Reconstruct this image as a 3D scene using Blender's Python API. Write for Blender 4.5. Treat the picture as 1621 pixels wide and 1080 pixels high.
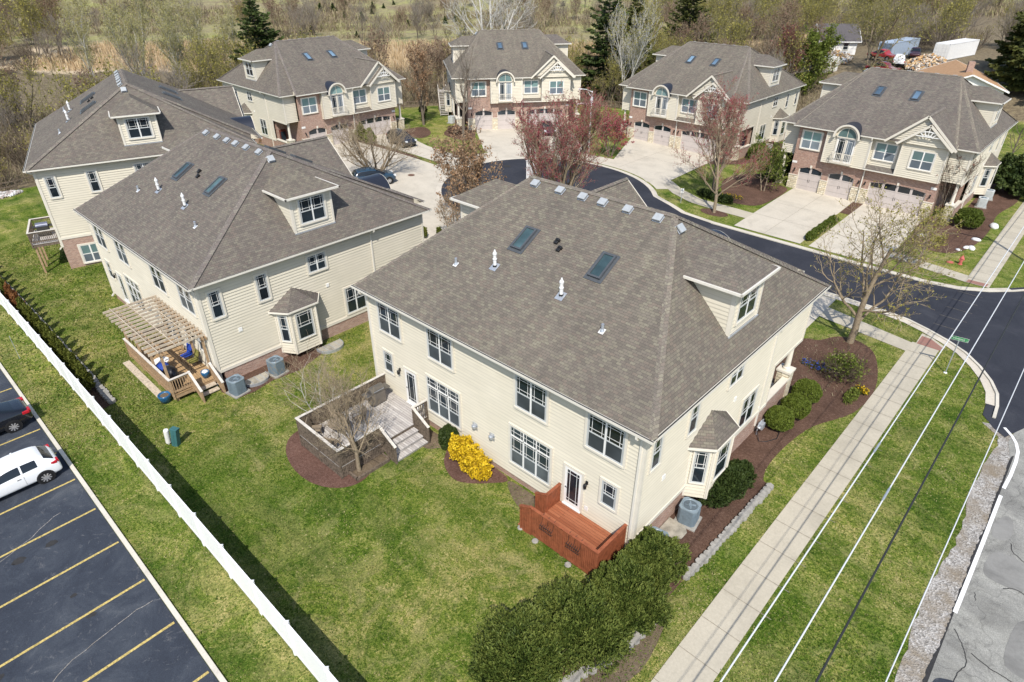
import bpy, bmesh, math, random
import numpy as np
from math import sin, cos, pi, radians, sqrt, atan2
from mathutils import Vector, Matrix

# ------------------------------------------------------------------ camera, sky, sun, exposure
scn = bpy.context.scene
for o in list(bpy.data.objects):
    bpy.data.objects.remove(o)
COL = scn.collection
cam_d = bpy.data.cameras.new("camera")
cam = bpy.data.objects.new("camera", cam_d)
COL.objects.link(cam)
cam_d.sensor_width = 36.0
cam_d.lens = 1008.96 / 1621.0 * 36.0
cam_d.clip_start = 0.5
cam_d.clip_end = 3000.0
cam.location = (8.231, -16.089, 21.752)
cam.rotation_euler = (radians(90 - 31.414), 0, radians(42.989))
scn.camera = cam
SUN_EL, SUN_DIR = 50.0, (0.667, -0.745)          # direction (x, y) towards the sun
wld = bpy.data.worlds.new("World")
scn.world = wld
wld.use_nodes = True
wn = wld.node_tree
sky = wn.nodes.new("ShaderNodeTexSky")
sky.sky_type = 'NISHITA'
sky.sun_disc = False
sky.sun_elevation = radians(SUN_EL)
sky.sun_rotation = atan2(SUN_DIR[0], SUN_DIR[1])
sky.air_density = 1.0
sky.dust_density = 1.0
sky.ozone_density = 1.0
bg = wn.nodes["Background"]
wn.links.new(sky.outputs[0], bg.inputs[0])
bg.inputs[1].default_value = 0.145
sd = bpy.data.lights.new("sun", 'SUN')
sd.energy = 4.0
sd.angle = radians(0.5)
sd.color = (1.0, 0.95, 0.87)
sun = bpy.data.objects.new("sun", sd)
COL.objects.link(sun)
_v = Vector((SUN_DIR[0] * cos(radians(SUN_EL)), SUN_DIR[1] * cos(radians(SUN_EL)), sin(radians(SUN_EL))))
sun.rotation_euler = _v.to_track_quat('Z', 'Y').to_euler()
sun.location = (60, -60, 80)
scn.view_settings.view_transform = 'Standard'
scn.view_settings.look = 'None'
scn.view_settings.gamma = 1.0
scn.view_settings.exposure = 0.35
scn.render.engine = 'CYCLES'
scn.cycles.max_bounces = 5
scn.cycles.diffuse_bounces = 2
scn.cycles.glossy_bounces = 2
scn.cycles.transmission_bounces = 3
scn.cycles.transparent_max_bounces = 4

# ------------------------------------------------------------------ terrain
CP = np.array([(-11,0,.35),(-18,-1,.1),(-2,-3,.15),(0,4,.1),(0,12,-.15),(5,22,-.25),(5,0,.05),(5,-10,0),(-9,55,-.2),(-34,60,.05),(-55,50,.85),(-65,30,.75),(-25,4,-.35),(-25,14,-.1),(-42,-6,-.35),(-51,-6.5,-.9),(-60,-3,-.9),(-55,13,.6),(-25,-16,-.1),(-10,-12,0),(-50,-20,-.6),(-9,18,-.2),(-34,13,0),(-34,35,.2),(10,50,-.3),(-15,-20,-.1),(15,20,-.25),(-80,50,.5),(-90,10,-.5),(-60,85,-.2),(-20,95,-.6),(20,90,-.6),(-110,40,-.8),(-40,-40,-.2),(10,-30,0),(60,40,-.3),(-80,-30,-.7),(-100,90,-1),(-40,140,-1.2),(40,140,-1),(-140,60,-1.2)], float)
def _k(r): return np.exp(-(r / 22.0) ** 2)
_z0 = CP[:, 2].mean()
_w = np.linalg.solve(_k(np.hypot(CP[:, None, 0] - CP[None, :, 0], CP[:, None, 1] - CP[None, :, 1])) + .15 * np.eye(len(CP)), CP[:, 2] - _z0)
def smst(v, a, b):
    t = np.clip((v - a) / (b - a), 0, 1); return t * t * (3 - 2 * t)
def gz(x, y):
    x = np.asarray(x, float); y = np.asarray(y, float)
    z = _z0 + _k(np.hypot(x[..., None] - CP[:, 0], y[..., None] - CP[:, 1])) @ _w
    z = z + 5.5 * smst(y, 92, 122) * smst(x, -72, -46)
    d = -(x - 8.2) * .682 + (y + 16.1) * .731          # distance out towards the far hillside
    s = (x - 8.2) * .731 + (y + 16.1) * .682
    h = np.clip(d - 215, 0, None)
    return z + np.minimum(h * .085 * (1 - np.exp(-h / 40)), 38) + .8 * np.sin(s / 31.) * np.clip(h / 60, 0, 1)
def G(x, y): return float(gz(x, y))

# ------------------------------------------------------------------ mesh building
def tagit(o, label=None, cat=None, group=None, kind=None):
    if label: o["label"] = label
    if cat: o["category"] = cat
    if group: o["group"] = group
    if kind: o["kind"] = kind
    return o
def empty(name, loc=(0, 0, 0), rz=0.0):
    o = bpy.data.objects.new(name, None)
    o.empty_display_size = .3
    COL.objects.link(o); o.location = loc; o.rotation_euler = (0, 0, rz)
    return o
def thing(name, label, cat, loc=(0, 0, 0), rz=0.0, group=None):
    return tagit(empty(name, loc, rz), label, cat, group)
def kids(o): return list(o.children)
def copy_tree(o, parent=None):
    c = o.copy(); COL.objects.link(c)
    c.parent = parent
    for ch in kids(o): copy_tree(ch, c)
    return c
def place(proto, used, loc, rz, label, group=None, scale=None):
    """first use moves the prototype, later uses copy it with its parts"""
    o = proto if not used else copy_tree(proto)
    o.location = loc; o.rotation_euler = (0, 0, rz)
    if scale is not None: o.scale = scale if hasattr(scale, '__len__') else (scale,) * 3
    if label: o["label"] = label
    if group: o["group"] = group
    return o
V3 = lambda *a: np.array(a, float)
def nrm(v):
    v = np.asarray(v, float); return v / max(1e-9, np.linalg.norm(v))
class MB:
    def __init__(s, off=(0, 0, 0)):
        s.v = []; s.f = []; s.m = []; s.off = np.array(off, float)
    def face(s, pts, m=0):
        n = len(s.v); s.v.extend([tuple(p) for p in pts]); s.f.append(tuple(range(n, n + len(pts)))); s.m.append(m)
    def quad(s, a, b, c, d, m=0): s.face((a, b, c, d), m)
    def obox(s, p, U, W, N, u0, u1, w0, w1, n0, n1, m=0):
        p, U, W, N = (np.asarray(q, float) for q in (p, U, W, N))
        c = [p + U * u + W * w + N * n for n in (n0, n1) for w in (w0, w1) for u in (u0, u1)]
        k = len(s.v); s.v.extend([tuple(q) for q in c])
        for f in ((0, 2, 3, 1), (4, 5, 7, 6), (0, 1, 5, 4), (2, 6, 7, 3), (0, 4, 6, 2), (1, 3, 7, 5)):
            s.f.append(tuple(k + i for i in f)); s.m.append(m)
    def box(s, x0, y0, z0, x1, y1, z1, m=0):
        s.obox((0, 0, 0), (1, 0, 0), (0, 1, 0), (0, 0, 1), min(x0, x1), max(x0, x1), min(y0, y1), max(y0, y1), min(z0, z1), max(z0, z1), m)
    def beam(s, a, b, w, h, m=0, up=(0, 0, 1)):
        a = np.asarray(a, float); b = np.asarray(b, float); d = b - a; L = np.linalg.norm(d); d = d / L
        r = np.cross(d, up)
        r = nrm(r) if np.linalg.norm(r) > 1e-4 else V3(1, 0, 0)
        u = np.cross(r, d)
        s.obox(a, d, r, u, 0, L, -w / 2, w / 2, -h / 2, h / 2, m)
    def tube(s, pts, rad, n=8, m=0, cap=True):
        pts = [np.asarray(p, float) for p in pts]
        if not hasattr(rad, '__len__'): rad = [rad] * len(pts)
        k = len(s.v); ref = None
        for i, p in enumerate(pts):
            d = nrm(pts[min(i + 1, len(pts) - 1)] - pts[max(i - 1, 0)])
            if ref is None:
                ref = np.cross(d, (0, 0, 1)); ref = nrm(ref) if np.linalg.norm(ref) > 1e-3 else V3(1, 0, 0)
            r = nrm(ref - d * np.dot(ref, d)); ref = r; u = np.cross(d, r)
            for j in range(n):
                a = 2 * pi * j / n
                s.v.append(tuple(p + (r * cos(a) + u * sin(a)) * rad[i]))
        for i in range(len(pts) - 1):
            for j in range(n):
                j2 = (j + 1) % n
                s.f.append((k + i * n + j, k + i * n + j2, k + (i + 1) * n + j2, k + (i + 1) * n + j)); s.m.append(m)
        if cap:
            s.f.append(tuple(k + j for j in range(n))[::-1]); s.m.append(m)
            s.f.append(tuple(k + (len(pts) - 1) * n + j for j in range(n))); s.m.append(m)
    def lathe(s, c, prof, n=16, m=0, sx=1, sy=1):
        s_ = len(s.v)
        for (r, z) in prof:
            for j in range(n):
                a = 2 * pi * j / n; s.v.append((c[0] + r * cos(a) * sx, c[1] + r * sin(a) * sy, c[2] + z))
        for i in range(len(prof) - 1):
            for j in range(n):
                j2 = (j + 1) % n
                s.f.append((s_ + i * n + j, s_ + i * n + j2, s_ + (i + 1) * n + j2, s_ + (i + 1) * n + j)); s.m.append(m)
        s.f.append(tuple(s_ + j for j in range(n))[::-1]); s.m.append(m)
        s.f.append(tuple(s_ + (len(prof) - 1) * n + j for j in range(n))); s.m.append(m)
    def prism(s, poly, h0, h1, m=0):
        """poly of (x, y) extruded in z"""
        n = len(poly); k = len(s.v)
        s.v.extend([(x, y, h0) for x, y in poly] + [(x, y, h1) for x, y in poly])
        s.f.append(tuple(range(k, k + n))[::-1]); s.m.append(m)
        s.f.append(tuple(range(k + n, k + 2 * n))); s.m.append(m)
        for i in range(n):
            j = (i + 1) % n; s.f.append((k + i, k + j, k + n + j, k + n + i)); s.m.append(m)
    def build(s, name, mats, parent=None, smooth=False, loc=None, rz=0, bevel=0, uv=True):
        me = bpy.data.meshes.new(name)
        vv = np.array(s.v, float) + s.off
        me.from_pydata(vv.tolist(), [], s.f)
        if not isinstance(mats, (list, tuple)): mats = [mats]
        for m_ in mats: me.materials.append(m_)
        if len(mats) > 1: me.polygons.foreach_set("material_index", s.m)
        if smooth: me.polygons.foreach_set("use_smooth", [True] * len(s.f))
        if uv:
            ul = me.uv_layers.new(name="UVMap")
            nn = np.zeros(len(me.polygons) * 3); me.polygons.foreach_get("normal", nn); nn = nn.reshape(-1, 3)
            buf = np.zeros((len(me.loops), 2)); li = 0
            for fi, f in enumerate(s.f):
                n = nn[fi]; P = vv[list(f)]
                if abs(n[2]) > .985: uvs = P[:, :2]
                else:
                    t = np.array((-n[1], n[0], 0.)); t /= np.linalg.norm(t)
                    b = np.cross(n, t)
                    if b[2] < 0: b = -b
                    if abs(t[0]) > abs(t[1]):
                        if t[0] < 0: t = -t
                    elif t[1] < 0: t = -t
                    uvs = np.c_[P @ t, P @ b]
                buf[li:li + len(f)] = uvs; li += len(f)
            ul.data.foreach_set("uv", buf.ravel())
        me.update()
        o = bpy.data.objects.new(name, me); COL.objects.link(o)
        if parent: o.parent = parent
        if loc is not None: o.location = loc; o.rotation_euler = (0, 0, rz)
        if bevel:
            md = o.modifiers.new("bevel", 'BEVEL'); md.width = bevel; md.segments = 2; md.limit_method = 'ANGLE'
        return o
def mesh_np(name, V, F, mat, parent=None, loc=None, rnd=None, smooth=False, rz=0):
    """fast mesh from arrays; F (n, k); rnd: one random value per face -> attribute 'rnd'"""
    me = bpy.data.meshes.new(name)
    V = np.asarray(V, np.float32); F = np.asarray(F, np.int32); n, k = F.shape
    me.vertices.add(len(V)); me.vertices.foreach_set("co", V.ravel())
    me.loops.add(n * k); me.loops.foreach_set("vertex_index", F.ravel())
    me.polygons.add(n)
    me.polygons.foreach_set("loop_start", np.arange(0, n * k, k, dtype=np.int32))
    me.polygons.foreach_set("loop_total", np.full(n, k, np.int32))
    if smooth: me.polygons.foreach_set("use_smooth", np.ones(n, bool))
    me.update(calc_edges=True)
    if rnd is not None:
        at = me.attributes.new("rnd", 'FLOAT', 'FACE'); at.data.foreach_set("value", np.asarray(rnd, np.float32))
    me.materials.append(mat)
    o = bpy.data.objects.new(name, me); COL.objects.link(o)
    if parent: o.parent = parent
    if loc is not None: o.location = loc; o.rotation_euler = (0, 0, rz)
    return o

# ------------------------------------------------------------------ materials
class NT:
    def __init__(s, name):
        s.mat = bpy.data.materials.new(name); s.mat.use_nodes = True
        s.t = s.mat.node_tree; s.b = s.t.nodes["Principled BSDF"]
    def n(s, typ, **kw):
        nd = s.t.nodes.new(typ)
        for k, v in kw.items(): setattr(nd, k, v)
        return nd
    def l(s, a, b): s.t.links.new(a, b)
    def setv(s, k, v):
        if k in s.b.inputs: s.b.inputs[k].default_value = v
    def coord(s, kind='Object'):
        return s.n("ShaderNodeTexCoord").outputs[kind]
    def noise(s, scale, detail=4, rough=.55, vec=None, dist=0):
        nd = s.n("ShaderNodeTexNoise"); nd.inputs["Scale"].default_value = scale; nd.inputs["Detail"].default_value = detail
        nd.inputs["Roughness"].default_value = rough; nd.inputs["Distortion"].default_value = dist
        if vec is not None: s.l(vec, nd.inputs["Vector"])
        return nd.outputs["Fac"]
    def ramp(s, fac, stops, const=False):
        r = s.n("ShaderNodeValToRGB"); cr = r.color_ramp
        if const: cr.interpolation = 'CONSTANT'
        while len(cr.elements) < len(stops): cr.elements.new(.5)
        for e, (p, c) in zip(cr.elements, stops):
            e.position = p; e.color = (*c, 1) if len(c) == 3 else c
        s.l(fac, r.inputs[0]); return r.outputs[0]
    def mix(s, fac, a, b, mode='MIX'):
        m = s.n("ShaderNodeMix", data_type='RGBA', blend_type=mode)
        for sock, v in ((m.inputs[0], fac), (m.inputs[6], a), (m.inputs[7], b)):
            if hasattr(v, 'is_output') or hasattr(v, 'links'): s.l(v, sock)
            elif isinstance(v, (int, float)): sock.default_value = v
            else: sock.default_value = (*v, 1)
        return m.outputs[2]
    def math(s, op, a, b=None, clamp=False):
        m = s.n("ShaderNodeMath", operation=op, use_clamp=clamp)
        for sock, v in ((m.inputs[0], a), (m.inputs[1], b)):
            if v is None: continue
            if isinstance(v, (int, float)): sock.default_value = v
            else: s.l(v, sock)
        return m.outputs[0]
    def col(s, c):
        if isinstance(c, tuple): s.b.inputs["Base Color"].default_value = (*c, 1)
        else: s.l(c, s.b.inputs["Base Color"])
    def bump(s, h, strength=.3, dist=.02):
        b = s.n("ShaderNodeBump"); b.inputs["Strength"].default_value = strength; b.inputs["Distance"].default_value = dist
        s.l(h, b.inputs["Height"]); s.l(b.outputs[0], s.b.inputs["Normal"])
def simple(name, c, rough=.7, spec=.3, metal=0, var=.12, scale=6., bump=0, bs=40., coord='Object'):
    m = NT(name); m.setv("Roughness", rough); m.setv("Specular IOR Level", spec); m.setv("Metallic", metal)
    if var:
        f = m.noise(scale, 4, .6, m.coord(coord))
        a = tuple(max(0, q * (1 - var * 1.6)) for q in c); b = tuple(min(1, q * (1 + var)) for q in c)
        m.col(m.ramp(f, [(.25, a), (.55, c), (.8, b)]))
    else: m.col(c)
    if bump: m.bump(m.noise(bs, 4, .6, m.coord(coord)), bump, .02)
    return m.mat
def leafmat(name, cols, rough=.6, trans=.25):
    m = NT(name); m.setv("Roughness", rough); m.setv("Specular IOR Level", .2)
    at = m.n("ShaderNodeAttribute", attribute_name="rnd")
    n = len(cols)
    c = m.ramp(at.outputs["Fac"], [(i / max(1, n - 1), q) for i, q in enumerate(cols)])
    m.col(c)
    tr = m.n("ShaderNodeBsdfTranslucent"); m.l(c, tr.inputs[0])
    mx = m.n("ShaderNodeMixShader"); mx.inputs[0].default_value = trans
    m.l(m.b.outputs[0], mx.inputs[1]); m.l(tr.outputs[0], mx.inputs[2])
    m.l(mx.outputs[0], m.t.nodes["Material Output"].inputs[0])
    return m.mat

def shingles(name, tint=1.0):
    m = NT(name); m.setv("Roughness", .93); m.setv("Specular IOR Level", .12)
    uv = m.coord('UV')
    br = m.n("ShaderNodeTexBrick"); m.l(uv, br.inputs["Vector"])
    br.offset = .5; br.offset_frequency = 2
    for k, v in (("Scale", 1.), ("Mortar Size", .006), ("Mortar Smooth", .3), ("Bias", 0.), ("Brick Width", .235), ("Row Height", .125)): br.inputs[k].default_value = v
    br.inputs["Color1"].default_value = (0, 0, 0, 1); br.inputs["Color2"].default_value = (1, 1, 1, 1); br.inputs["Mortar"].default_value = (.5, .5, .5, 1)
    T = lambda r, g, b: (r * tint * 1.02, g * tint * 1.01, b * tint * .985)
    c = m.ramp(br.outputs["Color"], [(0, T(.158, .141, .124)), (.22, T(.190, .170, .147)), (.42, T(.176, .154, .136)), (.6, T(.206, .188, .155)), (.78, T(.190, .161, .140)), (.93, T(.222, .206, .168))], True)
    big = m.noise(.35, 3, .6, uv)
    c = m.mix(1., c, m.ramp(big, [(.3, (.90, .90, .91)), (.7, (1.07, 1.06, 1.05))]), 'MULTIPLY')
    gr = m.noise(28, 3, .8, uv)
    c = m.mix(1., c, m.ramp(gr, [(.25, (.72, .72, .72)), (.75, (1.22, 1.22, 1.22))]), 'MULTIPLY')
    mp = m.n('ShaderNodeMapping'); mp.inputs['Scale'].default_value = (2.2, .16, 1); m.l(uv, mp.inputs[0])
    c = m.mix(1., c, m.ramp(m.noise(1., 4, .6, mp.outputs[0]), [(.35, (.90, .90, .91)), (.65, (1.06, 1.06, 1.05))]), 'MULTIPLY')
    oi = m.n('ShaderNodeObjectInfo').outputs['Random']
    c = m.mix(1., c, m.ramp(oi, [(0, (.95, .95, 1.0)), (.5, (1., 1., 1.)), (1., (1.06, 1.06, 1.02))]), 'MULTIPLY')
    c = m.mix(br.outputs["Fac"], c, T(.085, .075, .07))
    m.col(c)
    h = m.math('MULTIPLY', br.outputs["Color"], .6)
    h = m.math('SUBTRACT', h, br.outputs["Fac"])
    m.bump(h, .55, .02)
    return m.mat
def brick(name, cols, mortar, bw=.2, rh=.07, ms=.009, offset=.5, bump=.5):
    m = NT(name); m.setv("Roughness", .9); m.setv("Specular IOR Level", .15)
    uv = m.coord('UV')
    br = m.n("ShaderNodeTexBrick"); m.l(uv, br.inputs["Vector"]); br.offset = offset
    for k, v in (("Scale", 1.), ("Mortar Size", ms), ("Mortar Smooth", .2), ("Bias", 0.), ("Brick Width", bw), ("Row Height", rh)): br.inputs[k].default_value = v
    br.inputs["Color1"].default_value = (0, 0, 0, 1); br.inputs["Color2"].default_value = (1, 1, 1, 1); br.inputs["Mortar"].default_value = (.5, .5, .5, 1)
    c = m.ramp(br.outputs["Color"], [(i / len(cols), q) for i, q in enumerate(cols)], True)
    c = m.mix(1., c, m.ramp(m.noise(3, 4, .6, uv), [(.3, (.85, .85, .85)), (.7, (1.12, 1.12, 1.12))]), 'MULTIPLY')
    c = m.mix(br.outputs["Fac"], c, mortar)
    m.col(c); m.bump(m.math('SUBTRACT', 1., br.outputs["Fac"]), bump, .012)
    return m.mat
def planks(name, cols, w=.14, rough=.75, axis=0, gap=(.03, .025, .02)):
    """boards of width w running along UV axis"""
    m = NT(name); m.setv("Roughness", rough); m.setv("Specular IOR Level", .25)
    uv = m.coord('UV')
    br = m.n("ShaderNodeTexBrick"); br.offset = .37
    if axis: 
        mp = m.n("ShaderNodeMapping"); mp.inputs["Rotation"].default_value = (0, 0, pi / 2); m.l(uv, mp.inputs[0]); vec = mp.outputs[0]
    else: vec = uv
    m.l(vec, br.inputs["Vector"])
    for k, v in (("Scale", 1.), ("Mortar Size", .006), ("Mortar Smooth", .1), ("Bias", 0.), ("Brick Width", 3.6), ("Row Height", w)): br.inputs[k].default_value = v
    br.inputs["Color1"].default_value = (0, 0, 0, 1); br.inputs["Color2"].default_value = (1, 1, 1, 1); br.inputs["Mortar"].default_value = (.5, .5, .5, 1)
    c = m.ramp(br.outputs["Color"], [(i / max(1, len(cols) - 1), q) for i, q in enumerate(cols)])
    mp2 = m.n("ShaderNodeMapping"); mp2.inputs["Scale"].default_value = (1.2, 14, 1); m.l(vec, mp2.inputs[0])
    c = m.mix(1., c, m.ramp(m.noise(2.2, 5, .65, mp2.outputs[0]), [(.25, (.7, .7, .7)), (.75, (1.25, 1.25, 1.25))]), 'MULTIPLY')
    c = m.mix(br.outputs["Fac"], c, gap); m.col(c)
    m.bump(m.math('SUBTRACT', 1., br.outputs["Fac"]), .5, .01)
    return m.mat
def sided(name, c):
    m = NT(name); m.setv("Roughness", .62); m.setv("Specular IOR Level", .25)
    uv = m.coord('UV')
    mp = m.n("ShaderNodeMapping"); mp.inputs["Scale"].default_value = (.35, 5.6, 1); m.l(uv, mp.inputs[0])
    a = m.noise(1.6, 3, .6, mp.outputs[0]); b = m.noise(.5, 4, .6, uv)
    q = m.ramp(a, [(.3, tuple(k * .93 for k in c)), (.7, tuple(k * 1.04 for k in c))])
    m.col(m.mix(1., q, m.ramp(b, [(.25, (.93, .93, .92)), (.7, (1.03, 1.03, 1.03))]), 'MULTIPLY'))
    return m.mat
def glassy(name, c, rough=.06, spec=.6, var=.35):
    m = NT(name); m.setv("Roughness", rough); m.setv("Specular IOR Level", spec)
    f = m.noise(.9, 3, .5, m.coord('Object'))
    oi = m.n('ShaderNodeObjectInfo').outputs['Random']
    base = m.ramp(f, [(.3, tuple(q * (1 - var) for q in c)), (.7, tuple(q * (1 + var) for q in c))])
    m.col(m.mix(1., base, m.ramp(oi, [(0, (.55, .55, .55)), (.6, (1., 1., 1.)), (1., (1.7, 1.65, 1.55))]), 'MULTIPLY'))
    return m.mat
M = {}
CREAM = (.64, .59, .48)
M['roof'] = shingles("shingle_roof", .86)
M['cap'] = shingles("ridge_shingle", 1.05)
M['siding'] = sided("cream_siding", CREAM)
M['lap_shade'] = sided('painted_lap_shadow', tuple(q * .88 for q in CREAM))  # siding tone darkened to paint in the shadow line at each lap
M['trim'] = simple("cream_trim", (.66, .615, .525), .55, .3, var=.05, scale=2)
M['white'] = simple("white_trim", (.78, .77, .74), .45, .35, var=.05, scale=3)
M['sash'] = simple("grey_sash", (.50, .52, .52), .45, .35, var=.06, scale=3)
M['glass'] = glassy("dark_glass", (.016, .024, .032), .05, .55)
M['screen'] = glassy("insect_screen", (.055, .066, .074), .45, .25)
M['blind'] = glassy("glass_over_blind", (.16, .25, .25), .12, .5, .15)
M['blindlow'] = glassy("glass_over_shade", (.14, .17, .20), .14, .5, .2)
M['brick'] = brick("red_brick", [(.34, .19, .14), (.39, .235, .18), (.29, .165, .125), (.42, .27, .205), (.36, .205, .155)], (.42, .37, .32))
M['stone'] = brick("cream_stone", [(.68, .60, .44), (.60, .52, .38), (.72, .66, .52), (.64, .57, .42)], (.36, .31, .23), .42, .19, .02, .4, .9)
M['gutter'] = simple("cream_gutter", (.68, .645, .57), .4, .4, var=.04, scale=2)
M['gutdark'] = simple("gutter_inside", (.05, .05, .045), .8, .2, var=.1)
M['soffit'] = simple("soffit", (.66, .59, .45), .7, .2, var=.04)
M['metalroof'] = simple("blue_black_metal", (.035, .040, .055), .35, .5, .4, var=.1)
M['garage'] = simple("taupe_garage_door", (.51, .455, .425), .6, .3, var=.06, scale=1.5)
M['black'] = simple("black_metal", (.015, .015, .016), .5, .4, var=.1)
M['steel'] = simple("galvanised", (.48, .51, .55), .38, .5, .5, var=.12, scale=8)
M['pvc'] = simple("white_pipe", (.68, .68, .67), .4, .4, var=.03)
M['dome'] = simple("vent_dome", (.40, .42, .43), .4, .35, .1, var=.08)
M['redwood'] = planks("red_stained_boards", [(.30, .10, .048), (.36, .135, .068), (.25, .08, .038)], .14, .6, 0, (.07, .02, .01))
M['redrail'] = simple("red_stained_rail", (.29, .09, .042), .6, .3, var=.26, scale=5)
M['greydeck'] = planks("weathered_deck_boards", [(.44, .41, .38), (.52, .49, .46), (.38, .35, .33)], .14, .85, 0, (.08, .07, .06))
M['greywood'] = simple("weathered_dark_wood", (.16, .125, .095), .9, .15, var=.45, scale=9)
M['capwood'] = simple("bleached_rail_cap", (.60, .56, .50), .8, .2, var=.15, scale=5)
M['tanwood'] = planks("tan_deck_boards", [(.36, .235, .12), (.43, .29, .155), (.31, .20, .10)], .14, .75, 0, (.05, .03, .02))
M['pergwood'] = simple("pergola_timber", (.40, .275, .165), .8, .2, var=.25, scale=6)
M['pergcap'] = simple("pergola_weathered_timber", (.52, .44, .34), .85, .2, var=.25, scale=6)
M['vinyl'] = simple("white_vinyl", (.90, .90, .89), .4, .4, var=.03, scale=1)
M['conc'] = None

# ------------------------------------------------------------------ ground, roads and paths
def axis(lo, hi, step, far, grow=1.22):
    a = list(np.arange(lo, hi + .01, step)); s = step
    while a[-1] < far: s = min(s * grow, 40); a.append(a[-1] + s)
    s = step; b = []
    x = lo
    while x > -far: s = min(s * grow, 40); x -= s; b.append(x)
    return np.array(b[::-1] + a)
GX = axis(-97.5, 24, 1.5, 900); GY = axis(-36, 73.5, 1.5, 900)

def lerpband(v, a, b): return np.clip((v - a) / (b - a), 0, 1)
LAWN = [(60, -120), (60, 96), (8, 104), (-6, 98), (-14, 90), (-28, 82.5), (-46, 82.5), (-53, 75), (-61.5, 71.5), (-75, 52.5), (-81, 43.5), (-83.5, 20), (-80.5, 8), (-78.8, -4), (-79.5, -120)]
def inpoly(x, y, poly):
    ins = np.zeros(np.shape(x), bool); n = len(poly)
    for i in range(n):
        (x0, y0), (x1, y1) = poly[i], poly[(i + 1) % n]
        if y0 == y1: continue
        c = ((y0 > y) != (y1 > y)) & (x < (x1 - x0) * (y - y0) / (y1 - y0) + x0); ins ^= c
    return ins
def zones(x, y):
    """real ground cover: r woods litter, g dry reeds, b dry meadow"""
    d = -(x - 8.2) * .682 + (y + 16.1) * .731; s = (x - 8.2) * .731 + (y + 16.1) * .682
    wob = 3 * np.sin(s / 9.) + 2 * np.sin(s / 4.1 + 1)
    wood = np.where(inpoly(x, y, LAWN), 0., 1.)
    reed = lerpband(d + wob, 146, 153) * (1 - lerpband(d + wob, 186, 194)) * (s < 72) * (s > -120)
    mead = lerpband(d + wob, 188, 198) * ((s < 78) | (d > 215))
    yard = smst(x, -46, -42) * (1 - smst(x, -14, -10)) * smst(y, 103, 108) * (1 - smst(y, 133, 139))
    wood = np.maximum(wood, yard)
    return wood * (1 - mead), reed, mead
def make_ground():
    X, Y = np.meshgrid(GX, GY); Z = gz(X, Y)
    V = np.stack([X, Y, Z], -1).reshape(-1, 3); nx, ny = len(GX), len(GY)
    i = np.arange(nx * ny).reshape(ny, nx)
    F = np.stack([i[:-1, :-1], i[:-1, 1:], i[1:, 1:], i[1:, :-1]], -1).reshape(-1, 4)
    o = mesh_np("ground", V, F, ground_mat(), smooth=True)
    w, r, b = zones(V[:, 0], V[:, 1])
    at = o.data.attributes.new("zone", 'FLOAT_COLOR', 'POINT')
    at.data.foreach_set("color", np.stack([w, r, b, np.ones_like(w)], -1).astype(np.float32).ravel())
    o["kind"] = "structure"
    return o
def grass_color(m, P):
    big = m.noise(.11, 3, .6, P); mid = m.noise(.55, 4, .65, P, .6); fine = m.noise(5.5, 4, .75, P); tiny = m.noise(22, 2, .7, P)
    v = m.math('ADD', m.math('MULTIPLY', big, .35), m.math('MULTIPLY', mid, .62))
    v = m.math('ADD', v, m.math('MULTIPLY', fine, .62))
    v = m.math('ADD', v, m.math('MULTIPLY', tiny, .34))
    v = m.math('SUBTRACT', v, .46)
    c = m.ramp(v, [(.30, (.038, .074, .009)), (.41, (.076, .122, .015)), (.50, (.128, .168, .030)), (.585, (.195, .208, .054)), (.69, (.33, .29, .13))])
    dry = m.noise(.8, 5, .75, P, 1.)
    c = m.mix(m.math('MULTIPLY', m.ramp(dry, [(.53, (0, 0, 0)), (.66, (1, 1, 1))]), .62), c, (.30, .265, .125))
    dry2 = m.noise(.28, 5, .8, P, 1.6)
    c = m.mix(m.math('MULTIPLY', m.ramp(dry2, [(.50, (0, 0, 0)), (.60, (1, 1, 1))]), .5), c, (.27, .245, .10))
    mp = m.n('ShaderNodeMapping'); mp.inputs['Scale'].default_value = (.05, .9, 1); m.l(P, mp.inputs[0])
    c = m.mix(1., c, m.ramp(m.noise(1., 3, .6, mp.outputs[0], .8), [(.36, (.80, .86, .76)), (.64, (1.2, 1.16, 1.16))]), 'MULTIPLY')
    lush = m.noise(.23, 4, .7, P, 1.5)
    c = m.mix(m.math('MULTIPLY', m.ramp(lush, [(.54, (0, 0, 0)), (.66, (1, 1, 1))]), .5), c, (.034, .076, .010))
    lg = m.noise(.10, 4, .65, P, .7)
    c = m.mix(1., c, m.ramp(lg, [(.36, (.66, .80, .60)), (.5, (1, 1, 1)), (.62, (1.18, 1.10, 1.15))]), 'MULTIPLY')
    spk = m.noise(11, 3, .85, P)
    c = m.mix(1., c, m.ramp(spk, [(.30, (.55, .60, .5)), (.5, (1, 1, 1)), (.70, (1.45, 1.35, 1.3))]), 'MULTIPLY')
    h = m.math('ADD', m.math('MULTIPLY', fine, .5), tiny)
    return c, h
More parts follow.
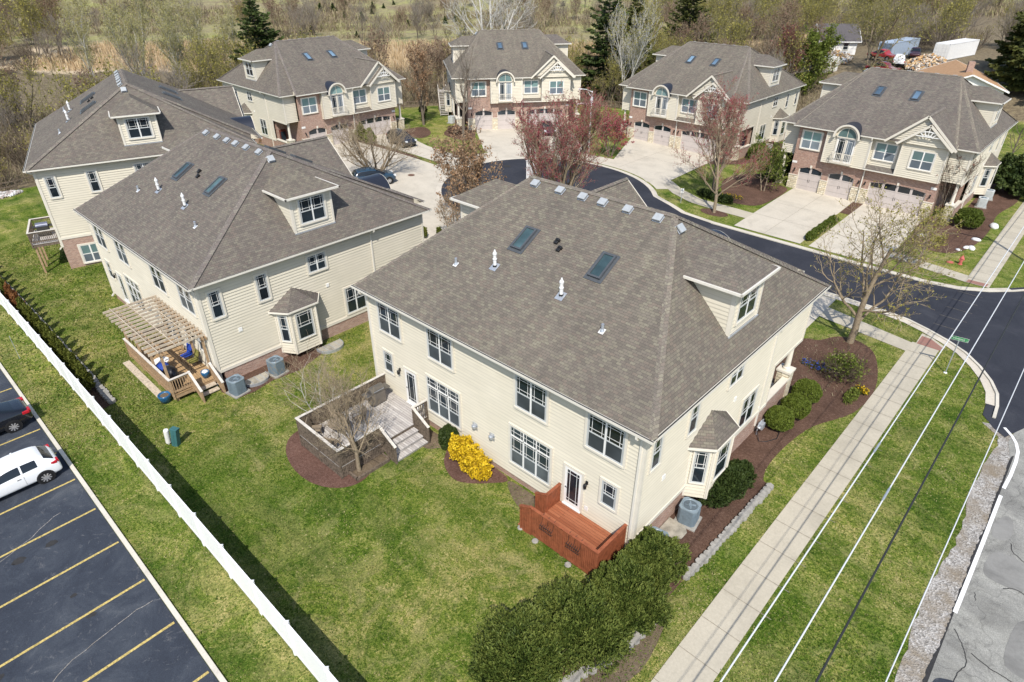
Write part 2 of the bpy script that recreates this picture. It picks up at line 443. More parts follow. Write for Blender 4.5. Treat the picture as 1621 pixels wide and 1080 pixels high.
def ground_mat():
    m = NT("lawn_and_field"); m.setv("Roughness", .95); m.setv("Specular IOR Level", .08)
    P = m.coord('Object')
    c, h = grass_color(m, P)
    at = m.n("ShaderNodeAttribute", attribute_name="zone")
    sp = m.n("ShaderNodeSeparateColor"); m.l(at.outputs["Color"], sp.inputs[0])
    brk = m.math('SUBTRACT', m.noise(.5, 4, .7, P), .5)
    def z(ch, k=.9):
        q = m.math('ADD', sp.outputs[ch], m.math('MULTIPLY', brk, k))
        return m.ramp(q, [(.40, (0, 0, 0)), (.60, (1, 1, 1))])
    wn_ = m.noise(1.6, 5, .75, P)
    litter = m.ramp(wn_, [(.3, (.10, .08, .055)), (.5, (.18, .145, .095)), (.62, (.25, .205, .13)), (.75, (.15, .15, .06))])
    reedn = m.noise(.9, 5, .8, P, .5)
    reed = m.ramp(reedn, [(.3, (.38, .29, .19)), (.5, (.50, .40, .27)), (.7, (.62, .52, .37))])
    mn = m.noise(.06, 5, .7, P, .5)
    mead = m.ramp(mn, [(.34, (.24, .195, .13)), (.48, (.27, .24, .14)), (.58, (.30, .29, .13)), (.72, (.29, .31, .105))])
    mead = m.mix(1., mead, m.ramp(m.noise(.7, 5, .8, P), [(.3, (.62, .62, .62)), (.7, (1.3, 1.28, 1.2))]), 'MULTIPLY')
    c = m.mix(z(2), c, mead); c = m.mix(z(0), c, litter); c = m.mix(z(1, .6), c, reed)
    m.col(c); m.bump(h, .9, .05)
    return m.mat
PAVED = []
def drape(name, poly, off, mat, kind='structure', hgt=0.0):
    """flat polygon laid on the terrain, off metres above it"""
    if name not in ('pavement_joint', 'worn_soil_patch', 'parking_stripe', 'tar_seam'): PAVED.append(poly)
    bm = bmesh.new()
    vs = [bm.verts.new((x, y, 0)) for x, y in poly]
    bm.faces.new(vs); bmesh.ops.triangulate(bm, faces=bm.faces[:])
    xs = [p[0] for p in poly]; ys = [p[1] for p in poly]
    for g, lo, hi, nn in ((GX, min(xs), max(xs), (1, 0, 0)), (GY, min(ys), max(ys), (0, 1, 0))):
        for q in g[(g > lo + 1e-3) & (g < hi - 1e-3)]:
            bmesh.ops.bisect_plane(bm, geom=bm.verts[:] + bm.edges[:] + bm.faces[:], plane_co=(q * nn[0], q * nn[1], 0), plane_no=nn)
    co = np.array([v.co for v in bm.verts]); z = gz(co[:, 0], co[:, 1]) + off
    for v, q in zip(bm.verts, z): v.co.z = q
    for f in bm.faces:
        f.smooth = True
        if f.normal.z < 0: f.normal_flip()
    me = bpy.data.meshes.new(name); bm.to_mesh(me); bm.free()
    me.materials.append(mat)
    o = bpy.data.objects.new(name, me); COL.objects.link(o)
    if kind: o["kind"] = kind
    return o
def arc(cx, cy, r, a0, a1, n=24):
    return [(cx + r * cos(radians(a0 + (a1 - a0) * i / n)), cy + r * sin(radians(a0 + (a1 - a0) * i / n))) for i in range(n + 1)]
def smoothpath(pts, n=6, closed=False):
    """Catmull-Rom"""
    P = [np.array(p, float) for p in pts]; out = []
    N = len(P)
    for i in range(N if closed else N - 1):
        p0 = P[(i - 1) % N] if (closed or i > 0) else P[i]; p1 = P[i]; p2 = P[(i + 1) % N]; p3 = P[(i + 2) % N] if (closed or i + 2 < N) else p2
        for k in range(n):
            t = k / n
            out.append(tuple(.5 * ((2 * p1) + (-p0 + p2) * t + (2 * p0 - 5 * p1 + 4 * p2 - p3) * t * t + (-p0 + 3 * p1 - 3 * p2 + p3) * t ** 3)))
    if not closed: out.append(tuple(P[-1]))
    return out
def offset_path(path, d):
    out = []
    for i, p in enumerate(path):
        a = np.array(path[max(0, i - 1)]); b = np.array(path[min(len(path) - 1, i + 1)])
        t = nrm(b - a); out.append((p[0] - t[1] * d, p[1] + t[0] * d))
    return out
def ribbon(name, path, w0, w1, off, mat, kind='structure'):
    mb = MB(); A = offset_path(path, w0); B = offset_path(path, w1)
    for i in range(len(path) - 1):
        n = max(1, int(np.hypot(path[i + 1][0] - path[i][0], path[i + 1][1] - path[i][1]) / 1.5))
        for j in range(n):
            q = []
            for (P, f) in ((A, j / n), (A, (j + 1) / n), (B, (j + 1) / n), (B, j / n)):
                x = P[i][0] + (P[i + 1][0] - P[i][0]) * f; y = P[i][1] + (P[i + 1][1] - P[i][1]) * f; q.append((x, y, G(x, y) + off))
            mb.face(q)
    o = mb.build(name, mat)
    if kind: o["kind"] = kind
    return o
def kerb(name, path, w0, w1, h, mat, label=None):
    """raised kerb: cross section swept along the path, following the ground"""
    A = offset_path(path, w0); B = offset_path(path, w1); mb = MB()
    for i in range(len(path) - 1):
        a0, a1, b0, b1 = A[i], A[i + 1], B[i], B[i + 1]
        q = [(p[0], p[1], G(*p)) for p in (a0, a1, b1, b0)]
        t = [(x, y, z + h) for x, y, z in q]; q = [(x, y, z - .1) for x, y, z in q]
        mb.face(t); mb.face((q[0], q[1], t[1], t[0])); mb.face((q[2], q[3], t[3], t[2]))
        if i == 0: mb.face((q[3], q[0], t[0], t[3]))
        if i == len(path) - 2: mb.face((q[1], q[2], t[2], t[1]))
    o = mb.build(name, mat); o["kind"] = "structure"
    return o

def asphalt_new():
    m = NT("new_asphalt"); m.setv("Roughness", .82); m.setv("Specular IOR Level", .3)
    P = m.coord('Object')
    c = m.ramp(m.noise(.35, 5, .7, P, .8), [(.3, (.020, .022, .030)), (.55, (.030, .032, .041)), (.75, (.046, .048, .057))])
    c = m.mix(1., c, m.ramp(m.noise(30, 2, .8, P), [(.3, (.75, .75, .75)), (.7, (1.35, 1.35, 1.35))]), 'MULTIPLY')
    m.col(c); m.bump(m.noise(60, 2, .7, P), .25, .01); return m.mat
def asphalt_lot():
    m = NT("lot_asphalt"); m.setv("Roughness", .85); m.setv("Specular IOR Level", .25)
    P = m.coord('Object')
    c = m.ramp(m.noise(.4, 6, .72, P, 1.), [(.3, (.026, .031, .043)), (.5, (.036, .043, .057)), (.62, (.050, .058, .072)), (.72, (.080, .088, .100))])
    sc = m.noise(1.3, 7, .82, P, 2.2)
    c = m.mix(m.math('MULTIPLY', m.ramp(sc, [(.57, (0, 0, 0)), (.70, (1, 1, 1))]), .55), c, (.19, .19, .19))
    st = m.noise(.55, 3, .5, P, .3)
    c = m.mix(m.math('MULTIPLY', m.ramp(st, [(.70, (0, 0, 0)), (.74, (1, 1, 1))]), .6), c, (.014, .014, .017))
    c = m.mix(1., c, m.ramp(m.noise(28, 2, .8, P), [(.3, (.8, .8, .8)), (.7, (1.3, 1.3, 1.3))]), 'MULTIPLY')
    m.col(c); m.bump(m.noise(60, 2, .7, P), .25, .01); return m.mat
def asphalt_old():
    m = NT("old_road_asphalt"); m.setv("Roughness", .9); m.setv("Specular IOR Level", .2)
    P = m.coord('Object')
    c = m.ramp(m.noise(.5, 6, .7, P, .6), [(.3, (.225, .22, .20)), (.5, (.305, .30, .275)), (.7, (.38, .372, .342))])
    c = m.mix(1., c, m.ramp(m.noise(26, 3, .85, P), [(.3, (.6, .6, .6)), (.7, (1.35, 1.35, 1.33))]), 'MULTIPLY')
    vo = m.n("ShaderNodeTexVoronoi", feature='DISTANCE_TO_EDGE'); vo.inputs["Scale"].default_value = .30
    wv = m.n("ShaderNodeMixRGB") if False else None
    mp = m.n("ShaderNodeVectorMath", operation='ADD'); nz = m.n("ShaderNodeTexNoise"); nz.inputs["Scale"].default_value = 1.5; m.l(P, nz.inputs["Vector"])
    m.l(P, mp.inputs[0]); m.l(nz.outputs["Color"], mp.inputs[1]); m.l(mp.outputs[0], vo.inputs["Vector"])
    ck = m.ramp(vo.outputs["Distance"], [(.0, (1, 1, 1)), (.012, (0, 0, 0))])
    c = m.mix(m.math('MULTIPLY', ck, m.math('MULTIPLY', m.noise(.6, 3, .6, P), .8)), c, (.08, .078, .072))
    v2 = m.n('ShaderNodeTexVoronoi', feature='DISTANCE_TO_EDGE'); v2.inputs['Scale'].default_value = 2.6; m.l(mp.outputs[0], v2.inputs['Vector'])
    al = m.math('MULTIPLY', m.ramp(v2.outputs['Distance'], [(.0, (1, 1, 1)), (.05, (0, 0, 0))]), m.ramp(m.noise(.35, 3, .6, P, .5), [(.52, (0, 0, 0)), (.62, (1, 1, 1))]))
    c = m.mix(m.math('MULTIPLY', al, .6), c, (.10, .098, .09))
    st = m.noise(.22, 5, .75, P, 1.2)
    c = m.mix(1., c, m.ramp(st, [(.38, (.72, .72, .73)), (.6, (1.06, 1.06, 1.05))]), 'MULTIPLY')
    m.col(c); m.bump(m.noise(50, 3, .8, P), .5, .015); return m.mat
def concrete(name, base, var=.12):
    m = NT(name); m.setv("Roughness", .88); m.setv("Specular IOR Level", .2)
    P = m.coord('Object')
    a = tuple(q * (1 - var * 1.5) for q in base); b = tuple(q * (1 + var * .7) for q in base)
    c = m.ramp(m.noise(.45, 5, .65, P, .5), [(.28, a), (.5, base), (.75, b)])
    c = m.mix(1., c, m.ramp(m.noise(9, 4, .8, P), [(.25, (.86, .86, .85)), (.7, (1.07, 1.07, 1.07))]), 'MULTIPLY')
    m.col(c); m.bump(m.noise(45, 3, .7, P), .15, .01); return m.mat
def mulchmat(name, cols):
    m = NT(name); m.setv("Roughness", .97); m.setv("Specular IOR Level", .06)
    P = m.coord('Object')
    c = m.ramp(m.noise(9, 5, .85, P), [(.28, cols[0]), (.5, cols[1]), (.68, cols[2])])
    c = m.mix(1., c, m.ramp(m.noise(.8, 3, .6, P), [(.3, (.8, .8, .8)), (.7, (1.2, 1.2, 1.2))]), 'MULTIPLY')
    sp = m.noise(26, 2, .9, P)
    c = m.mix(m.math('MULTIPLY', m.ramp(sp, [(.66, (0, 0, 0)), (.72, (1, 1, 1))]), .55), c, (.33, .24, .19))
    m.col(c); m.bump(m.noise(20, 4, .85, P), 1., .05); return m.mat
def gravelmat():
    m = NT("gravel"); m.setv("Roughness", .95); m.setv("Specular IOR Level", .1)
    P = m.coord('Object')
    vo = m.n("ShaderNodeTexVoronoi"); vo.inputs["Scale"].default_value = 16; m.l(P, vo.inputs["Vector"])
    c = m.ramp(vo.outputs["Color"], [(.1, (.16, .15, .135)), (.5, (.33, .31, .285)), (.9, (.52, .50, .47))])
    c = m.mix(m.ramp(m.noise(.7, 4, .7, P), [(.42, (0, 0, 0)), (.66, (1, 1, 1))]), c, (.24, .20, .15))
    m.col(c); m.bump(vo.outputs["Distance"], .8, .04); return m.mat
M['road'] = asphalt_new(); M['lot'] = asphalt_lot(); M['oldroad'] = asphalt_old(); M['gravel'] = gravelmat()
M['conc'] = concrete("driveway_concrete", (.52, .472, .392)); M['walk'] = concrete("sidewalk_concrete", (.45, .407, .325)); M['kerb'] = concrete("kerb_concrete", (.58, .54, .46))
M['apron'] = concrete("gutter_concrete", (.55, .50, .42))
M['joint'] = simple("joint_dirt", (.26, .23, .185), .95, .1, var=.2)  # dark tone of the thin strips laid along the pavement joints
M['mulch'] = mulchmat("brown_mulch", [(.062, .035, .025), (.112, .066, .048), (.18, .115, .086)])
M['mulch2'] = mulchmat("red_mulch", [(.082, .042, .032), (.145, .080, .062), (.21, .13, .105)])
M['soil'] = mulchmat("bare_soil", [(.10, .075, .05), (.17, .13, .09), (.24, .19, .13)])
M['yellow'] = simple("yellow_paint", (.52, .40, .14), .8, .2, var=.42, scale=14)
M['whitepaint'] = simple("white_road_paint", (.80, .80, .78), .7, .3, var=.05, scale=9)
M['pad'] = brick("red_tactile_pad", [(.34, .17, .13), (.40, .21, .165), (.30, .15, .115)], (.28, .15, .12), .2, .1, .01)
M['crack'] = simple("tar_crack", (.035, .034, .034), .8, .3, var=.2)
M['rock'] = simple("stone_block", (.33, .315, .285), .95, .1, var=.25, scale=5, bump=.6, bs=14)
ground = make_ground()
CC = (-34.0, 34.6); RC = 11.6
# --- street with its turning circle and the mouth at the main road
far = [(9.4, 46.5), (7.6, 43.6), (6.2, 41.9), (4.9, 40.6), (3.3, 39.6), (1.2, 39.15), (-3, 39.05), (-10, 39.1), (-17.0, 39.1), (-20.3, 39.5), (-22.4, 40.6)]
near = [(-23.6, 29.6), (-22.0, 30.6), (-19.5, 31.1), (-10, 31.1), (-3, 31.1), (.6, 30.95), (1.9, 30.75), (3.2, 30.2), (4.5, 29.5), (5.6, 28.7), (6.6, 27.5), (7.4, 26.2), (7.9, 25.0), (8.12, 23.7), (8.2, 22.4)]
circ = arc(CC[0], CC[1], RC, 31, 334, 48)
street = far + circ[1:-1] + near + [(8.9, 21.4), (9.5, 20.9), (10.1, 22.5), (10.6, 30), (10.6, 46.5)]
drape("street", street, .030, M['road'])
drape("main_road", [(10.05, -70), (10.1, 4), (10.12, 8.5), (10.16, 15), (10.05, 19), (9.7, 20.6), (9.9, 23), (10.3, 30), (10.3, 150), (17.6, 150), (17.6, -70)], .022, M['oldroad'])
rg = random.Random(4)
gl = [(9.2 + rg.uniform(-.07, .07) + .12 * sin(y * .7), y) for y in np.arange(-40, 21.2, .45)]
drape("gravel_shoulder", gl + [(8.3, 21.6), (9.3, 22.0), (10.2, 20.5), (10.3, -40)], .012, M['gravel'])
# --- concrete ring, kerbs, driveways
full = far[2:] + circ[1:-1] + near[:-1]
ring_out = offset_path(full, .62)
ribbon("kerb_and_gutter", full, -.04, .50, .036, M['apron'])
kerb("kerb", far[:9], .44, .60, .11, M['kerb']); kerb("kerb", near[3:], .44, .60, .11, M['kerb'])
drape("circle_apron", arc(CC[0], CC[1], 14.6, 48, 252, 40) + arc(CC[0], CC[1], 11.9, 252, 48, 40), .023, M['conc'])
DR = {
 'G1': [(-15.6, 54.9), (-9.35, 54.9), (-8.95, 39.6), (-15.2, 39.6)], 'G2': [(-8.35, 54.9), (-2.75, 54.9), (-2.2, 39.6), (-8.2, 39.6)],
 'F': [(-40.2, 59.9), (-27.0, 59.9), (-26.5, 46), (-28.2, 44.8), (-30.0, 46.1), (-32, 46.4), (-34.6, 46.6)],
 'E1': [(-58.5, 47.7), (-54.5, 52.4), (-42.6, 43.6), (-44.8, 39.0), (-48.7, 39.9)], 'E2': [(-53.4, 53.3), (-49.6, 57.8), (-37.5, 47.3), (-41.6, 44.1)],
 'D1': [(-64.9, 24.2), (-64.9, 31.6), (-44.5, 31.6), (-43.0, 25), (-46, 24.2)], 'D2': [(-64.9, 32.5), (-64.9, 38.4), (-61.7, 37.8), (-55, 36.2), (-49.8, 36.1), (-46, 37.3), (-45.7, 32.5)],
 'C': [(-48.6, 11.1), (-60.5, 14.7), (-57.5, 24.3), (-46.2, 24.3), (-43.0, 25.1), (-38.5, 22.2)],
 'B': [(-27.4, 10.9), (-40.6, 10.9), (-44.5, 21.0), (-42.0, 24.2), (-36, 23.6), (-28.6, 24.5)],
 'A': [(-2.6, 16.5), (-15.6, 16.5), (-15.8, 31.0), (-2.8, 31.0)]}
for k, p in DR.items(): drape("driveway", p, .026, M['conc'])
JT = []
def joint(a, b, w=.025, off=.040, mat=None, nm="pavement_joint"):
    d = nrm(np.array(b, float) - np.array(a, float)); n = np.array((-d[1], d[0])) * w / 2
    JT.append([tuple(np.array(a) + n), tuple(np.array(b) + n), tuple(np.array(b) - n), tuple(np.array(a) - n)])
for y in (44, 48.5): joint((-15.4, y), (-9.1, y)); joint((-8.3, y), (-2.5, y))
joint((-12.3, 39.7), (-12.4, 54.5)); joint((-5.4, 39.7), (-5.5, 54.5)); joint((-33.4, 47), (-33.6, 59.5)); joint((-38, 53), (-26.8, 53))
for y in (28.2, 35.2): joint((-64.5, y), (-46.5, y))
for x in (-58, -52): joint((x, 25.4), (x, 36))
# --- pavements
def walkgrid(x0, x1, y0, y1, step, mat=M['walk'], nm="sidewalk"):
    drape(nm, [(x0, y0), (x1, y0), (x1, y1), (x0, y1)], .028, mat)
    y = 0.05
    while y > y0: y -= 1.68
    y += 1.68
    while y < y1: joint((x0, y), (x1, y)); y += step
walkgrid(3.08, 4.66, -40, 28.3, 1.68)
walkgrid(3.45, 5.1, 40.9, 130, 1.68)
drape("sidewalk", [(3.3, 28.3), (4.8, 28.3), (4.85, 29.0), (3.9, 29.75), (3.25, 29.95)], .028, M['walk'])
drape("sidewalk", [(3.08, 26.75), (3.08, 28.15), (-2.75, 29.4), (-2.8, 27.6)], .0285, M['walk'])
drape("sidewalk", [(-2.3, 42.0), (0, 41.5), (3.45, 40.9), (3.45, 42.35), (0, 42.95), (-2.3, 43.5)], .0285, M['walk'])
drape("sidewalk", [(-15.25, 42.1), (-15.2, 43.9), (-17.7, 44.0), (-21, 44.0), (-24.0, 45.3), (-26.2, 47.0), (-26.3, 45.2), (-24.2, 43.6), (-21.5, 42.4), (-18, 42.1)], .0285, M['walk'])
drape("tactile_pad", [(3.35, 28.25), (4.72, 28.25), (4.75, 28.75), (3.9, 29.5), (3.35, 29.55)], .036, M['pad'])
drape("tactile_pad", [(3.55, 40.95), (4.9, 40.95), (4.95, 41.6), (3.6, 41.55)], .036, M['pad'])
for i, q in enumerate(JT): drape("pavement_joint", q, .0415, M['joint'])
# --- parking lot
LY = -13.72
drape("parking_lot", [(-75, LY), (14, LY), (14, -60), (-75, -60)], .020, M['lot'])
kerb("lot_kerb", [(x, LY + .02) for x in np.arange(-75, 14.1, 1.5)], 0, .17, .10, M['kerb'])
for i in range(-9, 14):
    x = -8.55 - 2.86 * i
    drape("parking_stripe", [(x - .055, LY - .08), (x + .055, LY - .08), (x + .055, LY - 5.2), (x - .055, LY - 5.2)], .025, M['yellow'])
rq = random.Random(8)
for i in range(16):
    x, y, r = rq.uniform(-40, 0), -15.2 - rq.random() * 5, rq.uniform(.06, .24)
    drape('oil_stain', [(x + r * rq.uniform(.7, 1.2) * cos(a), y + r * 1.3 * rq.uniform(.7, 1.2) * sin(a)) for a in np.linspace(0, 2 * pi, 14, endpoint=False)], .024, M['crack'])
for p in ([(-21, -15.0), (-19.5, -18), (-18.7, -22), (-15, -26)], [(-34, -16.5), (-28, -17.3), (-22, -18.6), (-12, -19.5)], [(-13, -14), (-12.6, -17), (-10.2, -21)]):
    pp = smoothpath(p, 8); pp = [(x + rq.uniform(-.09, .09), y + rq.uniform(-.09, .09)) for x, y in pp]; ribbon('lot_crack', pp, -.012, .012, .0235, M['gravel'])
# --- painted edge line, tar cracks and patches on the main road
for p in ([(9.32, 21.85), (9.75, 21.3), (10.02, 20.75), (10.22, 20.0), (10.28, 19.0), (10.27, 17.6), (10.2, 16.35)], [(10.2, 15.7), (10.19, 12), (10.17, 9), (10.15, 7.0)]):
    ribbon("road_edge_line", p, -.075, .075, .036, M['whitepaint'])
for p, w in (([(10.3, 6.2), (10.7, 5.6), (10.95, 4.9), (10.8, 4.2), (10.75, 3.2), (10.6, 2.4)], .045), ([(11.0, 5.5), (11.6, 5.3), (12.4, 5.25)], .06), ([(11.3, 9.6), (11.7, 9.9), (12.4, 9.7)], .06), ([(11.1, 12.6), (11.25, 12.1), (11.8, 11.7)], .05), ([(11.0, 17.5), (11.5, 16), (11.4, 14.5)], .04), ([(10.5, 8.6), (10.62, 8.2)], .04)):
    ribbon("tar_seam", [(x + rg.uniform(-.018, .018), y + rg.uniform(-.018, .018)) for x, y in smoothpath(p, 7)], -w * .32, w * .32, .032, M['crack'])
drape("asphalt_patch", smoothpath([(10.25, 3.3), (10.55, 3.75), (10.95, 3.8), (11.15, 3.1), (11.1, 2.0), (10.4, 1.6)], 5, True), .030, M['lot'])
# crumbled dark edge of the road
ed = []
for y in np.arange(-30, 19.5, .13): ed.append((10.06 + .05 * sin(y * 1.3) * sin(y * .37) + rg.uniform(-.045, .02), y))
drape("crumbled_road_edge", ed + [(10.13, 19.5), (10.13, -30)], .0265, M['crack'])
M['oldroad2'] = concrete('road_patch', (.24, .235, .22), .25)
for k, (x0, y0, x1, y1) in enumerate(((11.2, 15.5, 12.6, 18.2), (10.6, 9.9, 11.9, 11.6), (12.0, 5.8, 13.6, 8.4), (11.4, -1.0, 12.6, 2.2), (10.4, 12.6, 10.95, 14.2))):
    q = [(x0, y0), ((x0 + x1) / 2, y0 - .12), (x1, y0 + .1), (x1 + .1, (y0 + y1) / 2), (x1 - .05, y1), (x0 + .2, y1 + .1), (x0 - .1, (y0 + y1) / 2)]
    drape('asphalt_patch', smoothpath(q, 3, True), .0265 + .0008 * k, M['oldroad2'])
# --- planting beds
BED = {
 'A': smoothpath([(-.5, .6), (.4, -.8), (.2, -3.2), (-.3, -6.0), (-1.2, -8.6), (-.4, -8.4), (.6, -6.2), (1.35, -4.2), (1.68, -1.4), (1.75, 2), (1.9, 4.6), (2.0, 8.3), (1.55, 8.9), (1.3, 10.2), (1.35, 12.4), (1.75, 14.8), (2.9, 17.6), (3.02, 21.0), (1.9, 24.7), (.6, 25.9), (-.7, 25.7), (-1.5, 24.3), (-2.5, 23.2), (-2.6, 17), (-.6, 16)], 4, True),
 'fors': smoothpath([(-11.7, .4), (-11.1, -.2), (-10.5, -.95), (-9.6, -1.4), (-8.8, -1.35), (-7.8, -.5), (-7.5, .4)], 4, True),
 'B': [(-25.4, -5.4), (-24.6, -5.6), (-23.3, -5.2), (-23.2, -4.3), (-23.5, -3.0), (-23.3, -1.3), (-24.0, .8), (-25.4, 1.6)],
 'hedge': [(-60, -11.1), (-60, -10.25), (-28.1, -10.3), (-28.0, -11.1)],
 'G': smoothpath([(-2.6, 54.9), (-2.2, 47.5), (-.6, 45.9), (1.4, 46.5), (2.4, 50), (2.6, 55), (2.3, 60), (3.0, 66), (2.2, 71), (-.3, 71), (-.5, 56)], 4, True),
 'FG': smoothpath([(-20.3, 47), (-19.7, 45.6), (-17.6, 45.4), (-15.8, 46.8), (-15.75, 53.0), (-17.5, 54.5), (-21, 56.5), (-22.5, 52)], 4, True),
 'F': smoothpath([(-27, 59.9), (-26.9, 56.2), (-24.9, 57.5), (-23.3, 60.5), (-22.7, 70), (-24.8, 72), (-25, 60)], 4, True),
 'E': smoothpath([(-60.3, 45.5), (-59.3, 43.0), (-57.5, 41.4), (-54.4, 41.2), (-53.4, 42.7), (-56.3, 45.7), (-58.7, 47.4)], 4, True),
 'Es': [(-54.5, 52.4), (-53.4, 53.3), (-41.6, 44.1), (-42.6, 43.6)], 'D': smoothpath([(-64.0, 39.3), (-61.8, 38.0), (-58.9, 38.0), (-58.9, 39.6), (-60.5, 41.4), (-63.5, 42.5)], 4, True),
 'Ds': [(-64.9, 31.6), (-64.9, 32.5), (-53, 32.3), (-50.9, 31.9), (-53, 31.6)], 'B2': [(-25.5, 11.2), (-27.4, 10.9), (-28.6, 17.6), (-32.9, 17.1), (-33.8, 18.6), (-29, 19.4), (-20, 19), (-19, 12)],
 'Gi': [(-9.35, 54.4), (-8.35, 54.4), (-8.3, 50), (-9.2, 50)]}
for k, p in BED.items(): drape("planting_bed", p, .016, M['mulch2'] if k in ('fors',) else M['mulch'])
dk = [(-14.9 + 3.1 * cos(a) * (1.02 if cos(a) < 0 else .82), -4.55 + 1.75 * sin(a)) for a in np.linspace(0, 2 * pi, 40, endpoint=False)]
drape("planting_bed", dk, .017, M['mulch2'])
for p in (smoothpath([(-14.0, .1), (-13, -.6), (-11.9, -.9), (-11.4, .2)], 4, True), smoothpath([(-7.2, .3), (-6.2, -.5), (-5.0, -.7), (-4.6, .2)], 4, True), smoothpath([(2.6, -3.4), (2.2, -1.0), (1.9, -.6), (1.75, -3), (1.3, -5.2), (1.9, -5.3)], 4, True)):
    drape("worn_soil_patch", p, .010, M['soil'])
for (x, y, r) in ((1.5, 32.4, .9), (-18.2, 41.4, 1.1), (0.3, 26.2, 0), (3.0, 33.0, 0)):
    if r: drape("planting_bed", [(x + r * 1.3 * cos(a), y + r * .8 * sin(a)) for a in np.linspace(0, 2 * pi, 20, endpoint=False)], .016, M['mulch'])
drape("manhole_cover", [(-47.3 + .38 * cos(a), 27.2 + .38 * sin(a)) for a in np.linspace(0, 2 * pi, 20, endpoint=False)], .05, simple("rusty_iron", (.16, .09, .06), .7, .3))
drape("manhole_cover", [(-42.4 + .45 * cos(a), 37.4 + .45 * sin(a)) for a in np.linspace(0, 2 * pi, 20, endpoint=False)], .05, M['crack'])

# ------------------------------------------------------------------ the townhouse (seven alike)
EZ = 6.8                                        # eave height above the house's base
HW, HD, RY, RH, RM = 18.0, 16.79, 8.395, 4.86, 4.83
SB, SS = RH / RY, RH / RM
FY = 17.6                                       # front eave of the projecting middle
SM = RH / (FY - RY)
def HB(): return MB(off=(0, 0, EZ))
X_, Y_, Z_ = V3(1, 0, 0), V3(0, 1, 0), V3(0, 0, 1)
def lap(mb, p, U, N, z0, z1, ext, m=0, step=.185, d=.04):
    """clapboards: p origin on the wall plane, ext(z) -> (u0, u1)"""
    p = np.asarray(p, float); z = z0
    while z < z1 - .01:
        zt = min(z + step, z1)
        a0, b0 = ext(z); a1, b1 = ext(zt)
        if b0 - a0 > .02 or b1 - a1 > .02:
            q0 = p + U * a0 + N * d + Z_ * (z - p[2]); q1 = p + U * b0 + N * d + Z_ * (z - p[2])
            q2 = p + U * b1 + Z_ * (zt - p[2]); q3 = p + U * a1 + Z_ * (zt - p[2])
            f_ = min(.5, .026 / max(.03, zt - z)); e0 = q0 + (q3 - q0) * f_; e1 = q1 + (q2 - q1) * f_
            mb.quad(e0, e1, q2, q3, m); mb.quad(q0, q1, e1, e0, 2)  # narrow lower strip carries the painted lap shadow
            mb.quad(q0, q1, p + U * b0 + Z_ * (z - p[2]), p + U * a0 + Z_ * (z - p[2]), m)
        z = zt
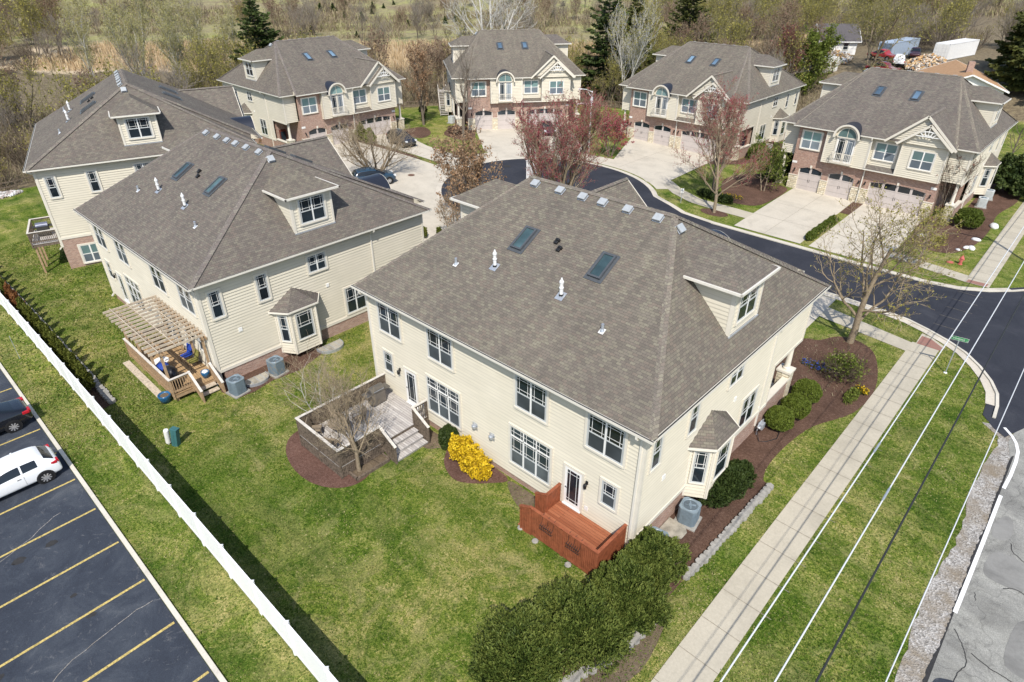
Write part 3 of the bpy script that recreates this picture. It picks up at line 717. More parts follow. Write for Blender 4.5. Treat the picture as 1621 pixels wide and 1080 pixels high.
def window(root, p, U, N, w, h, n=2, style='dh', glass='dark', name='window', casing=.11, gap=.05, up=.5, off=(0, 0, EZ)):
    """p: lower left corner of the opening seen from outside, U to the right, N outward"""
    p = np.asarray(p, float); U = np.asarray(U, float); N = np.asarray(N, float); p = p + N * .015
    f = MB(off); c = casing
    if c:
        f.obox(p, U, Z_, N, -c, 0, -c, h + c, -.02, .070, 0); f.obox(p, U, Z_, N, w, w + c, -c, h + c, -.02, .070, 0)
        f.obox(p, U, Z_, N, 0, w, h, h + c, -.02, .070, 0); f.obox(p, U, Z_, N, -.03, w + .03, -c, 0, -.02, .095, 0)
    t = .045
    f.obox(p, U, Z_, N, 0, t, 0, h, -.02, .058, 1); f.obox(p, U, Z_, N, w - t, w, 0, h, -.02, .058, 1)
    f.obox(p, U, Z_, N, t, w - t, h - t, h, -.02, .058, 1); f.obox(p, U, Z_, N, t, w - t, 0, t + .02, -.02, .060, 1)
    cw = (w - 2 * t) / n
    g = MB(off); gl = []
    trans = h * .24 if style == 'trip' else 0
    for i in range(n):
        a, b = t + i * cw, t + (i + 1) * cw
        if i: f.obox(p, U, Z_, N, a - gap / 2, a + gap / 2, 0, h, -.02, .064, 2)
        a2, b2 = a + gap / 2, b - gap / 2
        top = h - t - trans; mid = (top) * up
        if trans:
            f.obox(p, U, Z_, N, a, b, top, top + .07, -.02, .064, 2)
            tz0, tz1 = top + .07, h - t
            for q in (.2, .8): f.obox(p, U, Z_, N, a2 + (b2 - a2) * q - .011, a2 + (b2 - a2) * q + .011, tz0, tz1, 0, .046, 2)
            zq = tz0 + (tz1 - tz0) * .5; f.obox(p, U, Z_, N, a2, b2, zq - .011, zq + .011, 0, .045, 2)
            g.quad(p + U * a2 + Z_ * tz0 + N * .040, p + U * b2 + Z_ * tz0 + N * .040, p + U * b2 + Z_ * tz1 + N * .040, p + U * a2 + Z_ * tz1 + N * .040, 0)
        if style in ('dh', 'trip', 'plain'):
            f.obox(p, U, Z_, N, a2, b2, mid - .03, mid + .03, 0, .056, 1)
            for q0, q1, z0, z1 in ((a2, a2 + .03, t, top), (b2 - .03, b2, t, top)): f.obox(p, U, Z_, N, q0, q1, z0, z1, -.01, .050, 1)
            if style != 'plain':
                for q in (.2, .8): f.obox(p, U, Z_, N, a2 + (b2 - a2) * q - .010, a2 + (b2 - a2) * q + .010, mid + .03, top, 0, .046, 2)
                for q in (.24, .84 if style == 'x' else .86):
                    zq = mid + (top - mid) * q; f.obox(p, U, Z_, N, a2 + .03, b2 - .03, zq - .010, zq + .010, 0, .045, 2)
            g.quad(p + U * a2 + Z_ * mid + N * .040, p + U * b2 + Z_ * mid + N * .040, p + U * b2 + Z_ * top + N * .040, p + U * a2 + Z_ * top + N * .040, 0)
            g.quad(p + U * a2 + Z_ * .05 + N * .042, p + U * b2 + Z_ * .05 + N * .042, p + U * b2 + Z_ * mid + N * .042, p + U * a2 + Z_ * mid + N * .042, 1)
    o = f.build(name, [M['trim'], M['white'] if glass == 'blind' else M['sash'], M['white']], root)
    g.build("pane", [M['blind'], M['blindlow']] if glass == 'blind' else [M['glass'], M['screen'] if glass != 'black' else M['glass']], o)
    return o
def frenchdoor(root, p, U, N, w, h, name='door', off=(0, 0, EZ), lite=None):
    p = np.asarray(p, float) + np.asarray(N, float) * .015; f = MB(off)
    f.obox(p, U, Z_, N, -.12, 0, 0, h + .12, -.02, .066, 0); f.obox(p, U, Z_, N, w, w + .12, 0, h + .12, -.02, .066, 0); f.obox(p, U, Z_, N, 0, w, h, h + .12, -.02, .066, 0)
    f.obox(p, U, Z_, N, -.05, w + .05, -.06, .0, -.02, .12, 1)
    s = .12
    for a, b, z0, z1 in ((0, s, 0, h), (w - s, w, 0, h), (s, w - s, 0, .2), (s, w - s, h - .12, h)): f.obox(p, U, Z_, N, a, b, z0, z1, -.02, .058, 1)
    for q in (.22, .78): f.obox(p, U, Z_, N, s + (w - 2 * s) * q - .01, s + (w - 2 * s) * q + .01, .2, h - .12, 0, .046, 1)
    for z in (.36, h - .30): f.obox(p, U, Z_, N, s, w - s, z - .01, z + .01, 0, .045, 1)
    o = f.build(name, [M['trim'], M['white']], root)
    g = MB(off); g.quad(p + U * s + Z_ * .2 + N * .040, p + U * (w - s) + Z_ * .2 + N * .040, p + U * (w - s) + Z_ * (h - .12) + N * .040, p + U * s + Z_ * (h - .12) + N * .040)
    g.build("pane", lite or M['glass'], o)
    k = MB(off); c = p + U * (w - .07) + Z_ * .98 + N * .08
    k.tube([c - N * .03, c + N * .02], .022, 8); k.tube([c + N * .015, c + N * .015 - U * .1], .012, 6); k.build("handle", M['black'], o)
    return o
def extr_strip(mb, a, b, side, wdt, lift, m=0):
    pass
def build_house():
    R = empty("townhouse")
    # ---------------- walls (clapboard)
    w = HB(); o = .45; e1 = HW - o
    lap(w, (-e1, o, 0), X_, -Y_, -6.42, -.03, lambda z: (0, HW - 2 * o))                               # back
    for s in (0, 1):
        x = -o if s == 0 else -e1; N = X_ if s == 0 else -X_
        lap(w, (x, o, 0), Y_, N, -5.62, -3.215, lambda z: (0, 12.42))
        lap(w, (x, o, 0), Y_, N, -3.215, -.03, lambda z: (0, 15.89))
        xa, xb = (-2.0, -.45) if s == 0 else (-17.55, -15.87)
        lap(w, (xa, 16.34, 0), X_, Y_, -3.15, -.03, lambda z: (0, xb - xa))                            # porch overhang front
        w.quad((xa, 12.87, -3.15), (xb, 12.87, -3.15), (xb, 16.34, -3.15), (xa, 16.34, -3.15), 1)      # porch ceiling
    lap(w, (-9.25, 17.4, 0), X_, Y_, -3.2, -.02, lambda z: (0, 4.25))                                  # bay with the arch
    lap(w, (-15.88, 17.4, 0), X_, Y_, -3.2, -.02, lambda z: (0, 3.93))                                 # bay under the gable
    lap(w, (-11.95, 16.9, 0), X_, Y_, -2.75, .2, lambda z: (0, 2.7))
    for x, N in ((-5.0, X_), (-9.25, -X_), (-11.95, X_), (-15.88, -X_)): lap(w, (x, 16.9, 0), Y_, N, -3.2, -.02, lambda z: (0, .5))
    for a, b in ((-9.25, -5.0), (-15.88, -11.95)): w.quad((a, 16.9, -3.2), (b, 16.9, -3.2), (b, 17.42, -3.2), (a, 17.42, -3.2), 1)
    # gables
    lap(w, (-13.44, 17.42, 0), X_, Y_, -.02, 2.45, lambda z: (-2.75 * (2.5 - z) / 2.52, 2.75 * (2.5 - z) / 2.52))
    lap(w, (-13.9, 17.60, 0), X_, Y_, -.02, 1.25, lambda z: (-max(.02, 1.98 * (1.78 - z) / 1.8), max(.02, 1.98 * (1.78 - z) / 1.8)))
    w.quad((-15.88, 17.4, -.02), (-11.95, 17.4, -.02), (-11.95, 17.6, -.02), (-15.88, 17.6, -.02), 1)
    # half round head of the arch bay
    cx, cz, r = -6.98, -.42, 1.10
    w.face([(cx + r * cos(a), 17.55, cz + r * sin(a)) for a in np.linspace(0, pi, 20)], 1)
    w.build("wall", [M['siding'], M['soffit'], M['lap_shade']], R)
    # ---------------- corner boards, water table
    for s in (0, 1):
        x = -o if s == 0 else -e1; q = 1 if s == 0 else -1
        t = HB(); t.box(x - .10 * q, o - .062, -6.4, x + .064 * q, o + .0, -.03); t.box(x, o - .059, -6.4, x + .061 * q, o + .11, -.03); t.build("corner_board", M['trim'], R)
        t = HB(); t.box(x, o, -5.80, x + .075 * q, 12.9, -5.61); t.box(x, 12.78, -5.61, x + .06 * q, 12.89, -3.16); t.build("water_table", M['trim'], R)
        t = HB(); t.box(x, 16.25, -3.2, x + .06 * q, 16.40, -.03); t.box(x - .1 * q, 16.34, -3.2, x + .061 * q, 16.403, -.03); t.box(x - .02 * q, 12.9, -3.32, x + .06 * q, 16.38, -3.15); t.build("corner_board", M['trim'], R)
    for a in (-9.25, -5.11, -15.88, -12.06): t = HB(); t.box(a, 17.4, -3.2, a + .11, 17.46, -.05); t.build("corner_board", M['trim'], R)
    # ---------------- brick
    b = HB()
    b.box(-o - .02, o + .05, -9.0, -e1 + .02, o + .3, -6.40)
    for s in (0, 1):
        x = -o if s == 0 else -e1; q = 1 if s == 0 else -1
        b.box(x - .25 * q, o + .31, -9.0, x + .02 * q, 12.87, -5.79)
        xi = -2.0 if s == 0 else -15.87
        b.box(x - .24 * q, 12.88, -9.0, x + .01 * q, 16.0, -5.62)                                       # porch knee wall
        b.box(x - .26 * q, 12.62, -6.75, xi, 12.86, -3.16)                                              # porch back wall
        b.box(xi, 12.87, -9, xi - .2 * q, 16.68, -3.16)                                                 # porch inner wall
    for a, c in ((-2.85, -2.0), (-5.95, -5.3), (-10.0, -8.5), (-15.87, -15.1)): b.box(c, 16.68, -9.0, a, 16.9, -4.18)
    b.box(-2.0, 16.68, -4.18, -9.25, 16.9, -3.2); b.box(-9.25, 16.68, -4.18, -15.87, 16.9, -2.76)
    b.box(-2.0, 16.68, -3.2, -5.0, 16.9, .08)
    # arched heads of the garage openings: brick fillets in the upper corners
    for a, c in ((-2.85, -5.3), (-5.95, -8.5), (-10.0, -15.1)):
        h = .26 if a > -9 else .22; n = 14; mid = (a + c) / 2; hw = abs(a - c) / 2
        for i in range(n):
            x0 = a + (c - a) * i / n; x1 = a + (c - a) * (i + 1) / n
            z0 = -4.18 - h * ((x0 - mid) / hw) ** 2; z1 = -4.18 - h * ((x1 - mid) / hw) ** 2
            b.quad((x0, 16.885, z0), (x1, 16.885, z1), (x1, 16.885, -4.18), (x0, 16.885, -4.18))
            b.quad((x0, 16.885, z0), (x1, 16.885, z1), (x1, 16.72, z1), (x0, 16.72, z0))
    b.build("brick_wall", M['brick'], R)
    for a, c in ((-2.88, -1.94), (-5.98, -5.27), (-10.03, -8.47), (-15.93, -15.07)):
        st = HB(); st.box(c, 16.62, -9.0, a, 16.97, -5.22, 0); st.box(c + .02, 16.6, -5.22, a - .02, 16.99, -5.15, 1); st.build("stone_pier", [M['stone'], M['trim']], R)
    for x in (-4.07, -7.22, -12.55): ks = HB(); ks.box(x - .09, 16.88, -4.2, x + .09, 16.99, -3.92); ks.build("keystone", M['trim'], R)
    for s in (0, 1):
        x = -o if s == 0 else -e1; q = 1 if s == 0 else -1
        k = HB(); k.box(x - .30 * q, 12.9, -5.62, x + .07 * q, 15.9, -5.52); k.build("porch_wall_cap", M['trim'], R)
        f = HB(); f.box(x - .1 * q, 12.7, -9, (-2.1 if s == 0 else -15.8), 16.6, -6.72); f.build("porch_floor", M['conc'], R)
        c = HB(); cx_ = x - .30 * q
        c.box(cx_ - .34, 15.72, -9, cx_ + .34, 16.4, -5.25, 1); c.box(cx_ - .4, 15.66, -5.25, cx_ + .4, 16.46, -5.13, 0)
        c.lathe((cx_, 16.06, 0), [(.21, -5.13), (.21, -5.02), (.165, -4.98), (.165, -4.9), (.125, -3.4), (.17, -3.34), (.17, -3.15)], 18)
        c.build("column", [M['trim'], M['stone']], R)
        d = HB(); d.box(x - .55 * q, 12.87, -6.7, x - 1.45 * q, 12.93, -4.55, 0); d.box(x - .68 * q, 12.93, -6.3, x - 1.32 * q, 12.95, -4.8, 1)
        d.build("front_door", [simple("oxblood_door", (.14, .035, .022), .5, .4) if s == 0 else bpy.data.materials["oxblood_door"], M['glass']], R)
    # ---------------- roof
    r = HB(); zl = .03
    E = lambda x, y, z: (x, y, z + zl)
    RL, RR = E(-HW + RM, RY, RH), E(-RM, RY, RH)
    B0, B1, F0, F1 = E(0, 0, 0), E(-HW, 0, 0), E(0, HD, 0), E(-HW, HD, 0)
    MA, MC = E(-1.7, FY, 0), E(-16.3, FY, 0); ma, mc = E(-1.7, HD, 0), E(-16.3, HD, 0)
    r.face((B0, RR, RL, B1)); r.face((B0, F0, RR)); r.face((B1, RL, F1))
    r.face((F0, ma, RR)); r.face((F1, RL, mc)); r.face((ma, MA, RR)); r.face((mc, RL, MC))
    notch = [E(-8.1, FY, 0), E(-8.1, 17.42, SM * (FY - 17.42)), E(-5.86, 17.42, SM * (FY - 17.42)), E(-5.86, FY, 0)]
    r.face([MA, RR, RL, MC] + notch)
    # undersides (soffits)
    for x0, y0, x1, y1 in ((-HW, 0, 0, .45), (-.46, .45, 0, HD), (-HW, .45, -HW + .46, HD), (-2.0, 16.33, -.46, HD), (-17.54, 16.33, -15.9, HD), (-5.0, 16.9, -1.7, FY), (-16.3, 16.9, -8.12, FY)):
        r.quad((x0, y0, -.05), (x1, y0, -.05), (x1, y1, -.05), (x0, y1, -.05), 1)
    r.quad((-1.7, HD, -.05), (-1.7, FY, -.05), (-1.7, FY, .03), (-1.7, HD, .4), 1); r.quad((-16.3, HD, -.05), (-16.3, FY, -.05), (-16.3, FY, .03), (-16.3, HD, .4), 1)
    # gable roofs over the front
    for ap, y0, y1, hw, ah in ((-13.44, 17.72, 12.75, 2.98, 2.62), (-13.9, 18.0, 17.42, 2.30, 1.92)):
        yb = FY - ah / SM if y1 < 15 else y1
        for sgn in (1, -1):
            if y1 < 15: r.face((E(ap, y0, ah), E(ap, yb, ah), E(ap + sgn * hw, FY, 0), E(ap + sgn * hw, y0, 0)))
            else: r.face((E(ap, y0, ah), E(ap, yb, ah), E(ap + sgn * hw, yb, -.06), E(ap + sgn * hw, y0, -.06)))
            r.face(((ap, y0, ah - .06), (ap, 17.4, ah - .06), (ap + sgn * hw, 17.4, -.09), (ap + sgn * hw, y0, -.09)), 1)
    # little skirt roof below the middle window
    r.face(((-9.2, 16.9, -2.70), (-11.98, 16.9, -2.70), (-11.98, 17.45, -3.08), (-9.2, 17.45, -3.08)))
    r.face(((-9.2, 16.9, -3.12), (-11.98, 16.9, -3.12), (-11.98, 17.45, -3.12), (-9.2, 17.45, -3.12)), 1); r.face(((-9.2, 16.9, -2.7), (-9.2, 17.45, -3.08), (-9.2, 17.45, -3.12), (-9.2, 16.9, -3.12)), 1)
    roof = r.build("roof", [M['roof'], M['soffit']], R)
    cp = HB()
    def hipcap(a, b, wdt=.19, lift=.022):
        a = np.array(a); b = np.array(b); d = nrm(b - a); sd_ = nrm(np.cross(d, Z_)); up_ = np.cross(sd_, d)
        n = max(2, int(np.linalg.norm(b - a) / .30)); dz = -.55 * wdt if abs(d[2]) > .1 else -.5 * wdt
        for i in range(n):
            p, q = a + (b - a) * i / n, a + (b - a) * (i + .97) / n
            l0, l1 = lift + .004, lift + .016
            for s_ in (1, -1):
                cp.quad(p + Z_ * l0, q + Z_ * l1, q + sd_ * s_ * wdt + Z_ * (l1 + dz), p + sd_ * s_ * wdt + Z_ * (l0 + dz))
    for a, b in ((B0, RR), (B1, RL), (F0, RR), (F1, RL), (RR, RL), (MA, RR), (MC, RL)): hipcap(a, b)
    cp.build("ridge_cap", M['cap'], roof); cp = HB()
    hipcap(E(-13.44, 17.72, 2.62), E(-13.44, FY - 2.62 / SM, 2.62))
    cp.build("ridge_cap", M['cap'], roof); cp = HB()
    hipcap(E(-13.9, 18, 1.92), E(-13.9, 17.45, 1.92))
    cp.build("ridge_cap", M['cap'], roof)
    # gutters
    gt = HB()
    def gut(x0, y0, x1, y1, z=0.0, nx=0, ny=0):
        gt.beam((x0 + nx * .055, y0 + ny * .055, z - .03), (x1 + nx * .055, y1 + ny * .055, z - .03), .11, .11, 0)
        gt.beam((x0 + nx * .062, y0 + ny * .062, z + .028), (x1 + nx * .062, y1 + ny * .062, z + .028), .062, .012, 1)
    gut(.10, 0, -HW - .1, 0, 0, 0, -1); gut(0, 0, 0, HD, 0, 1, 0); gut(-HW, 0, -HW, HD, 0, -1, 0)
    gut(.1, HD, -1.69, HD, 0, 0, 1); gut(-HW - .1, HD, -16.31, HD, 0, 0, 1)
    gut(-1.6, FY, -5.78, FY, 0, 0, 1); gut(-8.18, FY, -10.5, FY, 0, 0, 1); gut(-11.35, FY + .05, -11.75, FY + .05, -.02, 0, 1)
    gut(-9.15, 17.45, -12.0, 17.45, -3.08, 0, 1)
    gt.build("gutter", [M['gutter'], M['gutdark']], R)
    # rake boards and the sunburst bracket in the gable
    rk = HB()
    for ap, y0, hw, ah in ((-13.44, 17.72, 2.98, 2.62), (-13.9, 18.0, 2.30, 1.92)):
        for sgn in (1, -1): rk.beam((ap - sgn * .02, y0 - .015, ah - .06), (ap + sgn * (hw + .05), y0 - .015, -.13), .05, .2, 0, up=(0, 0, 1))
    rk.build("rake_board", M['trim'], R)
    sb_ = HB(); c0 = (-13.9, .72)
    for rr in (1.06, .42):
        pts = [(c0[0] + rr * 1.0 * cos(a), 17.93, c0[1] + rr * .55 * sin(a) - (.0 if rr > 1 else 0)) for a in np.linspace(radians(12), radians(168), 14)]
        for i in range(13): sb_.beam(pts[i], pts[i + 1], .06, .085)
    for a in np.linspace(radians(35), radians(145), 5): sb_.beam((c0[0] + .38 * cos(a), 17.93, c0[1] + .2 * sin(a)), (c0[0] + 1.0 * cos(a), 17.93, c0[1] + .95 * sin(a)), .05, .07)
    sb_.beam((c0[0] - 1.12, 17.93, c0[1] + .13), (c0[0] + 1.12, 17.93, c0[1] + .13), .05, .08)
    sb_.build("gable_bracket", M['white'], R)
    # barrel roof over the arch
    br = HB(); cx, cz, r0 = -6.98, -.42, 1.28; A = np.linspace(0, pi, 22)
    for i in range(21):
        a, a2 = A[i], A[i + 1]; P = []
        for an in (a, a2):
            z = cz + r0 * sin(an); yb = FY - (z - .0) / SM + .25
            P.append(((cx + r0 * cos(an), 17.86, z), (cx + r0 * cos(an), min(17.8, yb) - .3, z)))
        br.quad(P[0][0], P[1][0], P[1][1], P[0][1], 0)
    br.build("barrel_roof", M['metalroof'], R, smooth=True)
    at = HB()
    for i in range(21):
        a, a2 = A[i], A[i + 1]
        for (ra, rb, y0, y1) in ((1.10, 1.27, 17.5, 17.9), (.86, .96, 17.5, 17.62)):
            q = lambda rr, an, y: (cx + rr * cos(an), y, cz + rr * sin(an))
            at.quad(q(ra, a, y1), q(ra, a2, y1), q(rb, a2, y1), q(rb, a, y1)); at.quad(q(ra, a, y0), q(ra, a2, y0), q(ra, a2, y1), q(ra, a, y1)); at.quad(q(rb, a, y0), q(rb, a2, y0), q(rb, a2, y1), q(rb, a, y1))
    at.box(cx - 1.27, 17.4, cz - .08, cx - 1.1, 17.9, cz); at.box(cx + 1.1, 17.4, cz - .08, cx + 1.27, 17.9, cz)
    at.build("arch_trim", M['trim'], R)
    aw = HB(); aw.box(cx - .95, 17.5, cz - .1, cx + .95, 17.6, cz - .0)
    aw.box(cx - .02, 17.57, cz, cx + .02, 17.6, cz + .86)
    awo = aw.build("arch_window", M['trim'], R)
    ap_ = HB(); ap_.face([(cx + .87 * cos(a), 17.575, cz + .87 * sin(a)) for a in A]); ap_.build("pane", M['blind'], awo)
    # ---------------- windows and doors
    xl = -X_
    for u in (1.28, 5.15, 10.97, 14.87): window(R, (-u, o, -2.24), -X_, -Y_, 1.78, 1.66)                # back, upper
    for u in (4.85, 10.65): window(R, (-u, o, -5.62), -X_, -Y_, 2.38, 2.12, 3, 'trip')                # back, lower
    for u in (1.38, 15.85): window(R, (-u, o, -4.74), -X_, -Y_, .74, 1.24, 1)
    for u in (3.12, 13.95): frenchdoor(R, (-u, o, -6.02), -X_, -Y_, .88, 2.12)
    for s in (0, 1):
        x = -o if s == 0 else -e1; N = X_ if s == 0 else -X_; U = Y_ if s == 0 else -Y_
        def W(y0, z0, ww, hh, n, **k):
            yy = y0 if s == 0 else y0 + ww
            window(R, (x, yy, z0), U, N, ww, hh, n, glass='black', **k)
        W(.97, -2.36, .66, 1.62, 1); W(3.78, -2.32, .68, 1.62, 1); W(7.2, -1.68, 1.26, 1.08, 2); W(9.45, -5.45, 1.55, 1.85, 2)
        # angled bay window with its own roof
        q = 1 if s == 0 else -1
        y = [4.5, 5.02, 6.72, 7.28]; px = [x, x + .86 * q, x + .86 * q, x]
        pl = [(px[i], y[i]) for i in range(4)]
        bw = HB(); bt = HB()
        for i in range(3):
            a, c = np.array((*pl[i], 0.)), np.array((*pl[i + 1], 0.)); U2 = nrm(c - a); L = np.linalg.norm(c - a); N2 = np.array((U2[1] * q, -U2[0] * q, 0))
            lap(bw, a, U2, N2, -6.2, -3.25, lambda z, L=L: (0, L))
            bt.obox(a, U2, Z_, N2, -.04, L + .04, -3.42, -3.2, -.03, .06)
            for e in (0, L): bt.obox(a, U2, Z_, N2, e - .07, e + .07, -6.2, -3.4, -.03, .058)
        bw.face([(a, c, -6.2) for a, c in pl], 1)
        bay = bw.build("bay_window", [M['siding'], M['soffit'], M['lap_shade']], R)
        bt.build("bay_trim", M['trim'], bay)
        rb = HB(); ov = .24
        P = [(x, 4.12, -3.2), (x + 1.02 * q, 4.85, -3.2), (x + 1.02 * q, 6.9, -3.2), (x, 7.62, -3.2)]; ax = (x, 5.87, -2.15)
        for i in range(3): rb.face((P[i], P[i + 1], ax), 0)
        rb.face([(a, c, d - .05) for a, c, d in P], 1)
        rb.build("bay_roof", [M['roof'], M['soffit']], bay)
        g2 = HB()
        for i in range(3): g2.beam((P[i][0], P[i][1], -3.24), (P[i + 1][0], P[i + 1][1], -3.24), .07, .10)
        g2.build("bay_gutter", M['gutter'], bay)
        for i in range(3):
            a, c = np.array((*pl[i], 0.)), np.array((*pl[i + 1], 0.)); U2 = nrm(c - a); L = np.linalg.norm(c - a); N2 = np.array((U2[1] * q, -U2[0] * q, 0))
            ww = .62 if i != 1 else 1.12
            st_ = a + U2 * (L - ww) / 2
            if s == 1: st_, U2 = st_ + U2 * ww, -U2
            window(bay, st_ + Z_ * -5.32, U2, N2, ww, 1.80, 1, glass='black', casing=.06)
        # dormer
        mx = (lambda a: a) if s == 0 else (lambda a: -HW - a)
        fx, ya, yb = -.86, 7.0, 9.75
        dw = HB()
        lap(dw, (mx(fx), ya, 0), Y_, N, .80, 3.1, lambda z: (0, 2.75))
        for yy, NN in ((ya, -Y_), (yb, Y_)):
            if s == 0: lap(dw, (fx, yy, 0), -X_, NN, .86, 3.1, lambda z: (0, max(0.0, z / SS - .86 + .02)), d=.02)
            else: lap(dw, (mx(fx), yy, 0), X_, NN, .86, 3.1, lambda z: (0, max(0.0, z / SS - .86 + .02)), d=.02)
        dor = dw.build("dormer", [M['siding'], M['siding'], M['lap_shade']], R)
        dt = HB()
        for yy in (ya, yb - .12): dt.box(mx(fx), yy, .8, mx(fx + .06), yy + .12, 3.1)
        dt.box(mx(fx - .03), ya - .03, .74, mx(fx + .10), yb + .03, .86, 1)
        for yy in (ya - .030, yb + .001): dt.box(mx(fx - .11), yy, .9, mx(fx + .058), yy + .029, 3.1)
        dt.build("dormer_trim", [M['trim'], M['steel']], dor)
        d = HB(); ze, zr = 3.12, 4.17; yc = 8.375; y0, y1 = 6.62, 10.13; xf = -.48
        ze += .03; zr += .03
        d.face(((mx(xf), y0, ze), (mx(xf), y1, ze), (mx(xf - 1.75), yc, zr)), 0)
        d.face(((mx(xf), y0, ze), (mx(xf - 1.75), yc, zr), (mx(-4.16), yc, zr), (mx(-3.12), y0, ze)), 0)
        d.face(((mx(xf), y1, ze), (mx(-3.12), y1, ze), (mx(-4.16), yc, zr), (mx(xf - 1.75), yc, zr)), 0)
        d.face(((mx(xf), y0, ze - .1), (mx(xf), y1, ze - .1), (mx(-3.1), y1, ze - .1), (mx(-3.1), y0, ze - .1)), 1)
        d.build("dormer_roof", [M['roof'], M['soffit']], dor)
        dg = HB(); zz = ze - .05
        dg.beam((mx(xf + .04), y0 - .08, zz), (mx(xf + .04), y1 + .08, zz), .08, .11); dg.beam((mx(xf + .08), y0 - .04, zz), (mx(-3.05), y0 - .04, zz), .08, .11); dg.beam((mx(xf + .08), y1 + .04, zz), (mx(-3.05), y1 + .04, zz), .08, .11)
        dg.build("dormer_gutter", M['gutter'], dor)
        window(dor, (mx(fx), 7.5 if s == 0 else 9.25, 1.32), U, N, 1.72 if s == 0 else 1.72, 1.5, 2, glass='black')
    # front windows
    for u, z0, ww, hh, y in ((2.48, -2.30, 1.95, 1.76, 16.9), (9.6, -2.12, 1.98, 1.6, 16.9), (13.0, -2.22, 1.95, 1.64, 17.4)):
        window(R, (-u - ww, y, z0), X_, Y_, ww, hh, 2, 'plain', 'blind', casing=.1)
    frenchdoor(R, (-7.86, 17.4, -2.95), X_, Y_, .84, 2.4, 'balcony_door', lite=M['blindlow']); frenchdoor(R, (-7.0, 17.4, -2.95), X_, Y_, .84, 2.4, 'balcony_door')
    bl = HB()
    bl.box(-8.0, 17.42, -2.98, -6.0, 17.95, -2.92); bl.box(-8.0, 17.90, -2.0, -6.0, 17.95, -1.94); bl.box(-8.0, 17.90, -2.86, -6.0, 17.95, -2.80)
    for x in np.linspace(-7.98, -6.02, 15): bl.box(x - .014, 17.91, -2.95, x + .014, 17.94, -1.95)
    for x in (-7.97, -6.03):
        bl.box(x - .02, 17.42, -2.0, x + .02, 17.92, -1.95)
        for y in (17.55, 17.72): bl.box(x - .012, y - .012, -2.95, x + .012, y + .012, -1.98)
    bl.build("balcony", M['trim'], R)
    # garage doors
    for a, c, n in ((-2.85, -5.3, 2), (-5.95, -8.5, 2), (-10.0, -15.1, 4)):
        g = HB(); g.box(a, 16.70, -7.2, c, 16.78, -4.18, 0)
        for z in (-6.2, -5.55, -4.95): g.box(a, 16.775, z - .006, c, 16.783, z + .006, 1)
        L = abs(c - a)
        for i in range(1, n): x = a - L * i / n; g.box(x - .05, 16.78, -6.75, x + .05, 16.795, -4.3, 0)
        g.box(a - L / 2 + .06, 16.78, -5.75, a - L / 2 + .09, 16.81, -5.45, 2); g.box(a - L / 2 - .09, 16.78, -5.75, a - L / 2 - .06, 16.81, -5.45, 2)
        fr_ = HB()
        o_ = g.build("garage_door", [M['garage'], M['gutdark'], M['black']], R)
        pn = HB(); mid = (a + c) / 2; hw = L / 2; h = .26 if n == 2 else .22
        for i in range(n):
            x0 = a - L * i / n - .12; x1 = a - L * (i + 1) / n + .12
            top = [(x, 16.793, -4.20 - h * ((x - mid) / hw) ** 2 - .05) for x in np.linspace(x1, x0, 7)]
            pn.face([(x0, 16.793, -4.82), (x1, 16.793, -4.82)] + top)
        pn.build("window", M['glass'], o_)
        tr = HB()
        for x in (a, c): tr.box(x - .06, 16.70, -7, x + .06, 16.84, -4.35)
        tr.build("door_frame", M['trim'], o_)
    # lamps, vents, meters, downspouts, roof fittings
    def lamp(p, N):
        l = HB(); p = np.asarray(p, float); N = np.asarray(N, float); U = np.cross(Z_, N)
        l.obox(p, U, Z_, N, -.06, .06, -.06, .1, 0, .04); l.tube([p + N * .02 + Z_ * .06, p + N * .12 + Z_ * .1, p + N * .14 + Z_ * .02], .015, 6)
        c = p + N * .14; l.lathe(c, [(.03, .04), (.085, -.02), (.07, -.22), (.03, -.25)], 6); l.build("wall_lamp", M['black'], R)
    for u in (2.87, 15.28): lamp((-u, o - .02, -4.2), -Y_)
    for u in (2.42, 9.0, 9.6, 15.5): lamp((-u, 16.9, -4.55), Y_)
    for u in (8.45, 9.6):
        hv = HB(); hv.box(-u - .17, o - .035, -5.1, -u + .17, o, -4.68, 0); hv.lathe((-u, o - .11, -4.98), [(.10, 0), (.12, .06), (.12, .17), (.09, .22)], 10, 0)
        hv.build("wall_vent", M['steel'], R)
    PL = [(-u - .09, o - .05, -5.73, -u + .09, o, -5.5) for u in (2.81, 13.6)] + [(-u - .25, 16.9, -3.95, -u + .25, 16.93, -3.72) for u in (2.25, 15.6)]
    for s in (0, 1):
        x = -o if s == 0 else -e1; q = 1 if s == 0 else -1
        PL += [(x, 2.15, -3.7, x + .06 * q, 2.38, -3.45), (x, 8.2, -3.0, x + .07 * q, 8.4, -2.78), (x, 11.9, -5.45, x + .08 * q, 12.05, -5.3)]
    for p_ in PL: pv = HB(); pv.box(*p_); pv.build("wall_plate", M['white'], R)
    for pts in ([(-.58, -.06, -.05), (-.58, -.06, -.22), (-.58, .39, -.42), (-.58, .39, -6.4), (-.58, .2, -6.6)], [(-17.42, -.06, -.05), (-17.42, -.06, -.22), (-17.42, .39, -.42), (-17.42, .39, -6.4), (-17.42, .2, -6.6)],
                [(-9.3, 17.66, -.05), (-9.3, 17.66, -.2), (-9.3, 17.47, -.4), (-9.3, 17.47, -3.0), (-9.3, 17.06, -3.35), (-9.3, 17.06, -6.9)], [(.06, 11.95, -.05), (.06, 11.95, -.2), (-.40, 11.95, -.42), (-.40, 11.95, -6.6)], [(-18.06, 11.95, -.05), (-18.06, 11.95, -.2), (-17.6, 11.95, -.42), (-17.6, 11.95, -6.6)]):
        ds = HB()
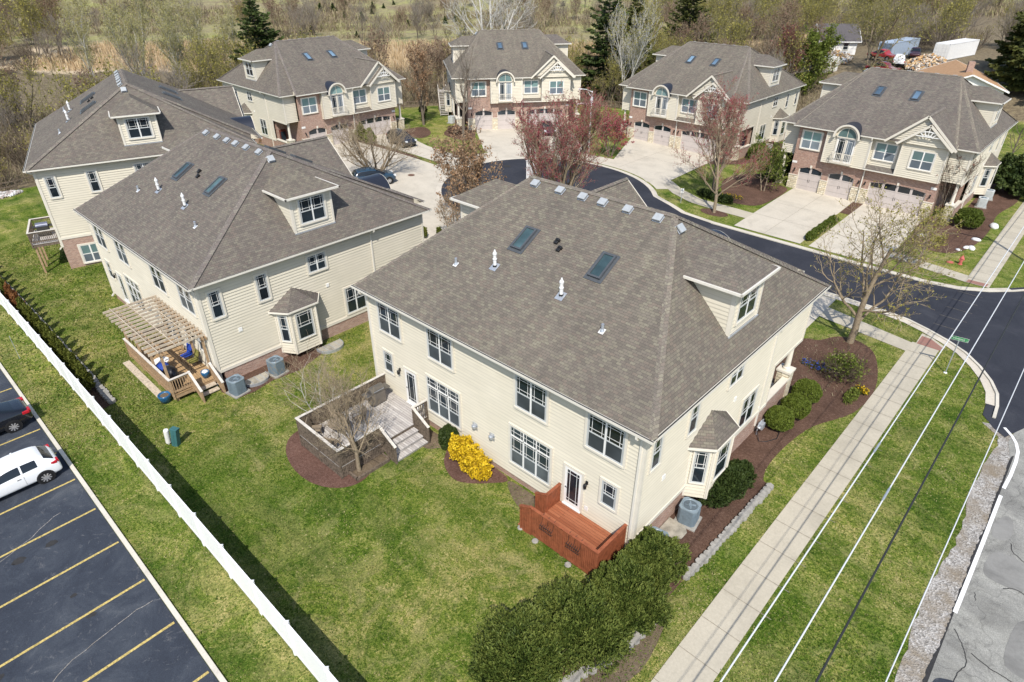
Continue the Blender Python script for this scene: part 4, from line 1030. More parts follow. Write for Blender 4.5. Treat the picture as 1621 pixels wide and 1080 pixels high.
        for i in range(len(pts) - 1): ds.beam(pts[i], pts[i + 1], .09, .09, up=(0, 1, 0) if i > 1 else (1, 0, 0))
        ds.build("downspout", M['gutter'], R)
    nB = nrm((0, -SB, 1)); tB = nrm((0, 1, SB)); nF = nrm((0, SM, 1)); tF = nrm((0, -1, SM)); nS = nrm((SS, 0, 1)); tS = nrm((-1, 0, SS))
    def skylight(p, U, T, N, w_, h_, gm='skyglass'):
        k = HB(); f = .085
        for a, b_, c, d_ in ((-w_ / 2, -w_ / 2 + f, 0, h_), (w_ / 2 - f, w_ / 2, 0, h_), (-w_ / 2 + f, w_ / 2 - f, 0, f), (-w_ / 2 + f, w_ / 2 - f, h_ - f, h_)): k.obox(p, U, T, N, a, b_, c, d_, .02, .15)
        k.obox(p, U, T, N, -w_ / 2 - .14, w_ / 2 + .14, -.16, h_ + .1, .028, .034, 0)
        so = k.build("skylight", simple("skylight_frame", (.075, .082, .09), .45, .4) if "skylight_frame" not in bpy.data.materials else bpy.data.materials["skylight_frame"], R)
        gl_ = HB(); gl_.obox(p, U, T, N, -w_ / 2 + f, w_ / 2 - f, f, h_ - f, .05, .10); gl_.build("pane", M[gm], so)
    for u in (10.78, 6.2): skylight(V3(-u, 4.58, 4.58 * SB + .03), X_, tB, nB, .66, 1.36)
    for u in (7.12, 10.58): skylight(V3(-u, 12.27, (FY - 12.27) * SM + .03), -X_, tF, nF, .66, 1.36, 'skyblue')
    def dome(p, U, T, N):
        k = HB(); k.obox(p, U, T, N, -.22, .22, -.2, .2, .02, .05, 1); k.obox(p, U, T, N, -.16, .16, -.15, .15, .05, .10, 2); k.obox(p, U, T, N, -.20, .20, -.19, .19, .10, .19, 0)
        k.build("roof_vent", [M['dome'], M['steel'], M['black']], R, bevel=.03)
    for u in (12.55, 10.93, 9.53, 8.36, 6.95, 5.35): dome(V3(-u, 7.98, 7.98 * SB + .03), X_, tB, nB)
    dome(V3(-4.35, 8.1, 4.35 * SS + .03), Y_, tS, nS)
    for u, y in ((11.13, 3.5), (7.02, 3.4)):
        z = y * SB + .03; k = HB(); k.obox(V3(-u, y, z), X_, tB, nB, -.2, .2, -.25, .2, .02, .028, 1)
        k.lathe((-u, y, z), [(.085, -.05), (.085, .36), (.105, .37), (.105, .42), (.08, .44), (.08, .62), (.105, .63), (.10, .70), (.06, .76), (.03, .86)], 14); k.lathe((-u, y, z), [(.11, .02), (.10, .09)], 14, 2)
        k.build("flue_pipe", [M['pvc'], M['steel'], M['black']], R, smooth=False)
    for u, y in ((13.22, 2.92), (4.29, 2.72)):
        z = y * SB + .03; k = HB(); k.obox(V3(-u, y, z), X_, tB, nB, -.12, .12, -.15, .12, .02, .028, 1); k.lathe((-u, y, z), [(.11, .0), (.065, .12), (.065, .33)], 12)
        k.build("vent_pipe", [M['steel'], M['pvc']], R)
    for u, y in ((9.08, 5.5), (8.70, 5.2)):
        z = y * SB + .03; k = HB(); k.obox(V3(-u, y, z), X_, tB, nB, -.10, .10, -.08, .12, .02, .12); k.obox(V3(-u, y, z), X_, tB, nB, -.07, .14, .08, .2, .02, .17)
        k.build("exhaust_vent", M['black'], R, bevel=.02)
    return R
M['skyglass'] = glassy("skylight_glass", (.055, .095, .105), .08, .7, .4)
M['skyblue'] = glassy('blue_skylight_glass', (.12, .19, .27), .15, .6, .25)
house = build_house()
HG = "cream clapboard townhouses around the turning circle"
HOUSES = {
 'A': ((0, 0, .20), 0.0, "nearest cream townhouse in the centre with the red deck at its back corner"),
 'B': ((-24.922, -5.65, -.331), .002, "cream townhouse with the timber pergola on the deck behind it"),
 'C': ((-51.197, -6.276, .815), -.296, "cream townhouse farthest left, with a brick lower storey and a small deck on posts"),
 'D': ((-81.463, 23.082, .56), -1.601, "cream townhouse with the dark car parked at its garage, beside the tall spruce"),
 'E': ((-71.93, 54.437, .72), -2.233, "cream townhouse at the head of the circle, outdoor stair at its left side"),
 'F': ((-42.537, 76.231, -.054), 3.137, "cream townhouse whose driveway is half hidden by the red budding street tree"),
 'G': ((-18.146, 71.271, -.33), 3.129, "cream townhouse at the right with a balustraded arched balcony, nearest the hydrant")}
HO = {}
for i, (k, (l, a, lab)) in enumerate(HOUSES.items()):
    HO[k] = place(house, i > 0, l, a, lab, HG); HO[k]["category"] = "house"
def world(h, x, y, z=0):
    l, a, _ = HOUSES[h]; return (l[0] + cos(a) * x - sin(a) * y, l[1] + sin(a) * x + cos(a) * y, l[2] + z)
# the walk-out storey of the left house
c_ = HB(); c_.box(-.43, .47, -9.6, -17.57, .6, -5.62); c_.box(-.42, .46, -9.6, -.6, 12.4, -5.80); c_.build("lower_brick_wall", M['brick'], HO['C'])
window(HO['C'], (-.42, 1.55, -8.0), Y_, X_, 1.45, 1.5, 2, 'plain', 'blind')

# ------------------------------------------------------------------ decks
def railing(root, pts, mats, z0, z1, skirt=None, name='railing', cap=.14, post=.09, gap=.125, bw=.02):
    """pts: plan points; one railing part with rails, balusters and a separate cap"""
    k = MB(); c = MB()
    for i in range(len(pts) - 1):
        a = np.array(pts[i], float); b = np.array(pts[i + 1], float)
        za, zb = (a[2], b[2]) if len(a) == 3 else (0, 0)
        A = V3(a[0], a[1], z1 + za); B = V3(b[0], b[1], z1 + zb); L = np.linalg.norm((B - A)[:2]); d = (B - A) / L
        lo = skirt if skirt is not None else z0 + .08
        k.beam(A - Z_ * .07, B - Z_ * .07, .04, .09); k.beam(V3(A[0], A[1], lo + .1 + za), V3(B[0], B[1], lo + .1 + zb), .04, .08)
        n = max(2, int(L / gap))
        for j in range(n + 1):
            p = A + (B - A) * j / n; z = za + (zb - za) * j / n
            k.beam(V3(p[0], p[1], lo + z) , V3(p[0], p[1], z1 - .03 + z), .034, bw * 2, up=(d[0] + 1e-6, d[1], 0))
        for p, z in ((A, za), (B, zb))[:(2 if i == len(pts) - 2 else 1)]: k.box(p[0] - post / 2, p[1] - post / 2, min(lo, z0 - .3) + z, p[0] + post / 2, p[1] + post / 2, z1 + z - .005)
        ex = d * (cap / 2 - .005)
        c.beam(A - ex + Z_ * .018, B + ex + Z_ * (.018 + .0015 * i), cap, .038)
    o = k.build(name, mats[0], root); c.build("rail_cap", mats[1], o)
    return o
def deckfloor(root, x0, y0, x1, y1, z, mat, frame, name='floor'):
    f = MB(); f.box(x0, y0, z - .04, x1, y1, z); f.build(name, mat, root)
    g = MB(); g.box(x0 + .03, y0 + .03, z - .28, x1 - .03, y0 + .08, z - .045); g.box(x0 + .03, y1 - .08, z - .28, x1 - .03, y1 - .03, z - .045); g.box(x0 + .03, y0 + .08, z - .28, x0 + .08, y1 - .08, z - .045); g.box(x1 - .08, y0 + .08, z - .28, x1 - .03, y1 - .08, z - .045)
    g.build("frame", frame, root)
# red deck
d = thing("deck", "small red stained deck at the near corner of the central house", "deck")
deckfloor(d, -4.25, -1.52, -.80, .43, .85, M['redwood'], M['redrail'])
railing(d, [(-4.25, -1.52), (-2.55, -1.52), (-.80, -1.52), (-.80, .36)], (M['redrail'], M['redrail']), .85, 1.86, .30, gap=.092, bw=.036)
railing(d, [(-4.25, -.52), (-4.25, .36)], (M['redrail'], M['redrail']), .85, 1.86, .55, gap=.092, bw=.034)
railing(d, [(-4.25, -1.52, 0), (-4.82, -1.52, -.28)], (M['redrail'], M['redrail']), .85, 1.86, .25, "stair_railing", post=.078, bw=.032, gap=.095); railing(d, [(-4.25, -.52, 0), (-4.82, -.52, -.28)], (M['redrail'], M['redrail']), .85, 1.86, .25, "stair_railing", post=.078, bw=.032, gap=.095)
s_ = MB()
for i in range(3): s_.box(-4.25 - .27 * (i + 1), -1.46, .85 - .2 * (i + 1) - .04, -4.25 - .27 * i, -.58, .85 - .2 * (i + 1))
s_.build("steps", M['redwood'], d)
f_ = MB()
for x, y in ((-3.9, -1.62), (-2.1, -1.62), (-4.85, -1.5), (-.95, -1.6)): f_.lathe((x, y, G(x, y)), [(.15, -.1), (.15, .03), (.12, .06)], 8, 0)
f_.build("footing", M['rock'], d)
bk = MB()
for x in (-3.3, -1.9):
    for q in range(7): bk.tube([(x - .3 + .1 * q, -1.58, 1.5), (x - .3 + .1 * q, -1.70, 1.42), (x - .3 + .1 * q, -1.70, 1.28), (x - .3 + .1 * q, -1.56, 1.2)], .010, 4)
    for z in (1.45, 1.25): bk.tube([(x - .34, -1.70, z), (x + .34, -1.70, z)], .010, 4)
    for q in (-.3, 0, .3): bk.tube([(x + q, -1.58, 1.5), (x + q, -1.52, 1.9), (x + q, -1.40, 1.9)], .010, 4)
bk.build("wire_planter_rack", M['black'], d)
# grey deck
d = thing("deck", "large weathered grey deck with a grill and patio chairs behind the central house", "deck")
deckfloor(d, -16.8, -5.05, -13.2, .43, .85, M['greydeck'], M['greywood'])
railing(d, [(-16.78, .34), (-16.78, -2.4), (-16.78, -5.03), (-15.0, -5.03), (-13.22, -5.03), (-13.22, -2.62)], (M['greywood'], M['capwood']), .85, 1.86, .12, gap=.10, bw=.042)
railing(d, [(-13.22, -.52), (-13.22, .36)], (M['greywood'], M['capwood']), .85, 1.86, .3)
railing(d, [(-13.22, -2.62, 0), (-12.1, -2.62, -.62)], (M['greywood'], M['capwood']), .85, 1.86, .5, "stair_railing", post=.078, bw=.032, gap=.095); railing(d, [(-13.22, -.52, 0), (-12.1, -.52, -.62)], (M['greywood'], M['capwood']), .85, 1.86, .5, "stair_railing", post=.078, bw=.032, gap=.095)
s_ = MB()
for i in range(3): s_.box(-13.2 + .36 * i, -2.55, .85 - .18 * (i + 1) - .05, -13.2 + .36 * (i + 1) + .02, -.59, .85 - .18 * (i + 1))
for i in range(3): s_.box(-13.2 + .36 * i + .30, -2.55, .1, -13.2 + .36 * i + .33, -.59, .85 - .18 * (i + 1) - .051)
s_.build("steps", M['greydeck'], d)
t = thing("planter_bed", "timber edged planter round the bare tree beside the grey deck", "planter")
k = MB(); k.beam((-13.5, -4.62, .2), (-12.55, -4.62, .2), .1, .24); k.beam((-12.55, -4.67, .2), (-12.55, -2.72, .2), .1, .24); k.beam((-12.6, -2.72, .2), (-13.1, -2.72, .2), .1, .24); k.build("edging", M['greywood'], t)
k = MB(); k.box(-13.12, -4.57, 0, -12.6, -2.77, .26); k.build("soil", M['soil'], t)
# pergola deck of the left neighbour
d = thing("deck", "tan timber deck under the pergola with a stair at its right end", "deck")
FZ = .42
deckfloor(d, -32.1, -7.85, -25.5, -5.22, FZ, M['tanwood'], M['pergwood'])
railing(d, [(-32.08, -5.3), (-32.08, -7.83), (-29.9, -7.83), (-27.7, -7.83), (-25.52, -7.83), (-25.52, -6.72)], (M['pergwood'], M['capwood']), FZ, FZ + 1.0, None)
k = MB(); k.box(-32.1, -7.80, FZ - .0, -25.9, -7.77, FZ + .93); k.build("privacy_boards", M['pergwood'], d)
k = MB(); k.box(-32.2, -8.35, FZ - .62, -25.8, -7.95, FZ - .56); k.box(-32.2, -8.3, -.6, -25.8, -8.26, FZ - .63); k.build("lower_bench", M['pergcap'], d)
railing(d, [(-25.52, -6.72, 0), (-24.35, -6.72, -.72)], (M['pergwood'], M['capwood']), FZ, FZ + 1.0, None, "stair_railing", post=.078, bw=.032, gap=.095); railing(d, [(-25.52, -5.50, 0), (-24.35, -5.50, -.72)], (M['pergwood'], M['capwood']), FZ, FZ + 1.0, None, "stair_railing", post=.078, bw=.032, gap=.095)
s_ = MB()
for i in range(4): s_.box(-25.5 + .33 * i, -6.66, FZ - .19 * (i + 1) - .05, -25.5 + .33 * (i + 1) + .02, -5.56, FZ - .19 * (i + 1))
s_.build("steps", M['pergcap'], d)
k = MB()
for x in (-31.5, -29.5, -27.5, -25.7): k.box(x - .07, -7.7, -.9, x + .07, -7.56, FZ - .3)
for x in (-25.7,): k.lathe((x, -7.63, -.5), [(.19, 0), (.19, .16)], 9)
k.build("support_post", M['pergwood'], d)
pg = thing("pergola", "weathered timber pergola with slatted open roof on the left neighbour's deck", "pergola")
PZ = 3.05
for x in (-31.9, -29.9, -27.9, -25.9):
    for y in (-7.72, -5.42):
        k = MB(); k.box(x - .06, y - .06, FZ, x + .06, y + .06, PZ); k.build("post", M['pergwood'], pg)
k = MB()
for y in (-7.80, -7.64, -5.50, -5.34): k.box(-32.5, y - .02, PZ - .02, -25.35, y + .02, PZ + .17)
k.build("beam", M['pergwood'], pg)
k = MB(); rg = random.Random(5)
for i in range(15):
    x = -32.45 + i * .49; k.box(x - .022, -8.35 + rg.uniform(-.04, .04), PZ + .17, x + .022, -4.98 + rg.uniform(-.03, .03), PZ + .31)
k.build("rafter", M['pergcap'], pg)
k = MB()
for y in (-7.9, -6.95, -6.0, -5.1): k.box(-32.6, y - .02, PZ + .312, -25.4, y + .02, PZ + .345)
k.build("purlin", M['pergcap'], pg)
# small high deck of the far left house
c0, ca = HOUSES['C'][0], HOUSES['C'][1]
d = thing("deck", "small grey deck high on posts at the corner of the far left house", "deck", c0, ca)
cz = EZ
deckfloor(d, -4.2, -1.5, -.55, .43, cz - 5.85, M['greydeck'], M['greywood'])
railing(d, [(-4.18, .36), (-4.18, -1.48), (-.57, -1.48), (-.57, .36)], (M['greywood'], M['capwood']), cz - 5.85, cz - 4.9, None)
k = MB()
for x, y in ((-.75, -1.35), (-3.9, -1.35), (-2.3, -1.35)): k.box(x - .07, y - .07, cz - 8.9, x + .07, y + .07, cz - 5.9)
k.build("support_post", M['pergwood'], d)
# outdoor stair of the house at the head of the circle
l5, a5 = HOUSES['E'][0], HOUSES['E'][1]
d = thing("outdoor_stair", "grey outdoor stair climbing the side of the house at the circle's head", "stair", l5, a5)
k = MB()
for i in range(14): k.box(.15, 7.2 - .26 * i - .28, EZ - 6.6 + .19 * i, 1.25, 7.2 - .26 * i, EZ - 6.55 + .19 * i)
k.build("steps", M['greydeck'], d)
k = MB(); k.box(-.4, 2.1, EZ - 3.98, 1.3, 3.6, EZ - 3.9); k.build("landing", M['greydeck'], d)
for x in (.12, 1.28):
    k = MB(); k.beam((x, 7.4, EZ - 5.7), (x, 3.55, EZ - 2.95), .07, .09); k.beam((x, 7.3, EZ - 6.7), (x, 3.5, EZ - 4.0), .05, .25)
    for i in range(8): k.box(x - .02, 7.3 - .5 * i - .02, EZ - 6.6 + .36 * i, x + .02, 7.3 - .5 * i + .02, EZ - 5.6 + .36 * i)
    k.build("stair_railing", M['capwood'], d)
k = MB()
for x, y in ((.15, 2.2), (1.25, 2.2), (.15, 3.5), (1.25, 3.5)): k.box(x - .05, y - .05, EZ - 7.2, x + .05, y + .05, EZ - 2.9)
k.box(-.4, 2.12, EZ - 2.98, 1.3, 2.2, EZ - 2.9); k.build("support_post", M['greywood'], d)
# ------------------------------------------------------------------ things on the decks
def chair(label, x, y, z, rz, mat, grp=None):
    t = thing("patio_chair", label, "chair", (x, y, z), rz, grp)
    k = MB(); k.box(-.25, -.25, .40, .25, .25, .44); k.build("seat", mat, t)
    k = MB(); k.obox((0, .25, .44), X_, nrm((0, .25, 1)), nrm((0, -1, .25)), -.25, .25, 0, .58, -.02, .02); k.build("backrest", mat, t)
    for sx in (-.24, .24):
        k = MB(); k.tube([(sx, -.26, 0), (sx, -.24, .62), (sx, .28, .64)], .018, 6); k.tube([(sx, .30, 0), (sx, .24, .44)], .018, 6); k.build("leg", M['sling_frame'], t)
    return t
M['sling'] = simple("tan_sling", (.25, .20, .145), .85, .15, var=.2, scale=8); M['sling_frame'] = simple("bronze_tube", (.085, .068, .05), .5, .4, .3)
CHG = "patio chairs round the table on the grey deck"
chair("tan sling patio chair along the far side railing of the grey deck", -16.2, -3.2, .85, radians(80), M['sling'], CHG)
chair("tan sling patio chair by the outer corner of the grey deck", -16.1, -4.45, .85, radians(140), M['sling'], CHG)
chair("tan sling patio chair against the outer railing, nearest the bare tree", -14.6, -4.5, .85, radians(200), M['sling'], CHG)
chair("tan sling patio chair facing the table from the house side of the grey deck", -15.2, -2.5, .85, radians(-10), M['sling'], CHG)
t = thing("patio_table", "low round patio table between the chairs on the grey deck", "table", (-15.35, -3.6, .85))
k = MB(); k.lathe((0, 0, 0), [(.52, .66), (.52, .70)], 20); k.build("tabletop", M['sling'], t)
for a in (45, 135, 225, 315):
    k = MB(); k.tube([(.38 * cos(radians(a)), .38 * sin(radians(a)), 0), (.25 * cos(radians(a)), .25 * sin(radians(a)), .66)], .02, 6); k.build("leg", M['sling_frame'], t)
def grill(label, x, y, z, rz, body, hood):
    t = thing("grill", label, "grill", (x, y, z), rz)
    k = MB(); k.box(-.42, -.26, .1, .42, .26, .82); k.build("cabinet", body, t, bevel=.02)
    k = MB(); A = np.linspace(0, pi, 10); n = 10
    pr_ = [(.29 * cos(a), .86 + .26 * sin(a)) for a in A]
    for i in range(9): k.quad((-.42, pr_[i][0], pr_[i][1]), (.42, pr_[i][0], pr_[i][1]), (.42, pr_[i + 1][0], pr_[i + 1][1]), (-.42, pr_[i + 1][0], pr_[i + 1][1]))
    for x_ in (-.42, .42): k.face([(x_, a, b) for a, b in pr_])
    h = k.build("hood", hood, t); k = MB(); k.tube([(-.32, -.30, .98), (.32, -.30, .98)], .016, 8); k.build("handle", M['steel'], h)
    for sx in (-1, 1):
        k = MB(); k.box(sx * .43, -.24, .80, sx * .78, .24, .84); k.build("side_shelf", body, t)
    for sx in (-.35, .35):
        k = MB(); k.tube([(sx, -.02 - .05, .08), (sx, .05, .08)], .08, 10); k.build("wheel", M['black'], t)
    return t
M['stainless'] = simple("stainless", (.24, .22, .195), .3, .5, .7, var=.15, scale=3)
grill("stainless barbecue grill on the grey deck near the house wall", -16.05, -.75, .85, radians(90), M['stainless'], M['stainless'])
grill("blue-grey barbecue grill on the small high deck of the far left house", *world('C', -2.4, -.6, EZ - 5.85), ca + radians(90), M['gutdark'], simple("blue_grey_hood", (.17, .18, .24), .35, .5, .3))
M['cover'] = simple("black_vinyl_cover", (.012, .013, .016), .35, .45, var=.3, scale=3); M['bluecl'] = simple("blue_cloth", (.02, .06, .33), .7, .3, var=.25); M['bluepot'] = simple("blue_glaze", (.02, .11, .24), .25, .6, var=.25, scale=4)
k = MB(); A = np.linspace(0, 2 * pi, 14, endpoint=False)
for r_, z_ in (): pass
k.lathe((0, 0, 0), [(.62, 0), (.60, .5), (.52, .82), (.40, 1.02), (.15, 1.10), (.02, 1.10)], 14, 0, 1.1, .62)
o = k.build("covered_grill", M['cover'], None, True, (-26.75, -7.3, FZ), .1); tagit(o, "barbecue grill under a black cover on the pergola deck", "grill")
k = MB(); k.lathe((0, 0, 0), [(.42, 0), (.42, .72), (.40, .80), (.1, .86)], 12, 0, 1.1, .8); o = k.build("covered_table", M['bluecl'], None, True, (-27.75, -7.35, FZ)); tagit(o, "small table under a blue cloth beside the covered grill", "table")
t = thing("flower_pot", "blue glazed flower pot at the top of the pergola deck stair", "pot", (-25.95, -5.75, FZ))
k = MB(); k.lathe((0, 0, 0), [(.17, 0), (.25, .3), (.24, .42), (.21, .42), (.2, .36)], 14); k.build("pot", M['bluepot'], t, True); k = MB(); k.lathe((0, 0, 0), [(.2, .36), (.15, .44), (.05, .5)], 9); k.build("soil", M['white'], t)
t = thing("flower_pot", "blue tub on the ground under the outer corner of the pergola deck", "pot", (-26.1, -8.15, G(-26.1, -8.1)))
k = MB(); k.lathe((0, 0, 0), [(.26, 0), (.36, .42), (.35, .5), (.31, .5), (.30, .44)], 14); k.build("pot", M['bluepot'], t, True); k = MB(); k.lathe((0, 0, 0), [(.3, .43), (.1, .46)], 9); k.build("soil", M['soil'], t)
chair("olive cushioned chair against the house wall on the pergola deck", -27.6, -5.75, FZ, radians(0), simple("olive_cushion", (.24, .22, .06), .85, .15, var=.3), None)
chair("blue cushioned chair against the house wall on the pergola deck", -28.5, -5.75, FZ, radians(10), M['bluecl'], None)
t = thing("patio_table", "white round pedestal table under the pergola", "table", (-28.4, -7.2, FZ))
k = MB(); k.lathe((0, 0, 0), [(.46, .7), (.46, .74)], 18); k.build("tabletop", M['white'], t); k = MB(); k.lathe((0, 0, 0), [(.25, 0), (.24, .04), (.05, .08), (.05, .7)], 12); k.build("pedestal", M['white'], t)
# ------------------------------------------------------------------ air conditioners and other utilities
def aircon(label, x, y, z, rz, mat, top):
    t = thing("air_conditioner", label, "air conditioner", (x, y, z), rz, "air conditioners beside the houses")
    h, w_, c = .88, .40, .12
    ring = [(w_, -w_ + c), (w_, w_ - c), (w_ - c, w_), (-w_ + c, w_), (-w_, w_ - c), (-w_, -w_ + c), (-w_ + c, -w_), (w_ - c, -w_)]
    k = MB(); k.prism(ring, .05, h, 0)
    for a, b in zip(ring, ring[1:] + ring[:1]):
        n = max(1, int(np.hypot(a[0] - b[0], a[1] - b[1]) / .055))
        for i in range(n):
            p = np.array(a) + (np.array(b) - np.array(a)) * (i + .5) / n; o_ = nrm(V3(p[0], p[1], 0)); k.beam((p[0], p[1], .10), (p[0], p[1], h - .1), .022, .022, up=(o_[0], o_[1], 0))
    k.build("cabinet", mat, t)
    k = MB(); k.prism([(q[0] * 1.03, q[1] * 1.03) for q in ring], h, h + .05)
    N_ = 24
    for i in range(N_):
        a, b = 2 * pi * i / N_, 2 * pi * (i + 1) / N_
        for r0, z0, r1, z1 in ((.36, h + .051, .34, h + .075), (.34, h + .075, .31, h + .051)): k.quad((r0 * cos(a), r0 * sin(a), z0), (r0 * cos(b), r0 * sin(b), z0), (r1 * cos(b), r1 * sin(b), z1), (r1 * cos(a), r1 * sin(a), z1))
    k.build("lid", top, t)
    k = MB(); k.lathe((0, 0, h + .0515), [(.31, 0), (.02, .004)], 20); k.build("fan_opening", M['acd'], t)
    k = MB()
    for i in range(4):
        a = i * pi / 2 + .4; k.obox((0, 0, h + .06), V3(cos(a), sin(a), 0), V3(-sin(a) * .9, cos(a) * .9, .35), Z_, .04, .24, -.04, .04, 0, .006)
    k.lathe((0, 0, h + .058), [(.09, 0), (.08, .03)], 12); k.build("fan", M['acb'], t)
    k = MB(); k.box(-.5, -.5, -.08, .5, .5, .05); k.build("base_pad", M['rock'], t)
    return t
M['acd'] = simple('blue_grey_shaded_grille', (.09, .115, .135), .6, .3, var=.15); M['acb'] = simple("blue_grey_enamel", (.155, .20, .235), .45, .4, var=.1); M['acl'] = simple("pale_grey_enamel", (.47, .50, .49), .45, .4, var=.08); M['acbt'] = simple("blue_grey_lid", (.19, .24, .275), .4, .4, var=.1); M['aclt'] = simple("pale_grey_lid", (.55, .57, .56), .4, .4, var=.08)
for lab, x, y, mm in (("blue-grey air conditioner beside the bay window bush of the central house", .25, 3.95, 0), ("blue-grey air conditioner half hidden by the hedge at the central house corner", .12, 1.45, 0), ("blue-grey air conditioner at the foot of the pergola deck stair", -23.85, -4.95, 0), ("blue-grey air conditioner beside the left neighbour's bay window", -24.05, -2.35, 0),
                      ("pale grey air conditioner nearest the pavement at the right-hand house", .55, 61.6, 1), ("pale grey air conditioner behind the other one at the right-hand house", .5, 64.9, 1), ("pale grey air conditioner between the two right-hand houses", -24.0, 66.6, 1), ("pale grey air conditioner at the foot of the outdoor stair", -62.3, 46.9, 1)):
    aircon(lab, x, y, G(x, y) + .04, .15, M['acl'] if mm else M['acb'], M['aclt'] if mm else M['acbt'])
def well(label, x, y, rz, w_=1.5, d_=.85, cover=False):
    t = thing("window_well", label, "window well", (x, y, G(x, y) + .03), rz, "window wells along the house walls")
    A = np.linspace(0, pi, 15); k = MB()
    for r, z in ((1, .18),):
        P = [(w_ / 2 * cos(a), -d_ * sin(a) ** .6) for a in A]
        for i in range(14): k.beam((*P[i], .08), (*P[i + 1], .08), .035, .22)
    k.build("rim", M['steel'], t)
    k = MB(); k.face([(a * .97, b * .97, .16) for a, b in P]); k.build("cover", M['wellcov'], t)
    k = MB()
    for q in (-.25, 0, .25): k.beam((w_ * q, 0, .17), (w_ * q, -d_ * .85, .17), .03, .02)
    k.build("bar", M['steel'], t)
M['wellcov'] = simple("clouded_plastic", (.36, .33, .27), .3, .4, var=.35, scale=3)
well("window well with bars between the two air conditioners of the left neighbour", -24.45, -3.65, radians(90)); well("window well beyond the left neighbour's bay window", -24.45, 1.5, radians(90), 1.7, .95)
k = MB(); k.prism([(-.40, 2.55), (.35, 2.55), (.62, 2.8), (.62, 3.25), (.4, 3.5), (-.40, 3.5)], 0, .07); o = k.build("window_well_cover", M['wellcov'], None, loc=(0, 0, G(0, 3) + .03), bevel=.02); tagit(o, "flat stained window well cover lying beside the air conditioners of the central house", "cover", None)
t = thing("gas_meter", "grey gas meter with looping black hose at the side wall of the central house", "meter", (-.1, 12.2, G(-.1, 12.2)))
k = MB(); k.box(-.18, -.16, .3, .1, .16, .68); k.lathe((-.04, -.3, .5), [(.10, 0), (.13, .05), (.10, .1)], 10); k.build("meter_box", M['steel'], t, bevel=.03)
k = MB(); k.tube([(-.1, -.3, 0), (-.1, -.3, .62), (-.1, .05, .75), (-.1, .3, .7), (-.1, .3, 0)], .03, 8); k.build("pipe", M['steel'], t)
k = MB(); k.tube(smoothpath([(-.2, -.2, .3), (.3, -.5, .05), (.75, -.1, .04), (.8, .6, .05), (.3, .8, .05)], 6) if False else [(-.1, -.3, .3), (.25, -.75, .05), (.55, -.5, .04), (.85, .1, .04), (.75, .65, .05), (.3, .75, .06), (-.05, .5, .25)], .02, 6); k.build("hose", M['black'], t)
t = thing("utility_pedestal", "leaning green utility box on the back lawn", "utility box", (-21.75, -9.4, G(-21.75, -9.4))); t.rotation_euler = (radians(-4), radians(8), .5)
k = MB(); k.box(-.17, -.12, 0, .17, .14, 1.02); k.box(-.19, -.14, 1.0, .19, .16, 1.09); k.box(-.01, -.135, .05, .01, -.12, .98); k.build("body", simple("green_enamel", (.045, .14, .145), .5, .4, var=.12), t, bevel=.015)
t = thing("utility_pedestal", "white cylindrical utility marker beside the green box on the back lawn", "utility box", (-22.12, -9.62, G(-22.1, -9.6))); t.rotation_euler = (radians(-3), radians(7), 0)
k = MB(); k.lathe((0, 0, 0), [(.04, 0), (.04, .14), (.13, .15), (.13, .95), (.11, 1.0), (.02, 1.02)], 14); k.build("tube", M['white'], t, False)
def pole(label, x, y, h, name='sign_post', rz=0, plate=None):
    t = thing(name, label, "post", (x, y, G(x, y)), rz); k = MB(); k.box(-.03, -.012, -.2, .03, .012, h); k.build("post", M['steel'], t)
    if plate: k = MB(); k.box(-plate[0] / 2, .012, h - plate[1], plate[0] / 2, .02, h); k.build("plate", M['white'], t)
pole("bare galvanised post standing on the grass strip by the white fence", -37.85, -12.55, 1.7)
pole("small sign on a dark post beside the pavement near the red street tree", -22.0, 41.55, 1.5, "sign_post", .4, (.3, .45))
# street name sign
SX, SY = 5.61, 25.69
t = thing("street_sign", "green street name sign reading Provence on a steel post at the corner", "sign", (SX, SY, G(SX, SY)))
k = MB(); k.tube([(0, 0, -.1), (0, 0, 2.30)], .032, 10); k.build("post", M['steel'], t); k = MB(); k.lathe((0, 0, 0), [(.11, 0), (.10, .04), (.04, .06)], 10); k.build("base_plate", M['pvc'], t)
su = nrm((.985, .17, 0)); sn = np.array((su[1], -su[0], 0))
k = MB(); k.obox((0, 0, 2.31), su, Z_, sn, -.46, .46, 0, .24, -.008, .008); pl_ = k.build("plate", simple("sign_green", (.01, .20, .055), .45, .4, var=.03), t)
k = MB()
for a, b, c_, d_ in ((-.46, .46, 0, .014), (-.46, .46, .226, .24), (-.46, -.446, .014, .226), (.446, .46, .014, .226)): k.obox((0, 0, 2.31), su, Z_, sn, a, b, c_, d_, -.0095, .0095)
k.build("border", M['pvc'], pl_)
def text(body, size, parent, loc, side, mat, name='lettering'):
    cu = bpy.data.curves.new(name, 'FONT'); cu.body = body; cu.size = size; cu.align_x = 'CENTER'; cu.align_y = 'CENTER'; cu.extrude = .001
    tmp = bpy.data.objects.new(name, cu); COL.objects.link(tmp)
    me = bpy.data.meshes.new_from_object(tmp.evaluated_get(bpy.context.evaluated_depsgraph_get()))
    bpy.data.objects.remove(tmp)
    me.materials.clear(); me.materials.append(mat)
    o = bpy.data.objects.new(name, me); COL.objects.link(o); o.parent = parent
    R_ = Matrix(((su[0] * side, 0, sn[0] * side), (su[1] * side, 0, sn[1] * side), (0, 1, 0)))
    o.matrix_local = Matrix.Translation(Vector(loc) + Vector(sn) * .0105 * side) @ R_.to_4x4()
    return o
